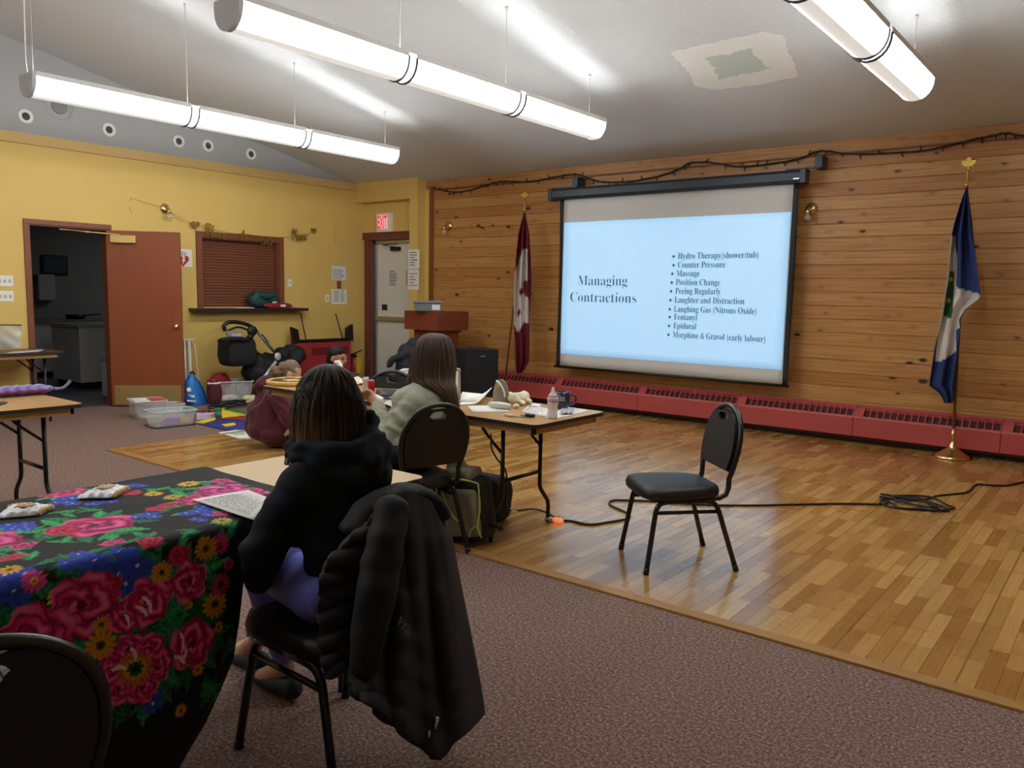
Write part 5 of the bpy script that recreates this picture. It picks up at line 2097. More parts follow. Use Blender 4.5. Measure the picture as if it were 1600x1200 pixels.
def clear_box(label, name, corner, ux, uy, w, d, h, flare=0.03, rim=0.016, z0=0.0, group=None, th=0.004, m=None):
    """open tapered box, corner on the floor; ux and uy unit directions"""
    o = thing(name, label, 'plastic box', (corner[0], corner[1], z0), 0, group)
    c = V((corner[0], corner[1], z0))
    ux, uy = V((*ux, 0)).normalized(), V((*uy, 0)).normalized()

    def ring(k, z, ins=0.0):
        e = flare * k - ins
        P = rrect(-e, -e, w + e, d + e, 0.03)
        return [c + ux * x + uy * y + V((0, 0, z)) for x, y in P]
    f = MB()
    rows = [ring(0, 0.0), ring(1, h), ring(1, h, th), ring(0, th, th)]
    n = len(rows[0])
    vs = [p for r_ in rows for p in r_]
    fs = [tuple(range(n - 1, -1, -1)), tuple(range(3 * n, 4 * n))]
    for j in range(3):
        fs += [(j * n + i, j * n + (i + 1) % n, (j + 1) * n + (i + 1) % n, (j + 1) * n + i) for i in range(n)]
    f.add(vs, fs, False)
    f.build('box_body', m or m_clear, o)
    f = MB().tube(ring(1.15, h - 0.004), rim / 2, 6, True)
    f.build('rim', mat('frosted_rim', '#cfd3d4', 0.3, alpha=0.85), o)
    return o


p0, p1 = fl(342, 629), fl(392, 627)
u = (p1 - p0)
clear_box('large clear storage bin on the carpet beside the red bundle', 'storage_bin', (p0.x, p0.y), (u.x, u.y), (-u.y, u.x), u.length, 0.34, 0.27, 0.035)
q = p0.lerp(p1, 0.42) + V((-0.15, 0.03, 0))
tag(lump(q.x, q.y, 0.04, 0.07, 0.12, 0.035, 2, 0.2).build('folded_cloth', m_paper), 'white folded cloth at the bottom of the large clear bin', 'cloth')
q = fl(380, 628)
tag(lump(q.x + 0.12, q.y, 0.05, 0.06, 0.09, 0.05, 8, 0.25).build('soft_toy', mat('pale_yellow_plush', '#cfc49a', 0.9, var=0.2)), 'pale yellow soft toy on the carpet in front of the large clear bin', 'soft toy')

# cables in a heap
f = MB()
rg = random.Random(5)
c = fl(358, 637)
for k in range(5):
    P = [V((c.x + 0.13 * math.cos(a + k) * rg.uniform(.7, 1.2), c.y + 0.26 * math.sin(a + k * .4) * rg.uniform(.7, 1.1), 0.012 + 0.012 * k + 0.02 * rg.random())) for a in [i * 0.7 for i in range(9)]]
    f.tube(catmull(P, 4, True), 0.008, 6, True)
tag(f.build('cable_heap', m_blackp), 'heap of black cables on the carpet in front of the clear bin', 'cable')

# clear boxes by the door
a, b = fl(245, 669), fl(303, 663)
u = b - a
u.z = 0
lid = thing('box_lid', 'clear lid lying on the carpet under the front box', 'lid', (a.x + 0.03, a.y, 0))
f = MB()
un = u.normalized()
vn = V((-un.y, un.x, 0))
P = [a - un * 0.04 - vn * 0.05 + un * x + vn * y for x, y in rrect(0, 0, u.length + 0.05, 0.3, 0.05)]
f.add([p + V((0, 0, 0.003)) for p in P] + [p + V((0, 0, 0.012)) for p in P], [tuple(range(len(P), 2 * len(P)))] + [(i, (i + 1) % len(P), (i + 1) % len(P) + len(P), i + len(P)) for i in range(len(P))], False)
f.build('lid_plate', m_clear, lid)
MB().tube([p + V((0, 0, 0.008)) for p in P], 0.008, 6, True).build('dark_rim', mat('dark_blue_rim', '#2a3542', 0.4), lid)
clear_box('clear box holding purple and orange cards, on its lid near the open door', 'craft_box', (a.x, a.y), (u.x, u.y), (-u.y, u.x), u.length, 0.26, 0.15, 0.03, z0=0.016)
o1 = a + vn * 0.07
f = MB()
P = [o1 + un * x + V((0, 0, z)) - vn * 0.0 for x, z in ((0.09, 0.022), (0.27, 0.022), (0.27, 0.07), (0.17, 0.075))]
f.add(P + [p + vn * 0.09 for p in P], [(0, 1, 2, 3), (7, 6, 5, 4), (0, 4, 5, 1), (1, 5, 6, 2), (2, 6, 7, 3), (3, 7, 4, 0)], False)
tag(f.build('card_stack', mat('purple_card', '#8d55a8', 0.7)), 'purple card stack inside the front clear box', 'cards')
f = MB()
P = [o1 + un * x + V((0, 0, z)) for x, z in ((0.28, 0.022), (0.37, 0.022), (0.37, 0.055), (0.28, 0.06))]
f.add(P + [p + vn * 0.09 for p in P], [(0, 1, 2, 3), (7, 6, 5, 4), (0, 4, 5, 1), (1, 5, 6, 2), (2, 6, 7, 3), (3, 7, 4, 0)], False)
tag(f.build('card_stack', mat('orange_card', '#d9935f', 0.7)), 'orange card stack inside the front clear box', 'cards')
a2 = fl(214, 656)
u2 = V((0.25, 0.97, 0))
clear_box('clear box with red and white papers on top, nearest the open door', 'craft_box', (a2.x, a2.y), (u2.x, u2.y), (-u2.y, u2.x), 0.29, 0.3, 0.2, 0.03)
f = MB()
vn2 = V((-u2.y, u2.x, 0))
for k, (x0, x1, y0, y1, z) in enumerate(((0.0, 0.17, 0.02, 0.28, 0.19),)):
    P = [a2 + u2 * x + vn2 * y + V((0, 0, z)) for x, y in ((x0, y0), (x1, y0), (x1, y1), (x0, y1))]
    f.add(P + [p + V((0, 0, 0.012)) for p in P], [(0, 1, 2, 3), (7, 6, 5, 4), (0, 4, 5, 1), (1, 5, 6, 2), (2, 6, 7, 3), (3, 7, 4, 0)], False)
tag(f.build('paper_pad', m_paper), 'white paper pad on top of the box nearest the open door', 'paper')
f = MB()
P = [a2 + u2 * x + vn2 * y + V((0, 0, 0.19)) for x, y in ((0.16, 0.0), (0.3, 0.0), (0.3, 0.24), (0.16, 0.24))]
f.add(P + [p + V((0, 0, 0.02)) for p in P], [(0, 1, 2, 3), (7, 6, 5, 4), (0, 4, 5, 1), (1, 5, 6, 2), (2, 6, 7, 3), (3, 7, 4, 0)], False)
tag(f.build('paper_pad', mat('red_card', '#c8474a', 0.7)), 'red card pad on top of the box nearest the open door', 'paper')
f = MB()
P = [a2 + u2 * x + vn2 * y + V((0, 0, 0.01)) for x, y in ((0.06, 0.015), (0.27, 0.015), (0.27, 0.2), (0.06, 0.2))]
f.add(P + [p + V((0, 0, 0.035)) for p in P], [(0, 1, 2, 3), (7, 6, 5, 4), (0, 4, 5, 1), (1, 5, 6, 2), (2, 6, 7, 3), (3, 7, 4, 0)], False)
tag(f.build('storybook', mat('pale_green_cover', '#9ab58a', 0.6)), 'pale green book at the bottom of the box nearest the open door', 'book')
a3 = fl(237, 651)
clear_box('low clear box standing between the other two clear boxes', 'craft_box', (a3.x, a3.y), (0.15, 0.99), (-0.99, 0.15), 0.36, 0.22, 0.12, 0.02)
q = fl(297, 646)
tag(MB().box((q.x, q.y, 0.035), (0.1, 0.13, 0.07), 0.01).build('pencil_tin', mat('teal_tin', '#3c7a82', 0.5)), 'small teal tin on the carpet behind the front clear box', 'tin')


# foam play tiles and toys
def floor_poly(name, label, cat, px_, h, m, z0=0.0, grp=None):
    P = [fl(*p) for p in px_]
    n = len(P)
    f = MB().add([p + V((0, 0, z0)) for p in P] + [p + V((0, 0, z0 + h)) for p in P], [tuple(range(n - 1, -1, -1)), tuple(range(n, 2 * n))] + [(i, (i + 1) % n, (i + 1) % n + n, i + n) for i in range(n)], False)
    c = sum((p for p in P), V()) / n
    o = tag(f.build(name, m), label, cat, grp)
    return o


m_fb = mat('blue_foam', '#2b3580', 0.8)
m_fy = mat('yellow_foam', '#dcc32e', 0.75)
m_fg = mat('green_foam', '#2f7a3c', 0.75)
m_fr = mat('red_foam', '#8f2b3d', 0.75)
floor_poly('foam_tile', 'dark blue foam tile on the carpet near the strip floor corner', 'foam tile', [(308, 663), (336, 657), (390, 659), (390, 674), (352, 673)], 0.012, m_fb, 0, 'foam play tiles')
floor_poly('foam_tile', 'red foam tile wedge between the blue and yellow tiles', 'foam tile', [(345, 657), (362, 654.5), (390, 654), (390, 660)], 0.012, m_fr, 0.012, 'foam play tiles')
floor_poly('foam_tile', 'large yellow foam triangle beside the green cup', 'foam tile', [(347, 656.5), (346, 643), (384, 651)], 0.012, m_fy, 0.014, 'foam play tiles')
floor_poly('foam_tile', 'green foam tile behind the yellow triangle', 'foam tile', [(332, 645), (350, 640), (384, 643), (384, 650), (346, 643)], 0.012, m_fg, 0, 'foam play tiles')
floor_poly('foam_tile', 'yellow foam strip left of the green cup', 'foam tile', [(306, 649), (334, 643), (352, 640), (348, 643), (336, 648), (318, 652)], 0.012, m_fy, 0.014, 'foam play tiles')
floor_poly('foam_tile', 'thin yellow foam strip at the near end of the blue tile', 'foam tile', [(306, 663), (324, 658), (337, 656), (336, 659), (318, 664)], 0.012, m_fy, 0.013, 'foam play tiles')
floor_poly('foam_shape', 'yellow foam cut-out lying on the dark blue tile', 'foam shape', [(346, 666), (356, 664.5), (366, 663), (369, 666), (362, 668), (353, 669)], 0.008, m_fy, 0.013)
q = fl(322, 654)
t = thing('toy_board', 'white and purple toy board with dark pegs on the carpet', 'toy', (q.x, q.y, 0))
P = [fl(307, 656), fl(335, 654), fl(336, 650), fl(309, 651)]
MB().add([p + V((0, 0, 0.0)) for p in P] + [p + V((0, 0, 0.05)) for p in P], [(0, 1, 2, 3), (7, 6, 5, 4), (0, 4, 5, 1), (1, 5, 6, 2), (2, 6, 7, 3), (3, 7, 4, 0)], False).build('board', mat('lilac_plastic', '#cdbfd8', 0.5), t)
for k in range(6):
    p = P[3].lerp(P[2], (k + .5) / 6)
    MB().lathe([(0, 0), (0.018, 0), (0.02, 0.02), (0, 0.025)], 8, p + V((0.03, 0, 0.05))).build('peg', m_blackp if k % 2 else m_fr, t)
q = fl(341, 655)
t = thing('beaker', 'green lidded beaker standing by the yellow foam triangle', 'cup', (q.x, q.y, 0.014))
MB().lathe([(0, 0.016), (0.032, 0.016), (0.04, 0.1), (0, 0.1)], 16, (q.x, q.y, 0)).build('cup', mat('grey_green_cup', '#567a72', 0.4), t)
MB().lathe([(0, 0.1), (0.043, 0.1), (0.043, 0.125), (0.02, 0.13), (0, 0.13)], 16, (q.x, q.y, 0)).build('lid', m_fg, t)
P = [(341, 677.5), (383, 671), (392, 686), (376, 687)]
t = floor_poly('activity_sheet', 'white and green activity sheet lying on the strip floor', 'paper', P, 0.004, m_paper, 0.007)
f = MB()
c = [fl(*p) for p in ((352, 678), (380, 674), (385, 681), (370, 682.5))]
for k in range(5):
    a_, b_ = c[0].lerp(c[3], k / 5), c[1].lerp(c[2], k / 5)
    a2_, b2_ = c[0].lerp(c[3], (k + .55) / 5), c[1].lerp(c[2], (k + .55) / 5)
    f.add([p + V((0, 0, 0.0118)) for p in (a_, a2_, b2_, b_)], [(0, 1, 2, 3)], False)
f.build('green_print', mat('green_ink', '#6f9e62', 0.7), t)

# ================================================================== pushchair
XS = -9.35
t = thing('pushchair', 'black pushchair with a silver frame parked against the yellow wall', 'pushchair', (XS, on(410, 560, 0, XS).y, 0))
S_ = lambda x, y, d=0.0: on(x, y, 0, XS + d)
m_nyl = mat('black_nylon', '#17181b', 0.75, var=0.25, vs=14, bump=0.3, bs=24)
f = MB()
for d in (-0.2, 0.2):
    f.tube(catmull([S_(352, 517, d), S_(350, 509, d), S_(358, 503.5, d), S_(374, 504, d), S_(390, 509, d), S_(401, 518, d)], 5), 0.026, 8)
f.tube(catmull([S_(350, 509, -.2), S_(349, 510, 0), S_(350, 509, .2)], 5), 0.024, 8)
f.tube(catmull([S_(357, 516, .2), S_(372, 511, .2), S_(386, 515, .2)], 5), 0.014, 8)
f.build('handlebar', m_black, t)
f = MB()
f.ell(S_(394, 517, .2), (.04, .075, .07))
f.ell(S_(391, 526, .2), (.035, .05, .03))
f.build('handle_grip', m_blackp, t)
m_alu = mat('silver_tube', '#c4c6ca', 0.35, 0.3)
for d in (-0.22, 0.22):
    MB().tube([S_(402, 519, d), S_(437, 560, d * 1.4)], 0.017, 8).build('upper_tube', mat('grey_tube', '#63646a', 0.35, 0.7), t)
    MB().tube([S_(431, 565, d * 1.55), S_(404, 601, d * 1.55)], 0.021, 8).build('lower_tube', m_alu, t)
    MB().tube([S_(408, 524, d), S_(418, 537, d)], 0.026, 8).build('clamp', m_black, t)
    MB().ell(S_(434, 557, d * 1.4), (.03, .05, .055)).build('hinge', m_alu, t)
f = MB()
f.add([], [])
lump(XS + .05, (S_(345, 550).y + S_(389, 550).y) / 2, (S_(365, 528).z + S_(365, 571).z) / 2, 0.17, (S_(389, 550).y - S_(345, 550).y) / 2, (S_(365, 528).z - S_(365, 571).z) / 2, 1, 0.035, 0.28, False, kz=0.2).build('changing_bag', m_nyl, t)
f = MB().tube(catmull([S_(343, 533, .15), S_(350, 530.5, .23), S_(368, 529, .25), S_(388, 531, .2)], 5), 0.03, 8)
f.build('bag_flap', m_nyl, t)
f = MB()
for x, y, r in ((390, 560, .1), (400, 566, .14), (415, 570, .16), (400, 582, .16), (420, 588, .15), (392, 580, .11), (385, 568, .05), (430, 575, .12)):
    f.ell(S_(x, y), (r * 1.5, r, r), 14, 9)
me = baked(f, 0.022, 4, 'carrycot', lambda p: 0.014 * fbm(p, 7, 2))
link_world('carrycot', me, m_nyl, t)
f = MB()
for x, y, r in ((440, 553, .1), (452, 547, .08), (462, 553, .12), (455, 562, .13), (470, 556, .07), (440, 568, .1)):
    f.ell(S_(x, y), (r * 1.5, r, r), 14, 9)
me = baked(f, 0.02, 4, 'hood', lambda p: 0.008 * fbm(p, 8, 2))
link_world('canopy', me, m_nyl, t)
MB().tube([S_(386, 533, .1), S_(397, 546, .1), S_(408, 556, .1)], 0.016, 8).build('rear_tube', bpy.data.materials['grey_tube'], t)
f = MB().tube([S_(413, 551, .22), S_(424, 554, .22), S_(430, 553, .22)], 0.014, 6)
f.build('bumper_bar', m_black, t)
yw0, yw1 = S_(395, 600).y, S_(455, 600).y
for d in (-0.22, 0.22):
    for y, r in ((yw0, 0.13), (yw1, 0.11)):
        w_ = MB().tube([V((XS + d, y + (r - .02) * math.cos(a), r + (r - .02) * math.sin(a))) for a in [i * math.pi / 10 for i in range(20)]], 0.02, 8, True).build('wheel', m_blackp, t)
        MB().lathe([(0, -.015), (.03, -.015), (.03, .015), (0, .015)], 12, (XS + d, y, r), (1, 0, 0)).build('hub', m_alu, w_)
        MB().tube([V((XS + d, y, r)), V((XS + d, (yw0 + yw1) / 2, 0.42))], 0.014, 6).build('chassis_tube', m_black, t)
MB().bb((XS - .2, yw0, .2), (XS + .2, yw1, .26), 0.02).build('shopping_tray', m_nyl, t)
f = MB()
f.chain([(S_(356, 522, .1), .03), (S_(366, 525, .15), .035), (S_(375, 524, .16), .03)])
me = baked(f, 0.012, 2, 'cloth', lambda p: 0.01 * fbm(p, 20, 2))
tag(link('muslin_cloth', me, mat('pale_lilac_cloth', '#a9a2c2', 0.85, var=0.3, vs=30)), 'pale lilac cloth stuffed in the top of the pushchair bag', 'cloth')

# ================================================================== things on the long tan table
T0 = TZ + 0.0


def onT(x, y, z=0.0):
    return fl(x, y, T0 + z)


q = onT(457, 600)
r_ = (onT(416, 600) - q).length
m_bam = mat('yellow_bamboo', '#d4ab62', 0.5, var=0.12, vs=6, stretch=(2, 14, 2))
t = thing('game_board', 'round pale wooden board with hollows on the long table', 'board', (q.x, q.y, T0))
MB().lathe([(0, 0.0), (r_ - 0.01, 0.0), (r_, 0.008), (r_, 0.03), (r_ - 0.012, 0.036), (r_ - 0.02, 0.03), (0, 0.03)], 44, (q.x, q.y, T0)).build('disc', m_bam, t)
for k in range(8):
    a = k * 0.785 + 0.3
    w_ = MB().lathe([(0, 0.0305), (0.045, 0.0305), (0.05, 0.034), (0.055, 0.0305)], 16, (q.x + r_ * .62 * math.cos(a), q.y + r_ * .62 * math.sin(a), T0))
    w_.build('hollow', mat('brown_hollow', '#8d6a3a', 0.6) if k == 0 else bpy.data.materials['brown_hollow'], t)


def can(x, y, label, cols, name='drink_can', s=1.0):
    q = onT(x, y)
    t = thing(name, label, 'can', (q.x, q.y, T0))
    MB().lathe([(0, 0), (0.018, 0), (0.024, 0.008), (0.024, 0.081), (0.020, 0.089)], 20, (q.x, q.y, T0)).build('body', cols, t)
    f = MB().lathe([(0.020, 0.089), (0.021, 0.093), (0.019, 0.093), (0.018, 0.09), (0, 0.09)], 20, (q.x, q.y, T0))
    f.build('lid', m_steel, t)
    MB().bb((q.x - 0.006, q.y - 0.011, T0 + 0.0915), (q.x + 0.006, q.y + 0.008, T0 + 0.0945)).build('ring_pull', m_steel, t)


can(580, 614, 'red drink can on the long table by the raised hand', mat('can_red', '#b81f2f', 0.3, 0.3))
can(571.5, 609, 'pale silver drink can just left of the red can', mat('can_silver', '#c9c4c6', 0.3, 0.5, var=0.3, vs=60))


def sheet_on(name, label, px_, z=T0, h=0.002, m=None, lines=0, seed=1, curl=None, cat='paper'):
    P = [fl(x, y, z) for x, y in px_]

    def fn(u, v):
        p = P[0].lerp(P[1], u).lerp(P[3].lerp(P[2], u), v)
        c = curl(u, v) if curl else 0.0
        return p + V((0, 0, h / 2 + 0.001 + c))
    f = MB().sheet(fn, 10 if curl else 2, 10 if curl else 2, h)
    o = tag(f.build(name, m or m_paper), label, cat)
    if lines:
        f = MB()
        rg = random.Random(seed)
        for i in range(lines):
            v = 0.1 + 0.8 * i / lines
            u = 0.08
            e = rg.uniform(0.6, 0.93)
            while u < e:
                l = rg.uniform(0.05, 0.14)
                v2 = v + 0.28 / lines
                pts_ = [V(fn(a, b)) + V((0, 0, h / 2 + 0.0008)) for a, b in ((u, v), (min(u + l, e), v), (min(u + l, e), v2), (u, v2))]
                f.add(pts_, [(0, 1, 2, 3)], False)
                u += l + 0.03
        f.build('print', mat('grey_print', '#7c7d82', 0.7) if 'grey_print' not in bpy.data.materials else bpy.data.materials['grey_print'], o)
    return o


m_cream = mat('cream_card', '#dfd3b4', 0.7)
sheet_on('crumpled_wrapper', 'cream paper wrapper beside the silver can', [(548, 600), (566, 603), (573, 594), (552, 591)], m=m_cream, curl=lambda u, v: 0.018 * abs(math.sin(5 * u + 3 * v)))
sheet_on('black_folder', 'thin black folder on the long table behind the raised hand', [(587, 616), (600, 622), (634, 612), (588, 610.5)], h=0.012, m=m_blackp, cat='folder')
sheet_on('loose_paper', 'white paper lying under the black folder by the cans', [(584, 620), (606, 627), (618, 619), (590, 613)], h=0.002)
sheet_on('loose_paper', 'white paper on the table under the pair of dark glasses', [(600, 631), (625, 640), (640, 628), (612, 622)], h=0.002, lines=5)
f = MB()
q = onT(610, 627)
for s in (-1, 1):
    f.tube([q + V((s * .035 + .026 * math.cos(a), .02 * math.sin(a), .014)) for a in [i * .45 for i in range(14)]], .004, 6, True)
f.tube([q + V((-.06, 0, .014)), q + V((-.075, .1, .01))], .003, 6)
f.tube([q + V((.06, 0, .014)), q + V((.075, .1, .01))], .003, 6)
tag(f.build('dark_glasses', m_black), 'dark folded glasses on the table in front of the sweater woman', 'glasses')
f = MB().tube(catmull([onT(640, 603), onT(628, 612, .01), onT(612, 619, .004), onT(600, 622, .004)], 5), 0.005, 6)
tag(f.build('laptop_lead', m_blackp), 'thin black lead running across the long table', 'cable')

# framed card standing behind the sweater woman's hair
a, b = fl(706, 617, T0), fl(717, 619, T0)
Ys = 3.98
t = thing('card_stand', 'white card in a brass-edged stand behind the long brown hair', 'card stand', on(710, 616, 1, Ys))
p0, p1 = on(696, 574.5, 1, Ys), on(718.5, 574.5, 1, Ys)
z0_ = T0 + 0.003
f = MB().bb((p0.x + .012, Ys - .002, z0_ + .012), (p1.x - .012, Ys + .002, p0.z - .012))
f.build('card', m_paper, t)
f = MB().tube(fillet([V((p0.x, Ys, z0_)), V((p0.x, Ys, p0.z)), V((p1.x, Ys, p0.z)), V((p1.x, Ys, z0_))], .015, 4), 0.006, 8)
f.build('frame', mat('champagne_metal', '#a8a08a', 0.35, 0.7), t)
f = MB()
copy_lines(f, V((p0.x + .02, Ys - .002, z0_ + .04)), (1, 0, 0), (0, 0, 1), (p1.x - p0.x) - .04, (p0.z - z0_) - .08, 6, .001, 7, .5, nrm=(0, -1, 0))
f.build('print', m_ink, t)
MB().bb((p0.x, Ys - .03, T0), (p1.x, Ys + .05, T0 + .006), .002).build('foot', m_white, t)
q = onT(716, 613)
tag(MB().lathe([(0, 0), (.022, 0), (.024, .01), (.024, .075), (.016, .085), (0, .085)], 16, (q.x + .05, 4.13, T0)).build('small_bottle', m_white), 'small white bottle beside the card stand', 'bottle')
sheet_on('paper_stack', 'stack of white papers left of the grey pouch, corner curling up', [(718, 634), (758, 631), (768, 618), (728, 617)], h=0.006, curl=lambda u, v: 0.085 * max(0, u - .55) ** 1.6 * 2.2, lines=0)
sheet_on('paper_stack', 'flat white papers tucked under the curling stack', [(719, 628), (748, 628), (752, 618), (722, 615)], h=0.012, z=T0 + .008)
sheet_on('loose_paper', 'white sheet flat on the table in front of the grey pouch', [(740, 645), (798, 643.5), (786, 634), (731, 635)], lines=0)
sheet_on('loose_paper', 'white sheet lying beside the folded cream cloth, before the mug', [(815, 643), (853, 652), (866, 640), (826, 634)], lines=5, seed=3)
sheet_on('loose_paper', 'big white sheet at the table corner under the mug and bottle', [(850, 654), (872, 654.5), (923, 642), (884, 636)], lines=0, seed=4)
sheet_on('loose_paper', 'small white slip behind the folded cream cloth', [(826, 636), (842, 637), (846, 632), (832, 630.5)])
q = onT(778, 633)
m_taupe = mat('taupe_canvas', '#8a7d6d', 0.8, var=0.1, vs=20, bump=0.1, bs=80)
t = thing('zip_pouch', 'grey taupe zip pouch standing upright on the long table', 'pouch', (q.x, q.y, T0))
pw = (onT(764, 633) - onT(792, 633)).length / 2
ph = on(778, 593, 1, q.y + .02).z - T0


def pouch(u, v):
    a = 2 * math.pi * u
    c, s = math.cos(a), math.sin(a)
    k = (1 - v ** 3.2) ** 0.5 if v < 1 else 0.0
    wv = pw * (0.94 + .12 * math.sin(v * 3)) * (k * .75 + .25 * (v < 1)) if v < .97 else pw * .25 * (1 - v) / .03
    return (q.x + wv * c, q.y + .03 + .05 * (1 - v * .75) * s, T0 + .002 + ph * v)


f = MB().grid(pouch, 28, 20, True)
f.build('pouch_body', m_taupe, t)
f = MB().tube(catmull([V((q.x - pw * .2, q.y - .005, T0 + ph * .97)), V((q.x + pw * .45, q.y - .012, T0 + ph * .85)), V((q.x + pw * .85, q.y - .0, T0 + ph * .55)), V((q.x + pw * .92, q.y + .0, T0 + ph * .35))], 6), .006, 6)
f.build('zip', m_paper, t)
MB().bb((q.x + pw * .28, q.y - .025, T0 + ph * .62), (q.x + pw * .5, q.y - .012, T0 + ph * .82), .004).build('zip_pull', m_gold, t)
q = onT(781, 639)
tag(lump(q.x, q.y, T0 + .022, .085, .028, .021, 4, .05).build('tissue_pack', mat('pale_pack', '#d8d6ca', 0.5, var=0.05)), 'long pale tissue pack lying before the grey pouch', 'pack')
f = MB()
for x, y, z, r in ((796, 630, .04, .035), (803, 634, .045, .035), (812, 631, .045, .04), (820, 629, .04, .035), (827, 632, .02, .02), (806, 638, .015, .02), (815, 634, .02, .03)):
    f.ell(onT(x, y, 0) + V((0, 0, z)), (r * 1.2, r, min(r, z)), 14, 9)
me = baked(f, .009, 3, 'cloth', lambda p: .012 * fbm(p, 14, 2))
for v in me.vertices:
    v.co.z = max(v.co.z, T0 + .001)
tag(link('folded_cloth', me, mat('cream_fleece', '#e3dcc0', 0.9, var=0.06)), 'soft cream cloth crumpled in the middle of the long table end', 'cloth')
q = onT(808, 652)
t = thing('key_bunch', 'bunch of keys with a fob near the table edge', 'keys', (q.x, q.y, T0))
MB().tube([q + V((.018 * math.cos(a), .018 * math.sin(a), .004)) for a in [i * .52 for i in range(12)]], .002, 6, True).build('ring', m_steel, t)
for k, a in enumerate((.2, .7, 1.2)):
    d = V((math.cos(a), math.sin(a), 0))
    s_ = V((-d.y, d.x, 0))
    P = [q + d * x + s_ * y + V((0, 0, .003 + .003 * k)) for x, y in ((.02, .01), (.045, .01), (.05, .004), (.085, .004), (.085, -.004), (.05, -.004), (.045, -.01), (.02, -.01))]
    MB().add(P + [p + V((0, 0, .003)) for p in P], [tuple(range(8)), tuple(range(15, 7, -1))] + [(i, (i + 1) % 8, (i + 1) % 8 + 8, i + 8) for i in range(8)], False).build('key', m_steel, t)
MB().box(q + V((-.05, -.01, .008)), (.06, .03, .014), .005).build('fob', mat('cream_fob', '#cdbfae', 0.5), t)
MB().box(q + V((.06, .045, .012)), (.055, .035, .02), .006).build('fob', m_blackp, t)

# mug, baby bottle, wrapped snack
q = onT(879, 639)
q.y += 0.0
mh, mr = .108, .047
m_mug = mat('navy_glaze', '#16203c', 0.2, var=0.05, coat=0.5)
t = thing('coffee_mug', 'navy mug with white lettering at the table corner', 'mug', (q.x, q.y, T0))
MB().lathe([(0, .002), (mr * .72, .002), (mr * .8, .01), (mr * .93, mh * .5), (mr, mh), (mr - .004, mh + .001), (mr * .88, mh * .5), (mr * .74, .012), (0, .012)], 28, (q.x, q.y, T0 + .002)).build('cup', m_mug, t)
hd = V((math.cos(YAW - .1), math.sin(YAW - .1), 0))
MB().tube(catmull([q + hd * mr * .95 + V((0, 0, mh * .82)), q + hd * (mr + .03) + V((0, 0, mh * .78)), q + hd * (mr + .034) + V((0, 0, mh * .5)), q + hd * (mr + .018) + V((0, 0, mh * .3)), q + hd * mr * .88 + V((0, 0, mh * .28))], 5), .006, 8).build('handle', m_mug, t)
f = MB()
fdir = V((-q.x, -q.y, 0)).normalized()
sd = V((-fdir.y, fdir.x, 0))
copy_lines(f, q + fdir * (mr * .97) - sd * .024 + V((0, 0, .055)), sd, (0, 0, 1), .042, .03, 3, .0015, 3, .85, nrm=fdir)
f.build('white_lettering', m_white, t)
q = onT(863, 654)
t = thing('baby_bottle', 'baby bottle with a pink collar standing near the table edge', 'bottle', (q.x, q.y, T0))
m_bot = NT('milky_bottle')
m_bot.p.inputs['Base Color'].default_value = (*lin('#efecee'), 1)
m_bot.p.inputs['Alpha'].default_value = .75
m_bot.p.inputs['Roughness'].default_value = .15
bs_ = 1.0
MB().lathe([(0, .001), (.026, .001), (.03, .008), (.03, .03), (.027, .05), (.03, .075), (.031, .092), (.029, .1), (0, .1)], 24, (q.x, q.y, T0)).build('bottle', m_bot.m, t)
MB().lathe([(0, .1), (.032, .1), (.033, .106), (.033, .122), (.028, .127), (0, .127)], 24, (q.x, q.y, T0)).build('collar', mat('soft_pink_plastic', '#d9a8c0', 0.4), t)
MB().lathe([(0, .127), (.027, .127), (.024, .14), (.012, .155), (.008, .17), (.0085, .178), (.004, .184), (0, .184)], 20, (q.x, q.y, T0)).build('teat_cap', mat('pale_pink_cap', '#e9dfe3', 0.3, alpha=.85), t)
sheet_on('snack_wrapper', 'crinkled lilac and white wrapper at the foot of the mug', [(874, 648), (894, 648), (897, 640.5), (878, 641)], h=.004, z=T0 + .004, m=mat('lilac_foil', '#b9b4c6', 0.35, 0.3, var=0.5, vs=60), curl=lambda u, v: .012 * abs(math.sin(9 * u + 5 * v)), cat='wrapper')

# ================================================================== tables at the left edge
t = thing('zip_lock_bag', 'clear zip bag with white papers standing on the brown-topped table', 'bag', fl(15, 548, TZ))
q = fl(15, 549, TZ)
a_, b_ = at(-12, 547, (q - CAMP).dot(_f)), at(32, 545, (q - CAMP).dot(_f))
c_, d_ = at(-12, 508, (q - CAMP).dot(_f)), at(34, 508, (q - CAMP).dot(_f))


def zb_fn(u, v):
    p = a_.lerp(b_, u).lerp(c_.lerp(d_, u), v)
    s_ = math.sin(math.pi * u) * math.sin(math.pi * min(1, v + .1))
    return p + V((.8, -.5, 0)) * (.03 * s_ + .006 * math.sin(9 * u + 12 * v)) + V((0, 0, .004))


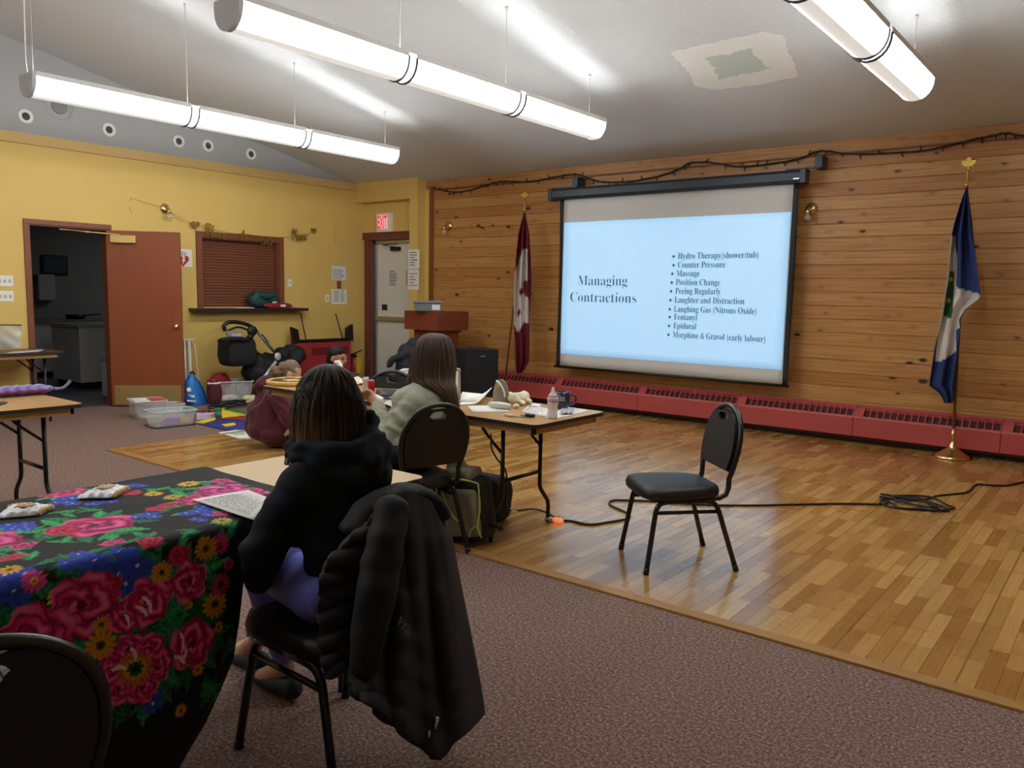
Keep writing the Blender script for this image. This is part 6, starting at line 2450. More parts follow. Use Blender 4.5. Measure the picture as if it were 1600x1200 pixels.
m_zip = NT('zip_bag_film')
m_zip.p.inputs['Base Color'].default_value = (*lin('#d9dad2'), 1)
m_zip.p.inputs['Alpha'].default_value = .45
m_zip.p.inputs['Roughness'].default_value = .15
MB().sheet(zb_fn, 18, 14, .002).build('film', m_zip.m, t)
MB().sheet(lambda u, v: V(zb_fn(.2 + .62 * u, .05 + .6 * v)) - V((.8, -.5, 0)) * .012, 8, 8, .004).build('papers', m_paper, t)
MB().tube([V(zb_fn(u / 10, .99)) for u in range(11)], .008, 6).build('slider', mat('grey_slider', '#5d6065', 0.5), t)
t = sheet_on('leaflet', 'dark-edged leaflets fanned flat on the brown-topped table', [(10, 553), (62, 549.5), (70, 546), (24, 548)], h=.005, m=mat('pale_leaflet', '#cdbfc2', 0.5), lines=3)
a_, b_ = fl(-20, 622, TZ), fl(88, 614, TZ)
t = thing('party_packet', 'long plastic packet of purple and pink party paper on the tan table', 'packet', a_.lerp(b_, .5))
dd = (b_ - a_)


def pk_fn(u, v):
    a = 2 * math.pi * u
    k = min(1, v * 12, (1 - v) * 5 + .12)
    p = a_.lerp(b_, v)
    s_ = V((-dd.y, dd.x, 0)).normalized()
    return p + s_ * (math.cos(a) * .09 * k + .02) + V((0, 0, .03 * k * math.sin(a) + .034 + .003 * math.sin(v * 40 + u * 9)))


f = MB().grid(pk_fn, 16, 40, True)
me = f.mesh('packet')
bands = ['#8c2d5e', '#6f4fa0', '#5f7fc0', '#b9a8cc', '#4f8fb0', '#7a3f8e', '#a03a6a']
recolor(me, lambda co: lin(bands[int(((co - a_).dot(V((-dd.y, dd.x, 0)).normalized()) + .1) / .032) % 7]))
m_pk = attr_mat('glossy_packet', .22, 0, 0, 60, .6)
link_world('wrap', me, m_pk, t)
e_ = a_.lerp(b_, .97) + V((0, 0, .03))
MB().tube(catmull([e_, e_ + dd.normalized() * .05, e_ + dd.normalized() * .09 + V((0, 0, .03)), e_ + dd.normalized() * .1 + V((0, 0, .05))], 4), [.012] * 3 + [.01] * 10, 6).build('twisted_end', mat('lilac_film', '#8a7fb0', 0.3), t)
sheet_on('dark_leaflet', 'dark leaflet poking in at the left edge of the tan table', [(-20, 640), (10, 631), (12, 629), (-20, 628)], h=.004, m=m_blackp)

# on the flowered cloth
CT = CZ + .004
P = [(302, 785), (350, 770), (412, 774), (400, 816)]
o = sheet_on('handout', 'white printed handout lying at the corner of the flowered cloth', [(301, 784), (388, 769), (430, 786), (398, 817)], z=CT, h=.0015, lines=20, seed=8, curl=lambda u, v: .006 + .010 * math.sin(3 * u) * v)
m_foil = mat('silver_snack_foil', '#d6d8de', 0.35, 0.15, var=0.3, vs=30)


def packet(label, px_, ph=.02, m=None):
    P = [fl(x, y, CT) for x, y in px_]

    def fn(u, v):
        p = P[0].lerp(P[1], u).lerp(P[3].lerp(P[2], u), v)
        s_ = (math.sin(math.pi * u) * math.sin(math.pi * v)) ** .35
        return p + V((0, 0, .004 + ph * s_ + .0035 * math.sin(23 * u + 7 * v) * math.sin(17 * v)))
    f = MB().grid(fn, 26, 18)
    f.grid(lambda u, v: V((fn(u, v)[0], fn(u, v)[1], CT + .001)), 26, 18, flip=True)
    t = thing('snack_packet', label, 'packet', P[0].lerp(P[2], .5), 0, 'snack packets')
    f.build('foil', m or m_foil, t)
    f = MB()
    q = P[0].lerp(P[2], .5)
    f.sheet(lambda u, v: V(fn(.3 + .4 * u, .3 + .4 * v)) + V((0, 0, .0025)), 8, 8, .001)
    f.build('printed_face', mat('packet_print', '#b58a4a', 0.4, var=0.5, vs=50) if 'packet_print' not in bpy.data.materials else bpy.data.materials['packet_print'], t)
    f = MB().sheet(lambda u, v: V(fn(.93 + .07 * u, v)) + V((0, 0, .002)), 2, 10, .002)
    f.build('crimped_end', mat('yellow_crimp', '#cfae57', 0.4) if 'yellow_crimp' not in bpy.data.materials else bpy.data.materials['yellow_crimp'], t)


packet('white snack packet with a yellow end lying at the left of the flowered cloth', [(-8, 812), (62, 806), (86, 794), (20, 793)])
packet('silver snack packet lying near the back edge of the flowered cloth', [(120, 780), (178, 779), (204, 764), (160, 763)])

# ================================================================== cables on the wooden floor
m_cable = mat('black_rubber_cable', '#141414', 0.5)
G = 0.0135
f = MB().tube(catmull([onT(767, 679, -.06), V((*on(768, 700, 1, 3.72).xy, on(768, 700, 1, 3.72).z)), on(776, 716, 1, 3.75), on(790, 735, 1, 3.78), on(792, 760, 1, 3.8), on(791, 785, 1, 3.78), fl(797, 797, G), fl(815, 797, G), fl(835, 795, G), fl(855, 801, G), fl(866, 808, G)], 6), .0055, 6)
tag(f.build('power_lead', m_cable), 'thin black lead hanging from the long table to the lit plug', 'cable')
q = fl(872, 815, G)
t = thing('lit_plug', 'clear plug glowing orange at the end of the extension cable', 'plug', (q.x, q.y, .006))
d_ = (fl(890, 816, G) - fl(860, 812, G)).normalized()
MB().lathe([(0, -.035), (.009, -.035), (.014, -.025), (.014, .015), (.008, .035), (0, .035)], 12, (q.x, q.y, .024), d_).build('plug_body', emis('orange_glow', '#ff6a2c', 1.0, '#e0a080'), t)
MB().lathe([(0, -.09), (.012, -.09), (.015, -.08), (.015, -.035), (0, -.035)], 12, (q.x, q.y, .024), d_).build('socket_end', mat('clear_socket', '#d8cdbf', 0.2), t)
pts = [(880, 813), (895, 814.5), (915, 819), (930, 819), (950, 816), (968, 813), (979, 810.5), (984, 807), (981, 802), (968, 796), (955, 790), (952, 785), (960, 781.5), (980, 781.5), (1007, 782.5), (1060, 786), (1113, 789), (1180, 789.5), (1250, 788), (1320, 787), (1385, 787)]
P = [fl(a, b, G) for a, b in pts]
c0 = fl(1432, 787, G)
rg = random.Random(3)
ux_, uy_ = (fl(1480, 796, G) - fl(1385, 780, G)).normalized(), None
uy_ = V((-ux_.y, ux_.x, 0))
n = 0
for k in range(4):
    cx_, cy_, rot_ = rg.uniform(-.1, .1), rg.uniform(-.05, .05), rg.uniform(-.5, .5)
    for i in range(7):
        a = math.pi + i * math.pi / 3.5 + rot_
        r1, r2 = .23 * rg.uniform(.4, 1.25), .17 * rg.uniform(.2, 1.35)
        P.append(c0 + ux_ * cx_ + uy_ * cy_ + ux_ * (r1 * math.cos(a)) + uy_ * (r2 * math.sin(a)) + V((0, 0, .003 * k + .002 * rg.random())))
P += [fl(a, b, G) for a, b in ((1440, 780), (1462, 775), (1490, 772), (1511, 769), (1518, 764), (1526, 757), (1545, 758), (1572, 758.5), (1590, 755), (1625, 748), (1690, 745), (1760, 750))]
f = MB().tube(catmull(P, 5), .0075, 6)
tag(f.build('extension_cable', m_cable), 'long black extension cable crossing the wooden floor with a coil near the flag', 'cable')

# ================================================================== backpack under the table
q = fl(731, 850, .006)
Mb = MX.Translation((q.x - .05, q.y + .05, .006)) @ MX.Rotation(R(12), 4, 'Z') @ MX.Rotation(R(-8), 4, 'Y')
t = thing('backpack', 'olive grey backpack with lime piping leaning under the table end', 'backpack', (q.x, q.y + .12, .006))
m_bpk = mat('black_pack_nylon', '#191a1c', 0.7, var=0.2, vs=14, bump=0.2, bs=40)
m_olive = mat('olive_grey_canvas', '#86836c', 0.75, var=0.12, vs=10, bump=0.15, bs=50)
m_lime = mat('lime_piping', '#b9c46c', 0.5)
f = MB()
f.box((0, 0, .2), (.36, .2, .38), .07, Mb, seg=4)
f.ell(Mb @ V((.0, 0, .36)), (.15, .09, .09))
me = baked(f, .012, 5, 'pack', lambda p: .008 * fbm(p, 10, 2))
for v in me.vertices:
    v.co.z = max(v.co.z, .007)
link_world('pack_body', me, m_bpk, t)
f = MB()
f.box((.035, -.1, .19), (.25, .07, .28), .045, Mb, seg=4)
me = baked(f, .01, 4, 'pocket', lambda p: .006 * fbm(p, 12, 2))
link_world('front_pocket', me, m_olive, t)
f = MB()
f.box((.02, -.02, .4), (.22, .16, .09), .04, Mb, seg=4)
f.ell(Mb @ V((-.01, 0, .45)), (.07, .05, .05))
me = baked(f, .01, 4, 'flap', lambda p: .008 * fbm(p, 12, 2))
link_world('top_flap', me, m_olive, t)
B_ = lambda x, y, z: Mb @ V((x, y, z))
f = MB()
for path in ([(-.12, -.12, .375), (-.09, -.135, .36), (-.085, -.14, .25), (-.06, -.142, .1), (-.1, -.13, .045)], [(-.13, -.115, .39), (0, -.13, .4), (.12, -.125, .385), (.175, -.1, .36)],
             [(-.05, -.14, .33), (-.01, -.145, .22), (.03, -.145, .16), (.06, -.145, .15)], [(.175, -.1, .36), (.18, -.12, .22), (.16, -.135, .12), (.17, -.12, .05)], [(-.17, -.1, .1), (-.12, -.13, .085), (-.07, -.14, .1)],
             [(-.14, -.11, .36), (-.12, -.13, .3), (-.09, -.135, .27)], [(.1, -.14, .06), (.12, -.14, .1), (.15, -.135, .12)]):
    f.tube(catmull([B_(*p) for p in path], 6), .0055, 6)
f.build('piping', m_lime, t)
f = MB().tube(catmull([B_(-.1, .08, .4), B_(-.17, .09, .3), B_(-.2, .06, .15), B_(-.17, .03, .04)], 6), .013, 6, sq=.4)
f.tube(catmull([B_(-.19, -.07, .3), B_(-.225, -.08, .2), B_(-.23, -.085, .06), B_(-.19, -.1, .02), B_(-.1, -.12, .015)], 6), .0055, 6)
f.build('strap', m_lime, t)
f = MB().tube(catmull([B_(.17, -.02, .1), B_(.22, -.03, .1), B_(.25, -.04, .085)], 5), .014, 6)
f.box((.255, -.04, .085), (.035, .02, .03), .005, Mb)
f.build('buckle_strap', m_blackp, t)
q = fl(668, 835)
me = baked(MB().box((q.x + .05, q.y + .5, .15), (.3, .22, .28), .06, seg=4), .014, 4, 'bag', lambda p: .012 * fbm(p, 8, 2))
for v in me.vertices:
    v.co.z = max(v.co.z, .007)
tag(link('soft_bag', me, m_bpk), 'plain black bag on the floor under the sweater woman\'s chair', 'bag')
# ================================================================== people
m_skin = mat('skin', '#c99a80', 0.5, var=0.06, vs=20, spec=0.35)
m_skin2 = mat('tan_skin', '#a87a5f', 0.5, var=0.06, vs=20, spec=0.35)
m_hair = attr_mat('hair_strands', 0.55, 0.0, 0.3, 420, 0.22)
m_eye = mat('dark_eye', '#1c1512', 0.25)
m_lip = mat('lip', '#9c5c54', 0.5)
m_brow = mat('dark_brow', '#2a1d16', 0.8)


def basis(fw, up=(0, 0, 1)):
    """columns: right, forward, up"""
    y = V(fw).normalized()
    z = V(up)
    x = y.cross(z).normalized()
    z = x.cross(y)
    return MX((x, y, z)).transposed()


def head_geo(mb, c, F, s=1.0):
    E_ = lambda p, r: mb.ell(c + F @ (V(p) * s), tuple(k * s for k in r), 18, 12, M=F)
    E_((0, -.014, .022), (.076, .094, .088))
    E_((0, .022, -.03), (.060, .070, .078))
    E_((0, .045, -.082), (.036, .036, .030))
    E_((0, .074, .012), (.052, .022, .016))
    E_((0, .078, -.058), (.026, .016, .020))
    for x in (-1, 1):
        E_((x * .036, .062, -.028), (.024, .024, .024))
        E_((x * .080, -.008, -.012), (.013, .022, .032))
    mb.chain([(c + F @ (V((0, .090, .006)) * s), .010 * s), (c + F @ (V((0, .106, -.026)) * s), .012 * s)], 5)
    for x in (-1, 1):
        E_((x * .010, .098, -.030), (.009, .010, .008))


def face_bits(c, F, par, s=1.0, brow=None):
    for x in (-1, 1):
        MB().ell(c + F @ (V((x * .032, .083, -.002)) * s), (.013 * s, .008 * s, .007 * s), 10, 7, M=F).build('eye', m_eye, par)
        MB().tube([c + F @ (V((x * .016, .0945, .019)) * s), c + F @ (V((x * .034, .092, .024)) * s), c + F @ (V((x * .050, .080, .018)) * s)], .0042 * s, 6).build('eyebrow', brow or m_brow, par)
    MB().tube([c + F @ (V((-.022, .088, -.058)) * s), c + F @ (V((0, .097, -.056)) * s), c + F @ (V((.022, .088, -.058)) * s)], .0055 * s, 6).build('lips', m_lip, par)


def hand_geo(mb, w, d, n, side=1, curl=0.6, s=1.0, spread=1.0):
    """hand from wrist w along d, palm facing n; side +1: thumb on d x n side"""
    d, n = V(d).normalized(), V(n)
    n = (n - d * n.dot(d)).normalized()
    t = d.cross(n) * side
    Fp = MX((t, d, n)).transposed()
    mb.chain([(w - d * .02 * s, (.024 * s, .02 * s, .018 * s)), (w + d * .02 * s, (.03 * s, .02 * s, .016 * s)), (w + d * .075 * s, (.038 * s, .02 * s, .013 * s))], 6, Fp)
    for i, (o, L) in enumerate(((.029, .072), (.010, .081), (-.010, .075), (-.028, .058))):
        p = w + (d * .082 + t * o) * s
        q = [(p - d * .012 * s, .0100 * s), (p, .0098 * s)]
        a = 0.0
        dirv = d + t * (o * 3.0 * spread)
        for k, fr in enumerate((.46, .31, .23)):
            a += curl * (1.0, 1.15, .8)[k] * (1 + .12 * i)
            v = (dirv * math.cos(a) + n * math.sin(a)).normalized()
            p = p + v * L * fr * s
            q.append((p, (.0090, .0082, .0070)[k] * s))
        mb.chain(q, 7)
    p = w + (d * .018 + t * .026) * s
    v1 = (d * .55 + t * .75 + n * .35).normalized()
    v2 = (d * .85 + t * .2 + n * .5).normalized()
    mb.chain([(p, .014 * s), (p + v1 * .034 * s, .0115 * s), (p + v1 * .034 * s + v2 * .028 * s, .0100 * s), (p + v1 * .034 * s + v2 * .052 * s, .0080 * s)], 7)


def fold(amp, sc, sq=(1, 1, 1), o=3, seed=0.0):
    k = V(sq)
    sd_ = V((seed, seed * 1.7, -seed))
    return lambda p: amp * fbm(V((p.x * k.x, p.y * k.y, p.z * k.z)) + sd_, sc, o)


def person(label, loc, mb, voxel, smooth, skin):
    me = baked(mb, voxel, smooth, 'body')
    me.transform(MX.Translation(-V(loc)))
    o = link('person', me, skin)
    o.location = loc
    tag(o, label, 'person')
    return o


def cloth(name, mb, voxel, smooth, m, par, disp=None, post=None):
    me = baked(mb, voxel, smooth, name, disp)
    if post:
        for v in me.vertices:
            post(v)
    me.update()
    return link_world(name, me, m, par)


def hair_col(dark, mid, tip, z0, z1, side=None, seed=0.0):
    cd, cm, ct = [np.array(lin(c)) for c in (dark, mid, tip)]

    def fn(co):
        a = math.atan2(co.y - HCEN.y, co.x - HCEN.x)
        s = 0.5 + 0.5 * noise.noise(V((a * 9 + seed, co.z * 1.5, seed))) + 0.35 * noise.noise(V((a * 34 + seed, co.z * 2.2, 3)))
        s = min(1, max(0, s))
        t = min(1, max(0, (z1 - co.z) / (z1 - z0)))
        if side is not None:
            t *= min(1, max(0, side(co)))
        c = cd + (cm - cd) * s
        return c + (ct - c) * t * (0.55 + 0.45 * s)
    return fn


def hair_shell(rows, fdir, th=0.012, open_from=0.3, gap=55, ridge=0.0035, seed=0.0, nu=150, nv=60):
    """rows = [(centre, radius across, radius deep)] from crown to tips; the face side stays open lower down"""
    f_ = V((fdir[0], fdir[1], 0)).normalized()
    s_ = V((-f_.y, f_.x, 0))
    C = catmull([r[0] for r in rows], 8)
    Rr = catmull([V((r[1], r[2], 0)) for r in rows], 8)
    n = len(C) - 1

    def fn(u, v):
        k = v * n
        i = min(n - 1, int(k))
        t = k - i
        c = C[i].lerp(C[i + 1], t)
        r = Rr[i].lerp(Rr[i + 1], t)
        half = 180 if v < open_from else 180 - gap * min(1, (v - open_from) / .12)
        a = R(-half + 2 * half * u)
        st = math.sin(a * 21 + 3 * noise.noise(V((a * 2, v * 2, seed)))) * ridge * .5 + ridge * noise.noise(V((a * 14 + seed, v * 2.5, 0))) * 2.2 + ridge * .8 * noise.noise(V((a * 40 + seed, v * 3, 5)))
        st *= min(1, v * 4)
        return c - f_ * (math.cos(a) * (r.y + st)) + s_ * (math.sin(a) * (r.x + st)) + V((0, 0, ridge * 1.5 * math.sin(a * 17 + seed) * (v > .96)))
    f = MB().sheet(fn, nu, nv, th)
    return f, fn


def strands(f, fn, n, r=.0011, seed=1, lift=.007, v0=.05):
    rg = random.Random(seed)
    for i in range(n):
        u = rg.random()
        du = rg.uniform(-.03, .03)
        e = rg.uniform(.75, 1.0)
        k = lift * rg.uniform(.6, 1.6)
        P = []
        for j in range(12):
            v = v0 + (e - v0) * j / 11
            p = V(fn(min(1, max(0, u + du * (j / 11))), v))
            c = V((HCEN.x, HCEN.y, p.z))
            o = (p - c)
            o = o.normalized() if o.length > 1e-5 else V((1, 0, 0))
            P.append(p + o * k)
        f.tube(P, r, 4)


# ------------------------------------------------------------------ 1: navy hoodie, seen from behind
H1 = V((-2.0, 1.6, 1.105))
F1 = basis((-.93, .05, -.36), (0, 0, 1))
b = MB()
head_geo(b, H1, F1)
nb = V((-1.95, 1.6, .955))
b.chain([(H1 + V((.02, 0, -.05)), .055), (nb, .06)])
pel = V((-1.915, 1.6, .575))
b.chain([(nb - V((0, 0, .03)), (.07, .12, .06)), (V((-1.925, 1.6, .86)), (.095, .16, .09)), (V((-1.90, 1.6, .72)), (.09, .145, .09)), (pel, (.115, .165, .10))], 9)
sL, sR = V((-1.925, 1.43, .895)), V((-1.935, 1.735, .825))
eL, eR = V((-2.01, 1.36, .69)), V((-1.985, 1.775, .62))
wL, wR = V((-2.145, 1.44, .575)), V((-2.17, 1.74, .62))
b.chain([(nb - V((0, .06, .045)), .055), (sL, .055), (eL, .04), (wL, .028)])
b.chain([(nb - V((0, -.06, .045)), .055), (sR, .055), (eR, .04), (wR, .028)])
hand_geo(b, wL, (-.9, .35, -.05), (0, 0, -1), 1, .25)
hand_geo(b, wR, (-.9, -.35, .0), (0, 0, -1), -1, .25)
hipL, hipR = V((-1.93, 1.515, .565)), V((-1.93, 1.685, .565))
knL, knR = V((-2.33, 1.56, .545)), V((-2.33, 1.74, .545))
hlL, hlR = fl(452, 1092), fl(404, 1052)
anL, anR = V((hlL.x - .02, hlL.y, .115)), V((hlR.x - .02, hlR.y, .115))
fL, fR = V((hlL.x - .15, hlL.y, .035)), V((hlR.x - .15, hlR.y, .035))
b.chain([(hipL, .095), (knL, .058), (anL, .036)], 12)
b.chain([(hipR, .095), (knR, .058), (anR, .036)], 12)
b.chain([(anL, .036), (fL, (.05, .04, .03))], 6)
b.chain([(anR, .036), (fR, (.05, .04, .03))], 6)
p1 = person('woman in a navy hoodie and blue leggings seated at the flowered table', (HC.x, HC.y, 0), b, .009, 3, m_skin)
# hoodie
b = MB()
b.chain([(nb - V((-.01, 0, .02)), (.08, .12, .06)), (V((-1.915, 1.585, .865)), (.125, .17, .085)), (V((-1.885, 1.6, .74)), (.125, .19, .09)), (V((-1.865, 1.61, .665)), (.13, .19, .075))], 9)
b.chain([(nb - V((0, .07, .03)), .07), (sL + V((0, .02, .0)), .08), (eL, .066), (wL + V((.02, -.01, 0)), .05)], 12)
b.chain([(nb - V((0, -.07, .03)), .07), (sR + V((0, -.005, 0)), .072), (eR, .066), (wR + V((.02, .01, 0)), .05)], 12)


def hoodie_fold(p):
    d = .007 * fbm(V((p.x, p.y, p.z * 2.2)), 7, 2) + .0035 * math.sin(p.z * 46 + 9 * p.y + 5 * fbm(p, 4, 2)) * (1 if p.z < .9 else .4)
    return d


m_hood = mat('navy_fleece', '#1a2029', 0.85, var=0.12, vs=60, bump=0.2, bs=260, spec=0.2)
cloth('hoodie', b, .010, 4, m_hood, p1, hoodie_fold)
b = MB()
ring = [((-2.03, 1.50, .985), .035), ((-1.95, 1.475, .985), .042), ((-1.87, 1.51, .985), .045), ((-1.835, 1.585, .99), .045), ((-1.845, 1.665, 1.01), .042), ((-1.90, 1.675, 1.025), .038), ((-1.985, 1.685, 1.03), .032)]
b.chain(ring, 8)
b.chain([((-1.90, 1.485, .945), .045), ((-1.825, 1.55, .915), .05), ((-1.805, 1.625, .915), .052), ((-1.83, 1.66, .935), .044), ((-1.90, 1.665, .975), .036)], 8)
b.chain([((-1.81, 1.60, .96), .045), ((-1.83, 1.67, .985), .042)], 6)
q = on(590, 648, 1, 1.70)
b.chain([((-1.875, 1.67, 1.0), .034), (q + V((-.03, 0, -.015)), .026)], 6)
cloth('hood', b, .009, 5, m_hood, p1, lambda p: .004 * math.sin(p.z * 90 + 30 * fbm(p, 3, 2)) + .004 * fbm(p, 18, 2))
# leggings and shoes
b = MB()
b.chain([(V((-1.875, 1.6, .575)), (.14, .20, .112)), (V((-1.95, 1.6, .57)), (.14, .195, .108))], 6)
b.chain([(hipL, .108), (hipL.lerp(knL, .5), .086), (knL, .066), (anL + (knL - anL) * .12, .044)], 12)
b.chain([(hipR, .108), (hipR.lerp(knR, .5), .086), (knR, .066), (anR + (knR - anR) * .12, .044)], 12)


def lift_seat(v):
    if v.co.x > -2.16 and v.co.z < .466:
        v.co.z = .466 + (v.co.z - .466) * .03


cloth('leggings', b, .010, 4, mat('periwinkle_leggings', '#7278e2', 0.6, var=0.06, vs=30, sheen=.1), p1, fold(.004, 14, (1, 1, .6), 2), lift_seat)


def shoe(ank, foot, name, m, d=None):
    b = MB()
    d = d or (foot - ank)
    d = V((d.x, d.y, 0)).normalized()
    Fs = basis(d)
    b.chain([(V((ank.x, ank.y, .05)) - d * .02, (.036, .04, .045)), (V((ank.x, ank.y, .04)) + d * .08, (.042, .05, .038)), (V((ank.x, ank.y, .032)) + d * .16, (.04, .05, .03))], 8, Fs)

    def post(v):
        v.co.z = max(v.co.z, .004)
    return cloth(name, b, .008, 3, m, p1, None, post)


shoe(hlL, fL, 'shoe', mat('dark_teal_shoe', '#1f3034', 0.6, var=.2))
shoe(hlR, fR, 'shoe', bpy.data.materials['dark_teal_shoe'])
# hair
HCEN = V((-1.995, 1.6, 1.1))
rows = [(V((-1.992, 1.602, 1.243)), .004, .004), (V((-1.994, 1.602, 1.237)), .030, .036), (V((-1.996, 1.602, 1.216)), .056, .068), (V((-1.998, 1.602, 1.177)), .079, .097), (V((-1.998, 1.602, 1.125)), .098, .112),
        (V((-1.995, 1.602, 1.075)), .107, .117), (V((-1.99, 1.600, 1.03)), .110, .115), (V((-1.995, 1.59, .985)), .107, .108), (V((-2.015, 1.57, .94)), .088, .095)]
f, fn = hair_shell(rows, (-1, .05, 0), .012, .34, 58, .0045, 1.3)
strands(f, fn, 150, .0010, 2, .006)
me = f.mesh('hair')
recolor(me, hair_col('#1c1613', '#382a20', '#a8835c', .93, 1.12, lambda co: .25 + .95 * max(0, (1.57 - co.y) / .08) if co.x < -1.9 else .15, 2.0))
link_world('hair', me, m_hair, p1)

face_bits(H1, F1, p1)
# ------------------------------------------------------------------ puffy coat over her chair
m_coat = mat('black_puffy_nylon', '#212122', 0.72, var=0.2, vs=9, bump=0.35, bs=26, spec=0.22)
m_lin = mat('black_quilted_lining', '#2e2e2f', 0.7, var=0.15, vs=9, spec=0.3)
t = thing('puffy_coat', 'long black puffy coat hung over the back of the navy hoodie woman\'s chair', 'coat', (-1.62, 1.6, 0))


def tab(v, tb):
    for p, q in zip(tb[:-1], tb[1:]):
        if p[0] <= v <= q[0]:
            k = (v - p[0]) / (q[0] - p[0])
            k = k * k * (3 - 2 * k) * .4 + k * .6
            return [x + (y - x) * k for x, y in zip(p[1:], q[1:])]
    return list(tb[-1][1:])


COAT = [(0, 592, 806, 678, 796), (.12, 586, 850, 700, 838), (.3, 577, 920, 714, 912), (.5, 567, 985, 729, 985), (.7, 557, 1035, 741, 1045), (.85, 550, 1060, 748, 1082), (1, 546, 1074, 752, 1108)]


def coat_fn(u, v):
    """back of the coat: u across, v from the chair top to the hem, hung on the outside of the chair back"""
    lx, ly_, rx, ry = tab(v, COAT)
    s_ = math.sin(math.pi * u)
    x = lx + (rx - lx) * u
    y = ly_ + (ry - ly_) * u
    y -= 33 * s_ ** .8 * max(0, 1 - v / .22) ** 1.3
    hemd = max(0, 1 - abs(u - .66) / (.66 if u < .66 else .36)) ** .9
    y += 92 * hemd * v ** 2.6
    X_ = -1.655 + .17 * v + .055 * s_ ** .7 * min(1, v * 5 + .25)
    X_ -= .085 * (max(0, abs(u - .5) - .36) / .14) ** 1.5
    X_ += (.013 * math.sin(u * 15 + 2.2 * v + .5) + .008 * math.sin(u * 29 - 4 * v)) * min(1, v * 3)
    X_ += .0022 * math.sin(v * 44 + 9 * u + 2 * math.sin(u * 7))
    p = on(x, y, 0, X_)
    p.z = max(p.z, .016)
    return p


f = MB().sheet(coat_fn, 90, 110, .028)
f.build('shell', m_coat, t)
f = MB()
P = [(-1.69, 1.445, .82), (-1.69, 1.49, .862), (-1.685, 1.55, .886), (-1.68, 1.61, .892), (-1.68, 1.67, .880), (-1.68, 1.73, .845), (-1.68, 1.77, .79)]
f.chain([(p, (.055, .04, .024)) for p in P], 8)
cloth('collar_roll', f, .011, 4, m_coat, t, lambda p: .006 * fbm(p, 12, 2))


def panel(u, v):
    """front edge of the coat hanging beside the seat, quilted lining outwards"""
    lx, ly_, rx, ry = tab(v, [(0, 586, 806, 604, 806), (.14, 548, 838, 596, 850), (.27, 512, 874, 588, 885), (.4, 499, 905, 582, 915), (.55, 497, 945, 574, 950), (.75, 500, 1000, 560, 1000), (.9, 505, 1035, 548, 1030), (1, 511, 1060, 540, 1046)])
    x, y = lx + (rx - lx) * u, ly_ + (ry - ly_) * u
    X_ = -1.625 - .06 * (1 - u) * min(1, v * 2) - .03 * v + .02 * math.sin(math.pi * u) * abs(math.sin(v * math.pi * 6)) ** .5
    X_ += .006 * math.sin(v * 50 + 6 * u)
    return on(x, y, 0, X_)


MB().sheet(panel, 20, 70, .02).build('front_panel', m_lin, t)
f = MB()
sp_ = [(on(612, 800, 0, -1.585), .05), (on(603, 845, 0, -1.555), .056), (on(592, 900, 0, -1.54), .056), (on(582, 960, 0, -1.53), .053), (on(572, 1015, 0, -1.525), .047), (on(566, 1042, 0, -1.525), .036)]
f.chain(sp_, 9)
cloth('sleeve', f, .010, 5, m_coat, t, lambda p: .0016 * math.sin(p.z * 60 + 10 * fbm(p, 3, 2)) + .007 * fbm(p, 8, 2))
f = MB()
o_ = on(619, 975, 0, -1.475)
e_ = on(640, 1000, 0, -1.475)
d_ = e_ - o_
put_text(f, 'FXR', o_ + V((.004, 0, 0)), d_, V((0, 0, 1)) + V((0, .45, 0)), d_.length * .8, .035, .01, .004, None)
f.build('chest_lettering', mat('grey_print_b', '#6b6b6d', 0.5), t)
f = MB()
q = on(683, 1120, 0, -1.44)
f.tube([q, q + V((0, -.01, -.03))], .007, 6)
q = on(670, 1142, 0, -1.44)
f.tube([q, q + V((0, 0, -.022))], .005, 6)
f.build('zip_pull', m_steel, t)

# ------------------------------------------------------------------ 2: sage sweater
H2 = V((-3.255, 3.405, 1.095))
T2 = V((-.90, .43, 0)).normalized()
R2 = V((T2.y, -T2.x, 0))
F2 = basis((-.80, .56, -.22))
b = MB()
head_geo(b, H2, F2, .98)
nb2 = V((-3.245, 3.365, .945))
b.chain([(H2 + V((.015, -.01, -.05)), .052), (nb2, .056)])
pel2 = SCP + V((0, .02, .575))
ch2 = V((-3.27, 3.315, .83))
TF = basis(T2)
b.chain([(nb2 - V((0, 0, .03)), (.11, .06, .05)), (ch2, (.15, .095, .09)), (ch2.lerp(pel2, .5), (.135, .09, .09)), (pel2, (.16, .11, .10))], 9, TF)
sL2 = on(648, 632, 1, 3.22)
eL2 = on(607, 692, 1, 3.07)
wL2 = on(590, 634, 1, 3.22)
sR2 = ch2 + R2 * .15 + V((0, 0, .045))
eR2 = sR2 + R2 * .0 + T2 * .20 + V((0, 0, -.1))
eR2.z = .81
wR2 = eR2 + T2 * .22 + R2 * .03
wR2.z = .80
b.chain([(nb2 - R2 * .06 - V((0, 0, .04)), .05), (sL2, .052), (eL2, .038), (wL2, .026)], 12)
b.chain([(nb2 + R2 * .06 - V((0, 0, .04)), .05), (sR2, .052), (eR2, .038), (wR2, .026)], 12)
hd_ = (on(575, 612, 1, 3.26) - wL2).normalized()
hand_geo(b, wL2 + hd_ * .012, hd_, (-.786, -.618, .25), -1, .58, 1.12)
hand_geo(b, wR2, T2, (0, 0, -1), -1, .3, 1.0)
hips = []
for s, kx_ in ((-1, .10), (1, .12)):
    h_ = pel2 + R2 * (s * .085)
    k_ = h_ + SF * .42 + R2 * (s * .03)
    k_.z = .53
    a_ = k_ + SF * -.06
    a_.z = .10
    b.chain([(h_, .092), (k_, .056), (a_, .036)], 12)
    b.chain([(a_, .036), (a_ + SF * .15 - V((0, 0, .05)), (.04, .04, .026))], 6)
    hips.append((h_, k_, a_))
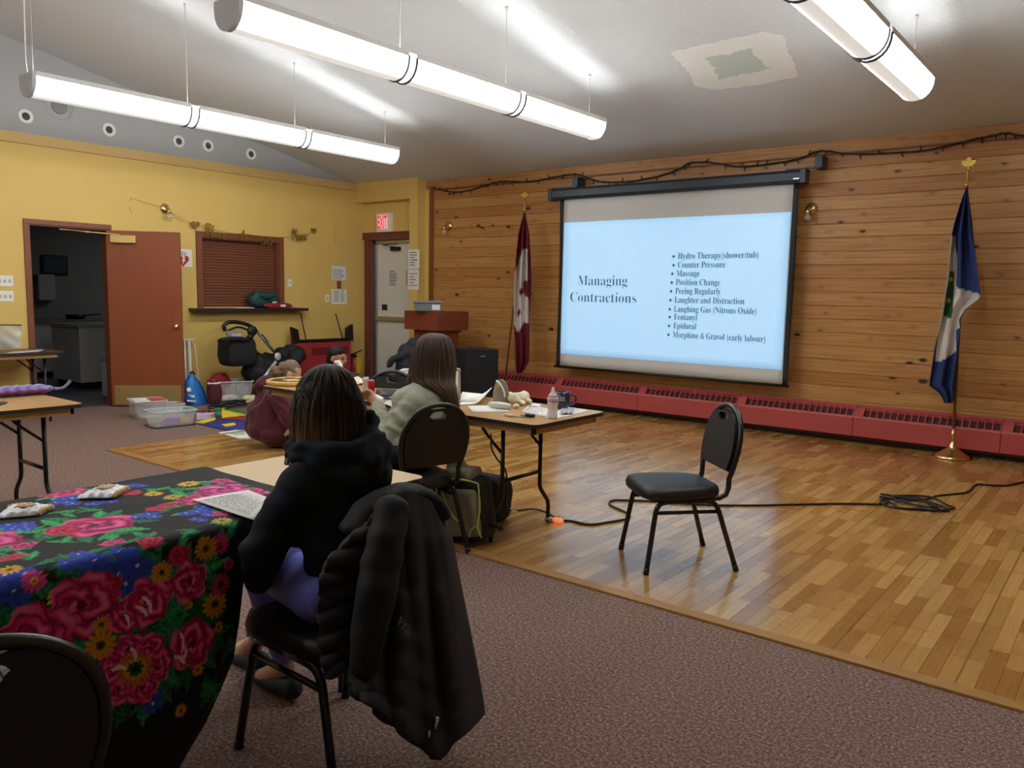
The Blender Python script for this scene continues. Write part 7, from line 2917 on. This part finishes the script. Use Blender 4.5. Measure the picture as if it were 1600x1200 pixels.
p2 = person('woman in a sage green sweater with long brown hair at the long table', (SCP.x, SCP.y, 0), b, .0062, 2, m_skin)
m_sage = mat('sage_knit', '#9b9e8a', 0.9, var=0.10, vs=120, bump=0.5, bs=330, sheen=.3, spec=.15)
b = MB()
b.chain([(nb2 - V((0, 0, .01)), (.085, .07, .035)), (ch2 + V((0, 0, .03)), (.19, .125, .085)), (ch2.lerp(pel2, .45), (.19, .135, .09)), (pel2 + V((0, 0, .05)), (.195, .14, .075))], 9, TF)
b.chain([(nb2 - R2 * .07 - V((0, 0, .035)), .062), (sL2, .082), (sL2.lerp(eL2, .55), .085), (eL2, .072), (eL2.lerp(wL2, .45), .062), (wL2 - (wL2 - eL2).normalized() * .015, .042)], 12)
b.chain([(nb2 + R2 * .07 - V((0, 0, .035)), .062), (sR2, .082), (eR2, .07), (wR2 - T2 * .02, .045)], 12)
ea, ew = eL2, wL2
fd2 = (ew - ea).normalized()


def knit(p):
    d = .006 * fbm(p, 9, 2)
    q = (p - ea).dot(fd2)
    L_ = (ew - ea).length
    rad = ((p - ea) - fd2 * q).length
    if .25 * L_ < q < L_ and rad < .09:
        x, y, _ = frame(fd2)
        a = math.atan2((p - ea).dot(y), (p - ea).dot(x))
        d = .0028 * math.sin(a * 26)
    elif p.z < .63:
        a = math.atan2(p.y - pel2.y, p.x - pel2.x)
        d += .003 * math.sin(a * 70)
    # shoulder seam and elbow creases
    s_ = (p - sL2).dot((eL2 - sL2).normalized())
    if 0.0 < s_ < .2 and (p - sL2.lerp(eL2, .5)).length < .2:
        d += .007 * math.sin(s_ * 60 + 4 * fbm(p, 5, 2)) * min(1, s_ * 9)
    return d


cloth('sweater', b, .0075, 3, m_sage, p2, knit)
b = MB()
b.chain([(pel2 - R2 * .05, (.15, .15, .1)), (pel2 + R2 * .05, (.15, .15, .1))], 5)
for h_, k_, a_ in hips:
    b.chain([(h_, .104), (k_, .07), (a_ + (k_ - a_) * .08, .05)], 12)


def lift2(v):
    d = V((v.co.x, v.co.y, 0)) - V((SCP.x, SCP.y, 0))
    if abs(d.dot(SF)) < .22 and v.co.z < .466:
        v.co.z = .466


cloth('trousers', b, .010, 4, mat('black_trousers', '#17181b', 0.8, var=.1), p2, fold(.005, 10), lift2)
for h_, k_, a_ in hips:
    b = MB()
    Fs = basis(SF)
    b.chain([(V((a_.x, a_.y, .05)) - SF * .03, (.036, .04, .045)), (V((a_.x, a_.y, .04)) + SF * .16, (.04, .05, .03))], 8, Fs)
    cloth('shoe', b, .008, 3, m_blackp, p2, None, lambda v: setattr(v.co, 'z', max(v.co.z, .008)))
HCEN = H2.copy()
D2_ = (H2 - CAMP).dot(_f)


def row_px(y, l, r, deep, push=0.0):
    c = at((l + r) / 2, y, D2_ + push)
    return (c, (r - l) / 2 * D2_ / FPX, deep)


vw = V((ray(683, 560).x, ray(683, 560).y, 0)).normalized()
rows = [row_px(521.5, 677, 679, .004), row_px(523, 666, 692, .045), row_px(529, 657, 701, .082), row_px(541, 650, 707, .105), row_px(558, 646, 710, .112), row_px(575, 642, 711, .108), row_px(588, 641, 710, .10, -.01),
        row_px(598, 648, 710, .095, -.03), row_px(607, 666, 711, .075, -.05), row_px(618, 683, 713, .055, -.06), row_px(630, 697, 715, .038, -.06), row_px(640, 705, 716, .022, -.06), row_px(648, 711, 716, .008, -.055)]
f, fn = hair_shell(rows, vw, .010, .22, 62, .0042, 4.1, nv=90)
strands(f, fn, 110, .0009, 5, .005)
rows = [row_px(575, 640, 668, .05, .03), row_px(592, 637, 662, .045, .05), row_px(606, 640, 660, .03, .08)]
f3, fn3 = hair_shell(rows, vw, .008, 2.0, 0, .003, 7.0, 60, 24)
for g_ in (f3,):
    f.add(g_.v, g_.f)
me = f.mesh('hair')
recolor(me, hair_col('#2c211b', '#4b392e', '#6d5544', .80, 1.15, None, 5.0))
link_world('hair', me, m_hair, p2)

face_bits(H2, F2, p2, .98)
# ------------------------------------------------------------------ 3: bending, maroon sweater, on the floor
D3 = 7.5
rt = V((_r.x, _r.y, 0)).normalized()
vv = V((_f.x, _f.y, 0)).normalized()
F3 = basis(rt * .95 + vv * .25)
A3 = lambda x, y, d=0.0: at(x, y, D3 + d)
hc3 = A3(455, 584)
FH3 = basis(rt * .86 + vv * .15 + V((0, 0, -.55)))
b = MB()
head_geo(b, hc3, FH3, 1.02)
pl3 = A3(428, 682)
pl3.z = max(pl3.z, .13)
b.chain([(hc3 + V((-.02, -.02, -.06)), .055), (A3(440, 607), .07), (A3(426, 630), (.17, .11, .1)), (A3(420, 655), (.16, .12, .1)), (pl3, (.18, .13, .11))], 8, F3)
shn, shf = A3(434, 618, -.19), A3(440, 615, .19)
eln, elf = A3(462, 668, -.20), A3(470, 665, .2)
wrn, wrf = A3(492, 650, -.06), A3(495, 650, .1)
b.chain([(A3(438, 612, -.08), .06), (shn, .05), (eln, .04), (wrn, .028)], 10)
b.chain([(A3(438, 612, .08), .06), (shf, .05), (elf, .04), (wrf, .028)], 10)
hand_geo(b, wrn, rt * .8 + vv * .5, (0, 0, 1), 1, .4)
hand_geo(b, wrf, rt * .8 - vv * .3, (0, 0, 1), -1, .4)
kn3, kf3 = A3(512, 668, -.16), A3(515, 668, .2)
an3, af3 = A3(478, 700, -.12), A3(480, 700, .2)
an3.z, af3.z = .07, .07
b.chain([(pl3 + vv * -.08, .07), (kn3, .06), (an3 + rt * .12, .04)], 10)
b.chain([(pl3 + vv * .08, .07), (kf3, .06), (af3 + rt * .12, .04)], 10)
p3 = person('woman in a maroon sweater sitting on the floor, head bowed behind the game board', (pl3.x, pl3.y, 0), b, .0085, 3, m_skin)
m_mar = mat('maroon_knit', '#54242f', 0.88, var=0.1, vs=80, bump=0.25, bs=280, spec=.15, sheen=.2)
b = MB()
b.chain([(A3(444, 601), (.10, .085, .05)), (A3(432, 618), (.20, .16, .10)), (A3(419, 642), (.22, .20, .12)), (A3(418, 668), (.23, .20, .13)), (pl3 + V((0, 0, .02)), (.23, .215, .12))], 9, F3)
b.chain([(A3(436, 676), (.2, .2, .14)), (A3(446, 655), (.19, .18, .13))], 6, F3)
b.chain([(A3(436, 610, -.1), .075), (shn, .085), (shn.lerp(eln, .55), .085), (eln, .075), (wrn, .05)], 10)
b.chain([(A3(436, 610, .1), .075), (shf, .085), (elf, .075), (wrf, .05)], 10)
b.chain([(A3(408, 606), .06), (A3(420, 598), .07), (A3(404, 602, -.1), .05)], 6)


def flo(v):
    v.co.z = max(v.co.z, .014)


cloth('sweater', b, .013, 8, m_mar, p3, lambda p: .012 * fbm(V((p.x, p.y, p.z * .7)), 6, 2) + .006 * math.sin(p.z * 30 + 16 * fbm(p, 3, 2)), flo)
b = MB()
b.chain([(pl3 + rt * .2 + vv * -.08, .095), (kn3, .085), (an3 + rt * .12, .055)], 10)
b.chain([(pl3 + rt * .2 + vv * .08, .095), (kf3, .085), (af3 + rt * .12, .055)], 10)
cloth('trousers', b, .014, 4, mat('charcoal_leggings', '#1d2126', 0.85, var=.12), p3, fold(.006, 8), flo)
HCEN = hc3.copy()
b = MB()
b.ell(hc3 + FH3 @ V((0, -.030, .034)), (.082, .093, .088), 22, 14, M=FH3)
b.chain([(hc3 + FH3 @ V((0, -.09, .01)), .055), (hc3 + FH3 @ V((0, -.10, -.05)), .045)], 6)
b.chain([(A3(437, 580), .05), (A3(430, 578), .045), (A3(426, 583), .04), (A3(424, 590), .028)], 7)
me = baked(b, .008, 2, 'hair', lambda p: .004 * math.sin(60 * (p - hc3).dot(FH3 @ V((.3, .1, 1))) + 9 * fbm(p, 8, 2)) + .003 * fbm(p, 30, 2))
recolor(me, hair_col('#4f4032', '#7c6753', '#8d7760', .4, 1.2, None, 9.0))
link_world('hair', me, m_hair, p3)
face_bits(hc3, FH3, p3, 1.02)

# ------------------------------------------------------------------ 4: dark-haired, maroon top, facing right
D4 = 8.4
A4 = lambda x, y, d=0.0: at(x, y, D4 + d)
hc4 = A4(528.5, 559)
FH4 = basis(rt * .84 - vv * .42 + V((0, 0, -.10)))
F4 = basis(rt * .8 - vv * .5)
b = MB()
head_geo(b, hc4, FH4, 1.0)
pl4 = A4(524, 640)
pl4.z = .13
b.chain([(hc4 + V((0, 0, -.06)), .05), (A4(526, 584), .056), (A4(525, 598), (.15, .09, .08)), (A4(525, 618), (.14, .09, .08)), (pl4, (.16, .12, .11))], 8, F4)
s1, s2 = A4(507, 592, -.02), A4(551, 591, .02)
e1, e2 = A4(505, 622, -.08), A4(560, 618, -.1)
w1_, w2_ = A4(519, 608, -.22), A4(540, 612, -.24)
b.chain([(A4(518, 588), .05), (s1, .045), (e1, .036), (w1_, .026)], 10)
b.chain([(A4(536, 588), .05), (s2, .045), (e2, .036), (w2_, .026)], 10)
hand_geo(b, w1_, V((0, 0, 1)) + rt * .4, -vv, 1, .5)
hand_geo(b, w2_, rt * -.6 - vv * .3, (0, 0, 1), 1, .5)
for s, k_, a_ in ((-1, A4(500, 640, -.3), A4(530, 655, -.35)), (1, A4(560, 640, -.3), A4(535, 655, -.3))):
    a_.z, k_.z = .07, .16
    b.chain([(pl4, .09), (k_, .06), (a_, .04)], 10)
p4 = person('dark haired person in a maroon top looking to the side by the red heater', (pl4.x, pl4.y, 0), b, .007, 2, m_skin2)
m_mar2 = mat('plum_jersey', '#41202c', 0.85, var=0.1, vs=50)
b = MB()
b.chain([(A4(526, 587), (.09, .07, .035)), (A4(525, 597), (.20, .12, .085)), (A4(525, 615), (.19, .13, .09)), (pl4 + V((0, 0, .03)), (.2, .15, .1))], 9, F4)
b.chain([(A4(516, 588), .06), (s1, .072), (e1, .06), (w1_, .042)], 10)
b.chain([(A4(537, 588), .06), (s2, .072), (e2, .06), (w2_, .042)], 10)
cloth('jersey', b, .012, 3, m_mar2, p4, fold(.008, 8), flo)
b = MB()
for s, k_, a_ in ((-1, A4(500, 640, -.3), A4(530, 655, -.35)), (1, A4(560, 640, -.3), A4(535, 655, -.3))):
    a_.z, k_.z = .08, .17
    b.chain([(pl4 - V((0, 0, .01)), .11), (k_, .075), (a_, .05)], 10)
cloth('trousers', b, .014, 3, bpy.data.materials['charcoal_leggings'], p4, None, flo)
HCEN = hc4.copy()
b = MB()
b.ell(hc4 + FH4 @ V((0, -.030, .038)), (.084, .090, .080), 22, 14, M=FH4)
b.ell(hc4 + FH4 @ V((0, .012, .062)), (.070, .062, .050), 18, 12, M=FH4)
b.chain([(hc4 + FH4 @ V((0, -.095, -.02)), .05), (hc4 + FH4 @ V((0, -.10, -.09)), .035), (hc4 + FH4 @ V((.0, -.09, -.16)), .024)], 6)
me = baked(b, .007, 2, 'hair', lambda p: .003 * math.sin(70 * (p - hc4).dot(FH4 @ V((.3, .1, 1))) + 8 * fbm(p, 8, 2)))
recolor(me, hair_col('#100d0c', '#1d1715', '#1d1715', .4, 1.2, None, 9.0))
link_world('hair', me, m_hair, p4)
face_bits(hc4, FH4, p4, 1.0)
b = MB()
b.chain([(A4(524, 566, -.2), .02), (A4(529, 566, -.2), .022), (A4(533, 575, -.2), .026), (A4(525, 576, -.2), .03), (A4(536, 585, -.2), .024), (A4(526, 588, -.2), .034)], 6)
me = baked(b, .009, 2, 'cloth', lambda p: .010 * fbm(p, 22, 2))
tag(link('burp_cloth', me, m_paper), 'white patterned cloth held up under the dark haired person\'s chin', 'cloth')
# ================================================================== light outside the lamps, exposure
w = bpy.data.worlds.new('dim_room')
SC.world = w
w.use_nodes = True
w.node_tree.nodes['Background'].inputs[0].default_value = (1.0, 0.95, 0.88, 1)
w.node_tree.nodes['Background'].inputs[1].default_value = 0.0
SC.view_settings.view_transform = 'Standard'
SC.view_settings.look = 'None'
SC.view_settings.exposure = 0.0
SC.view_settings.gamma = 1.0
SC.view_settings.use_curve_mapping = False
SC.cycles.max_bounces = 8
SC.cycles.diffuse_bounces = 5
SC.cycles.use_denoising = True
SC.cycles.sample_clamp_indirect = 8
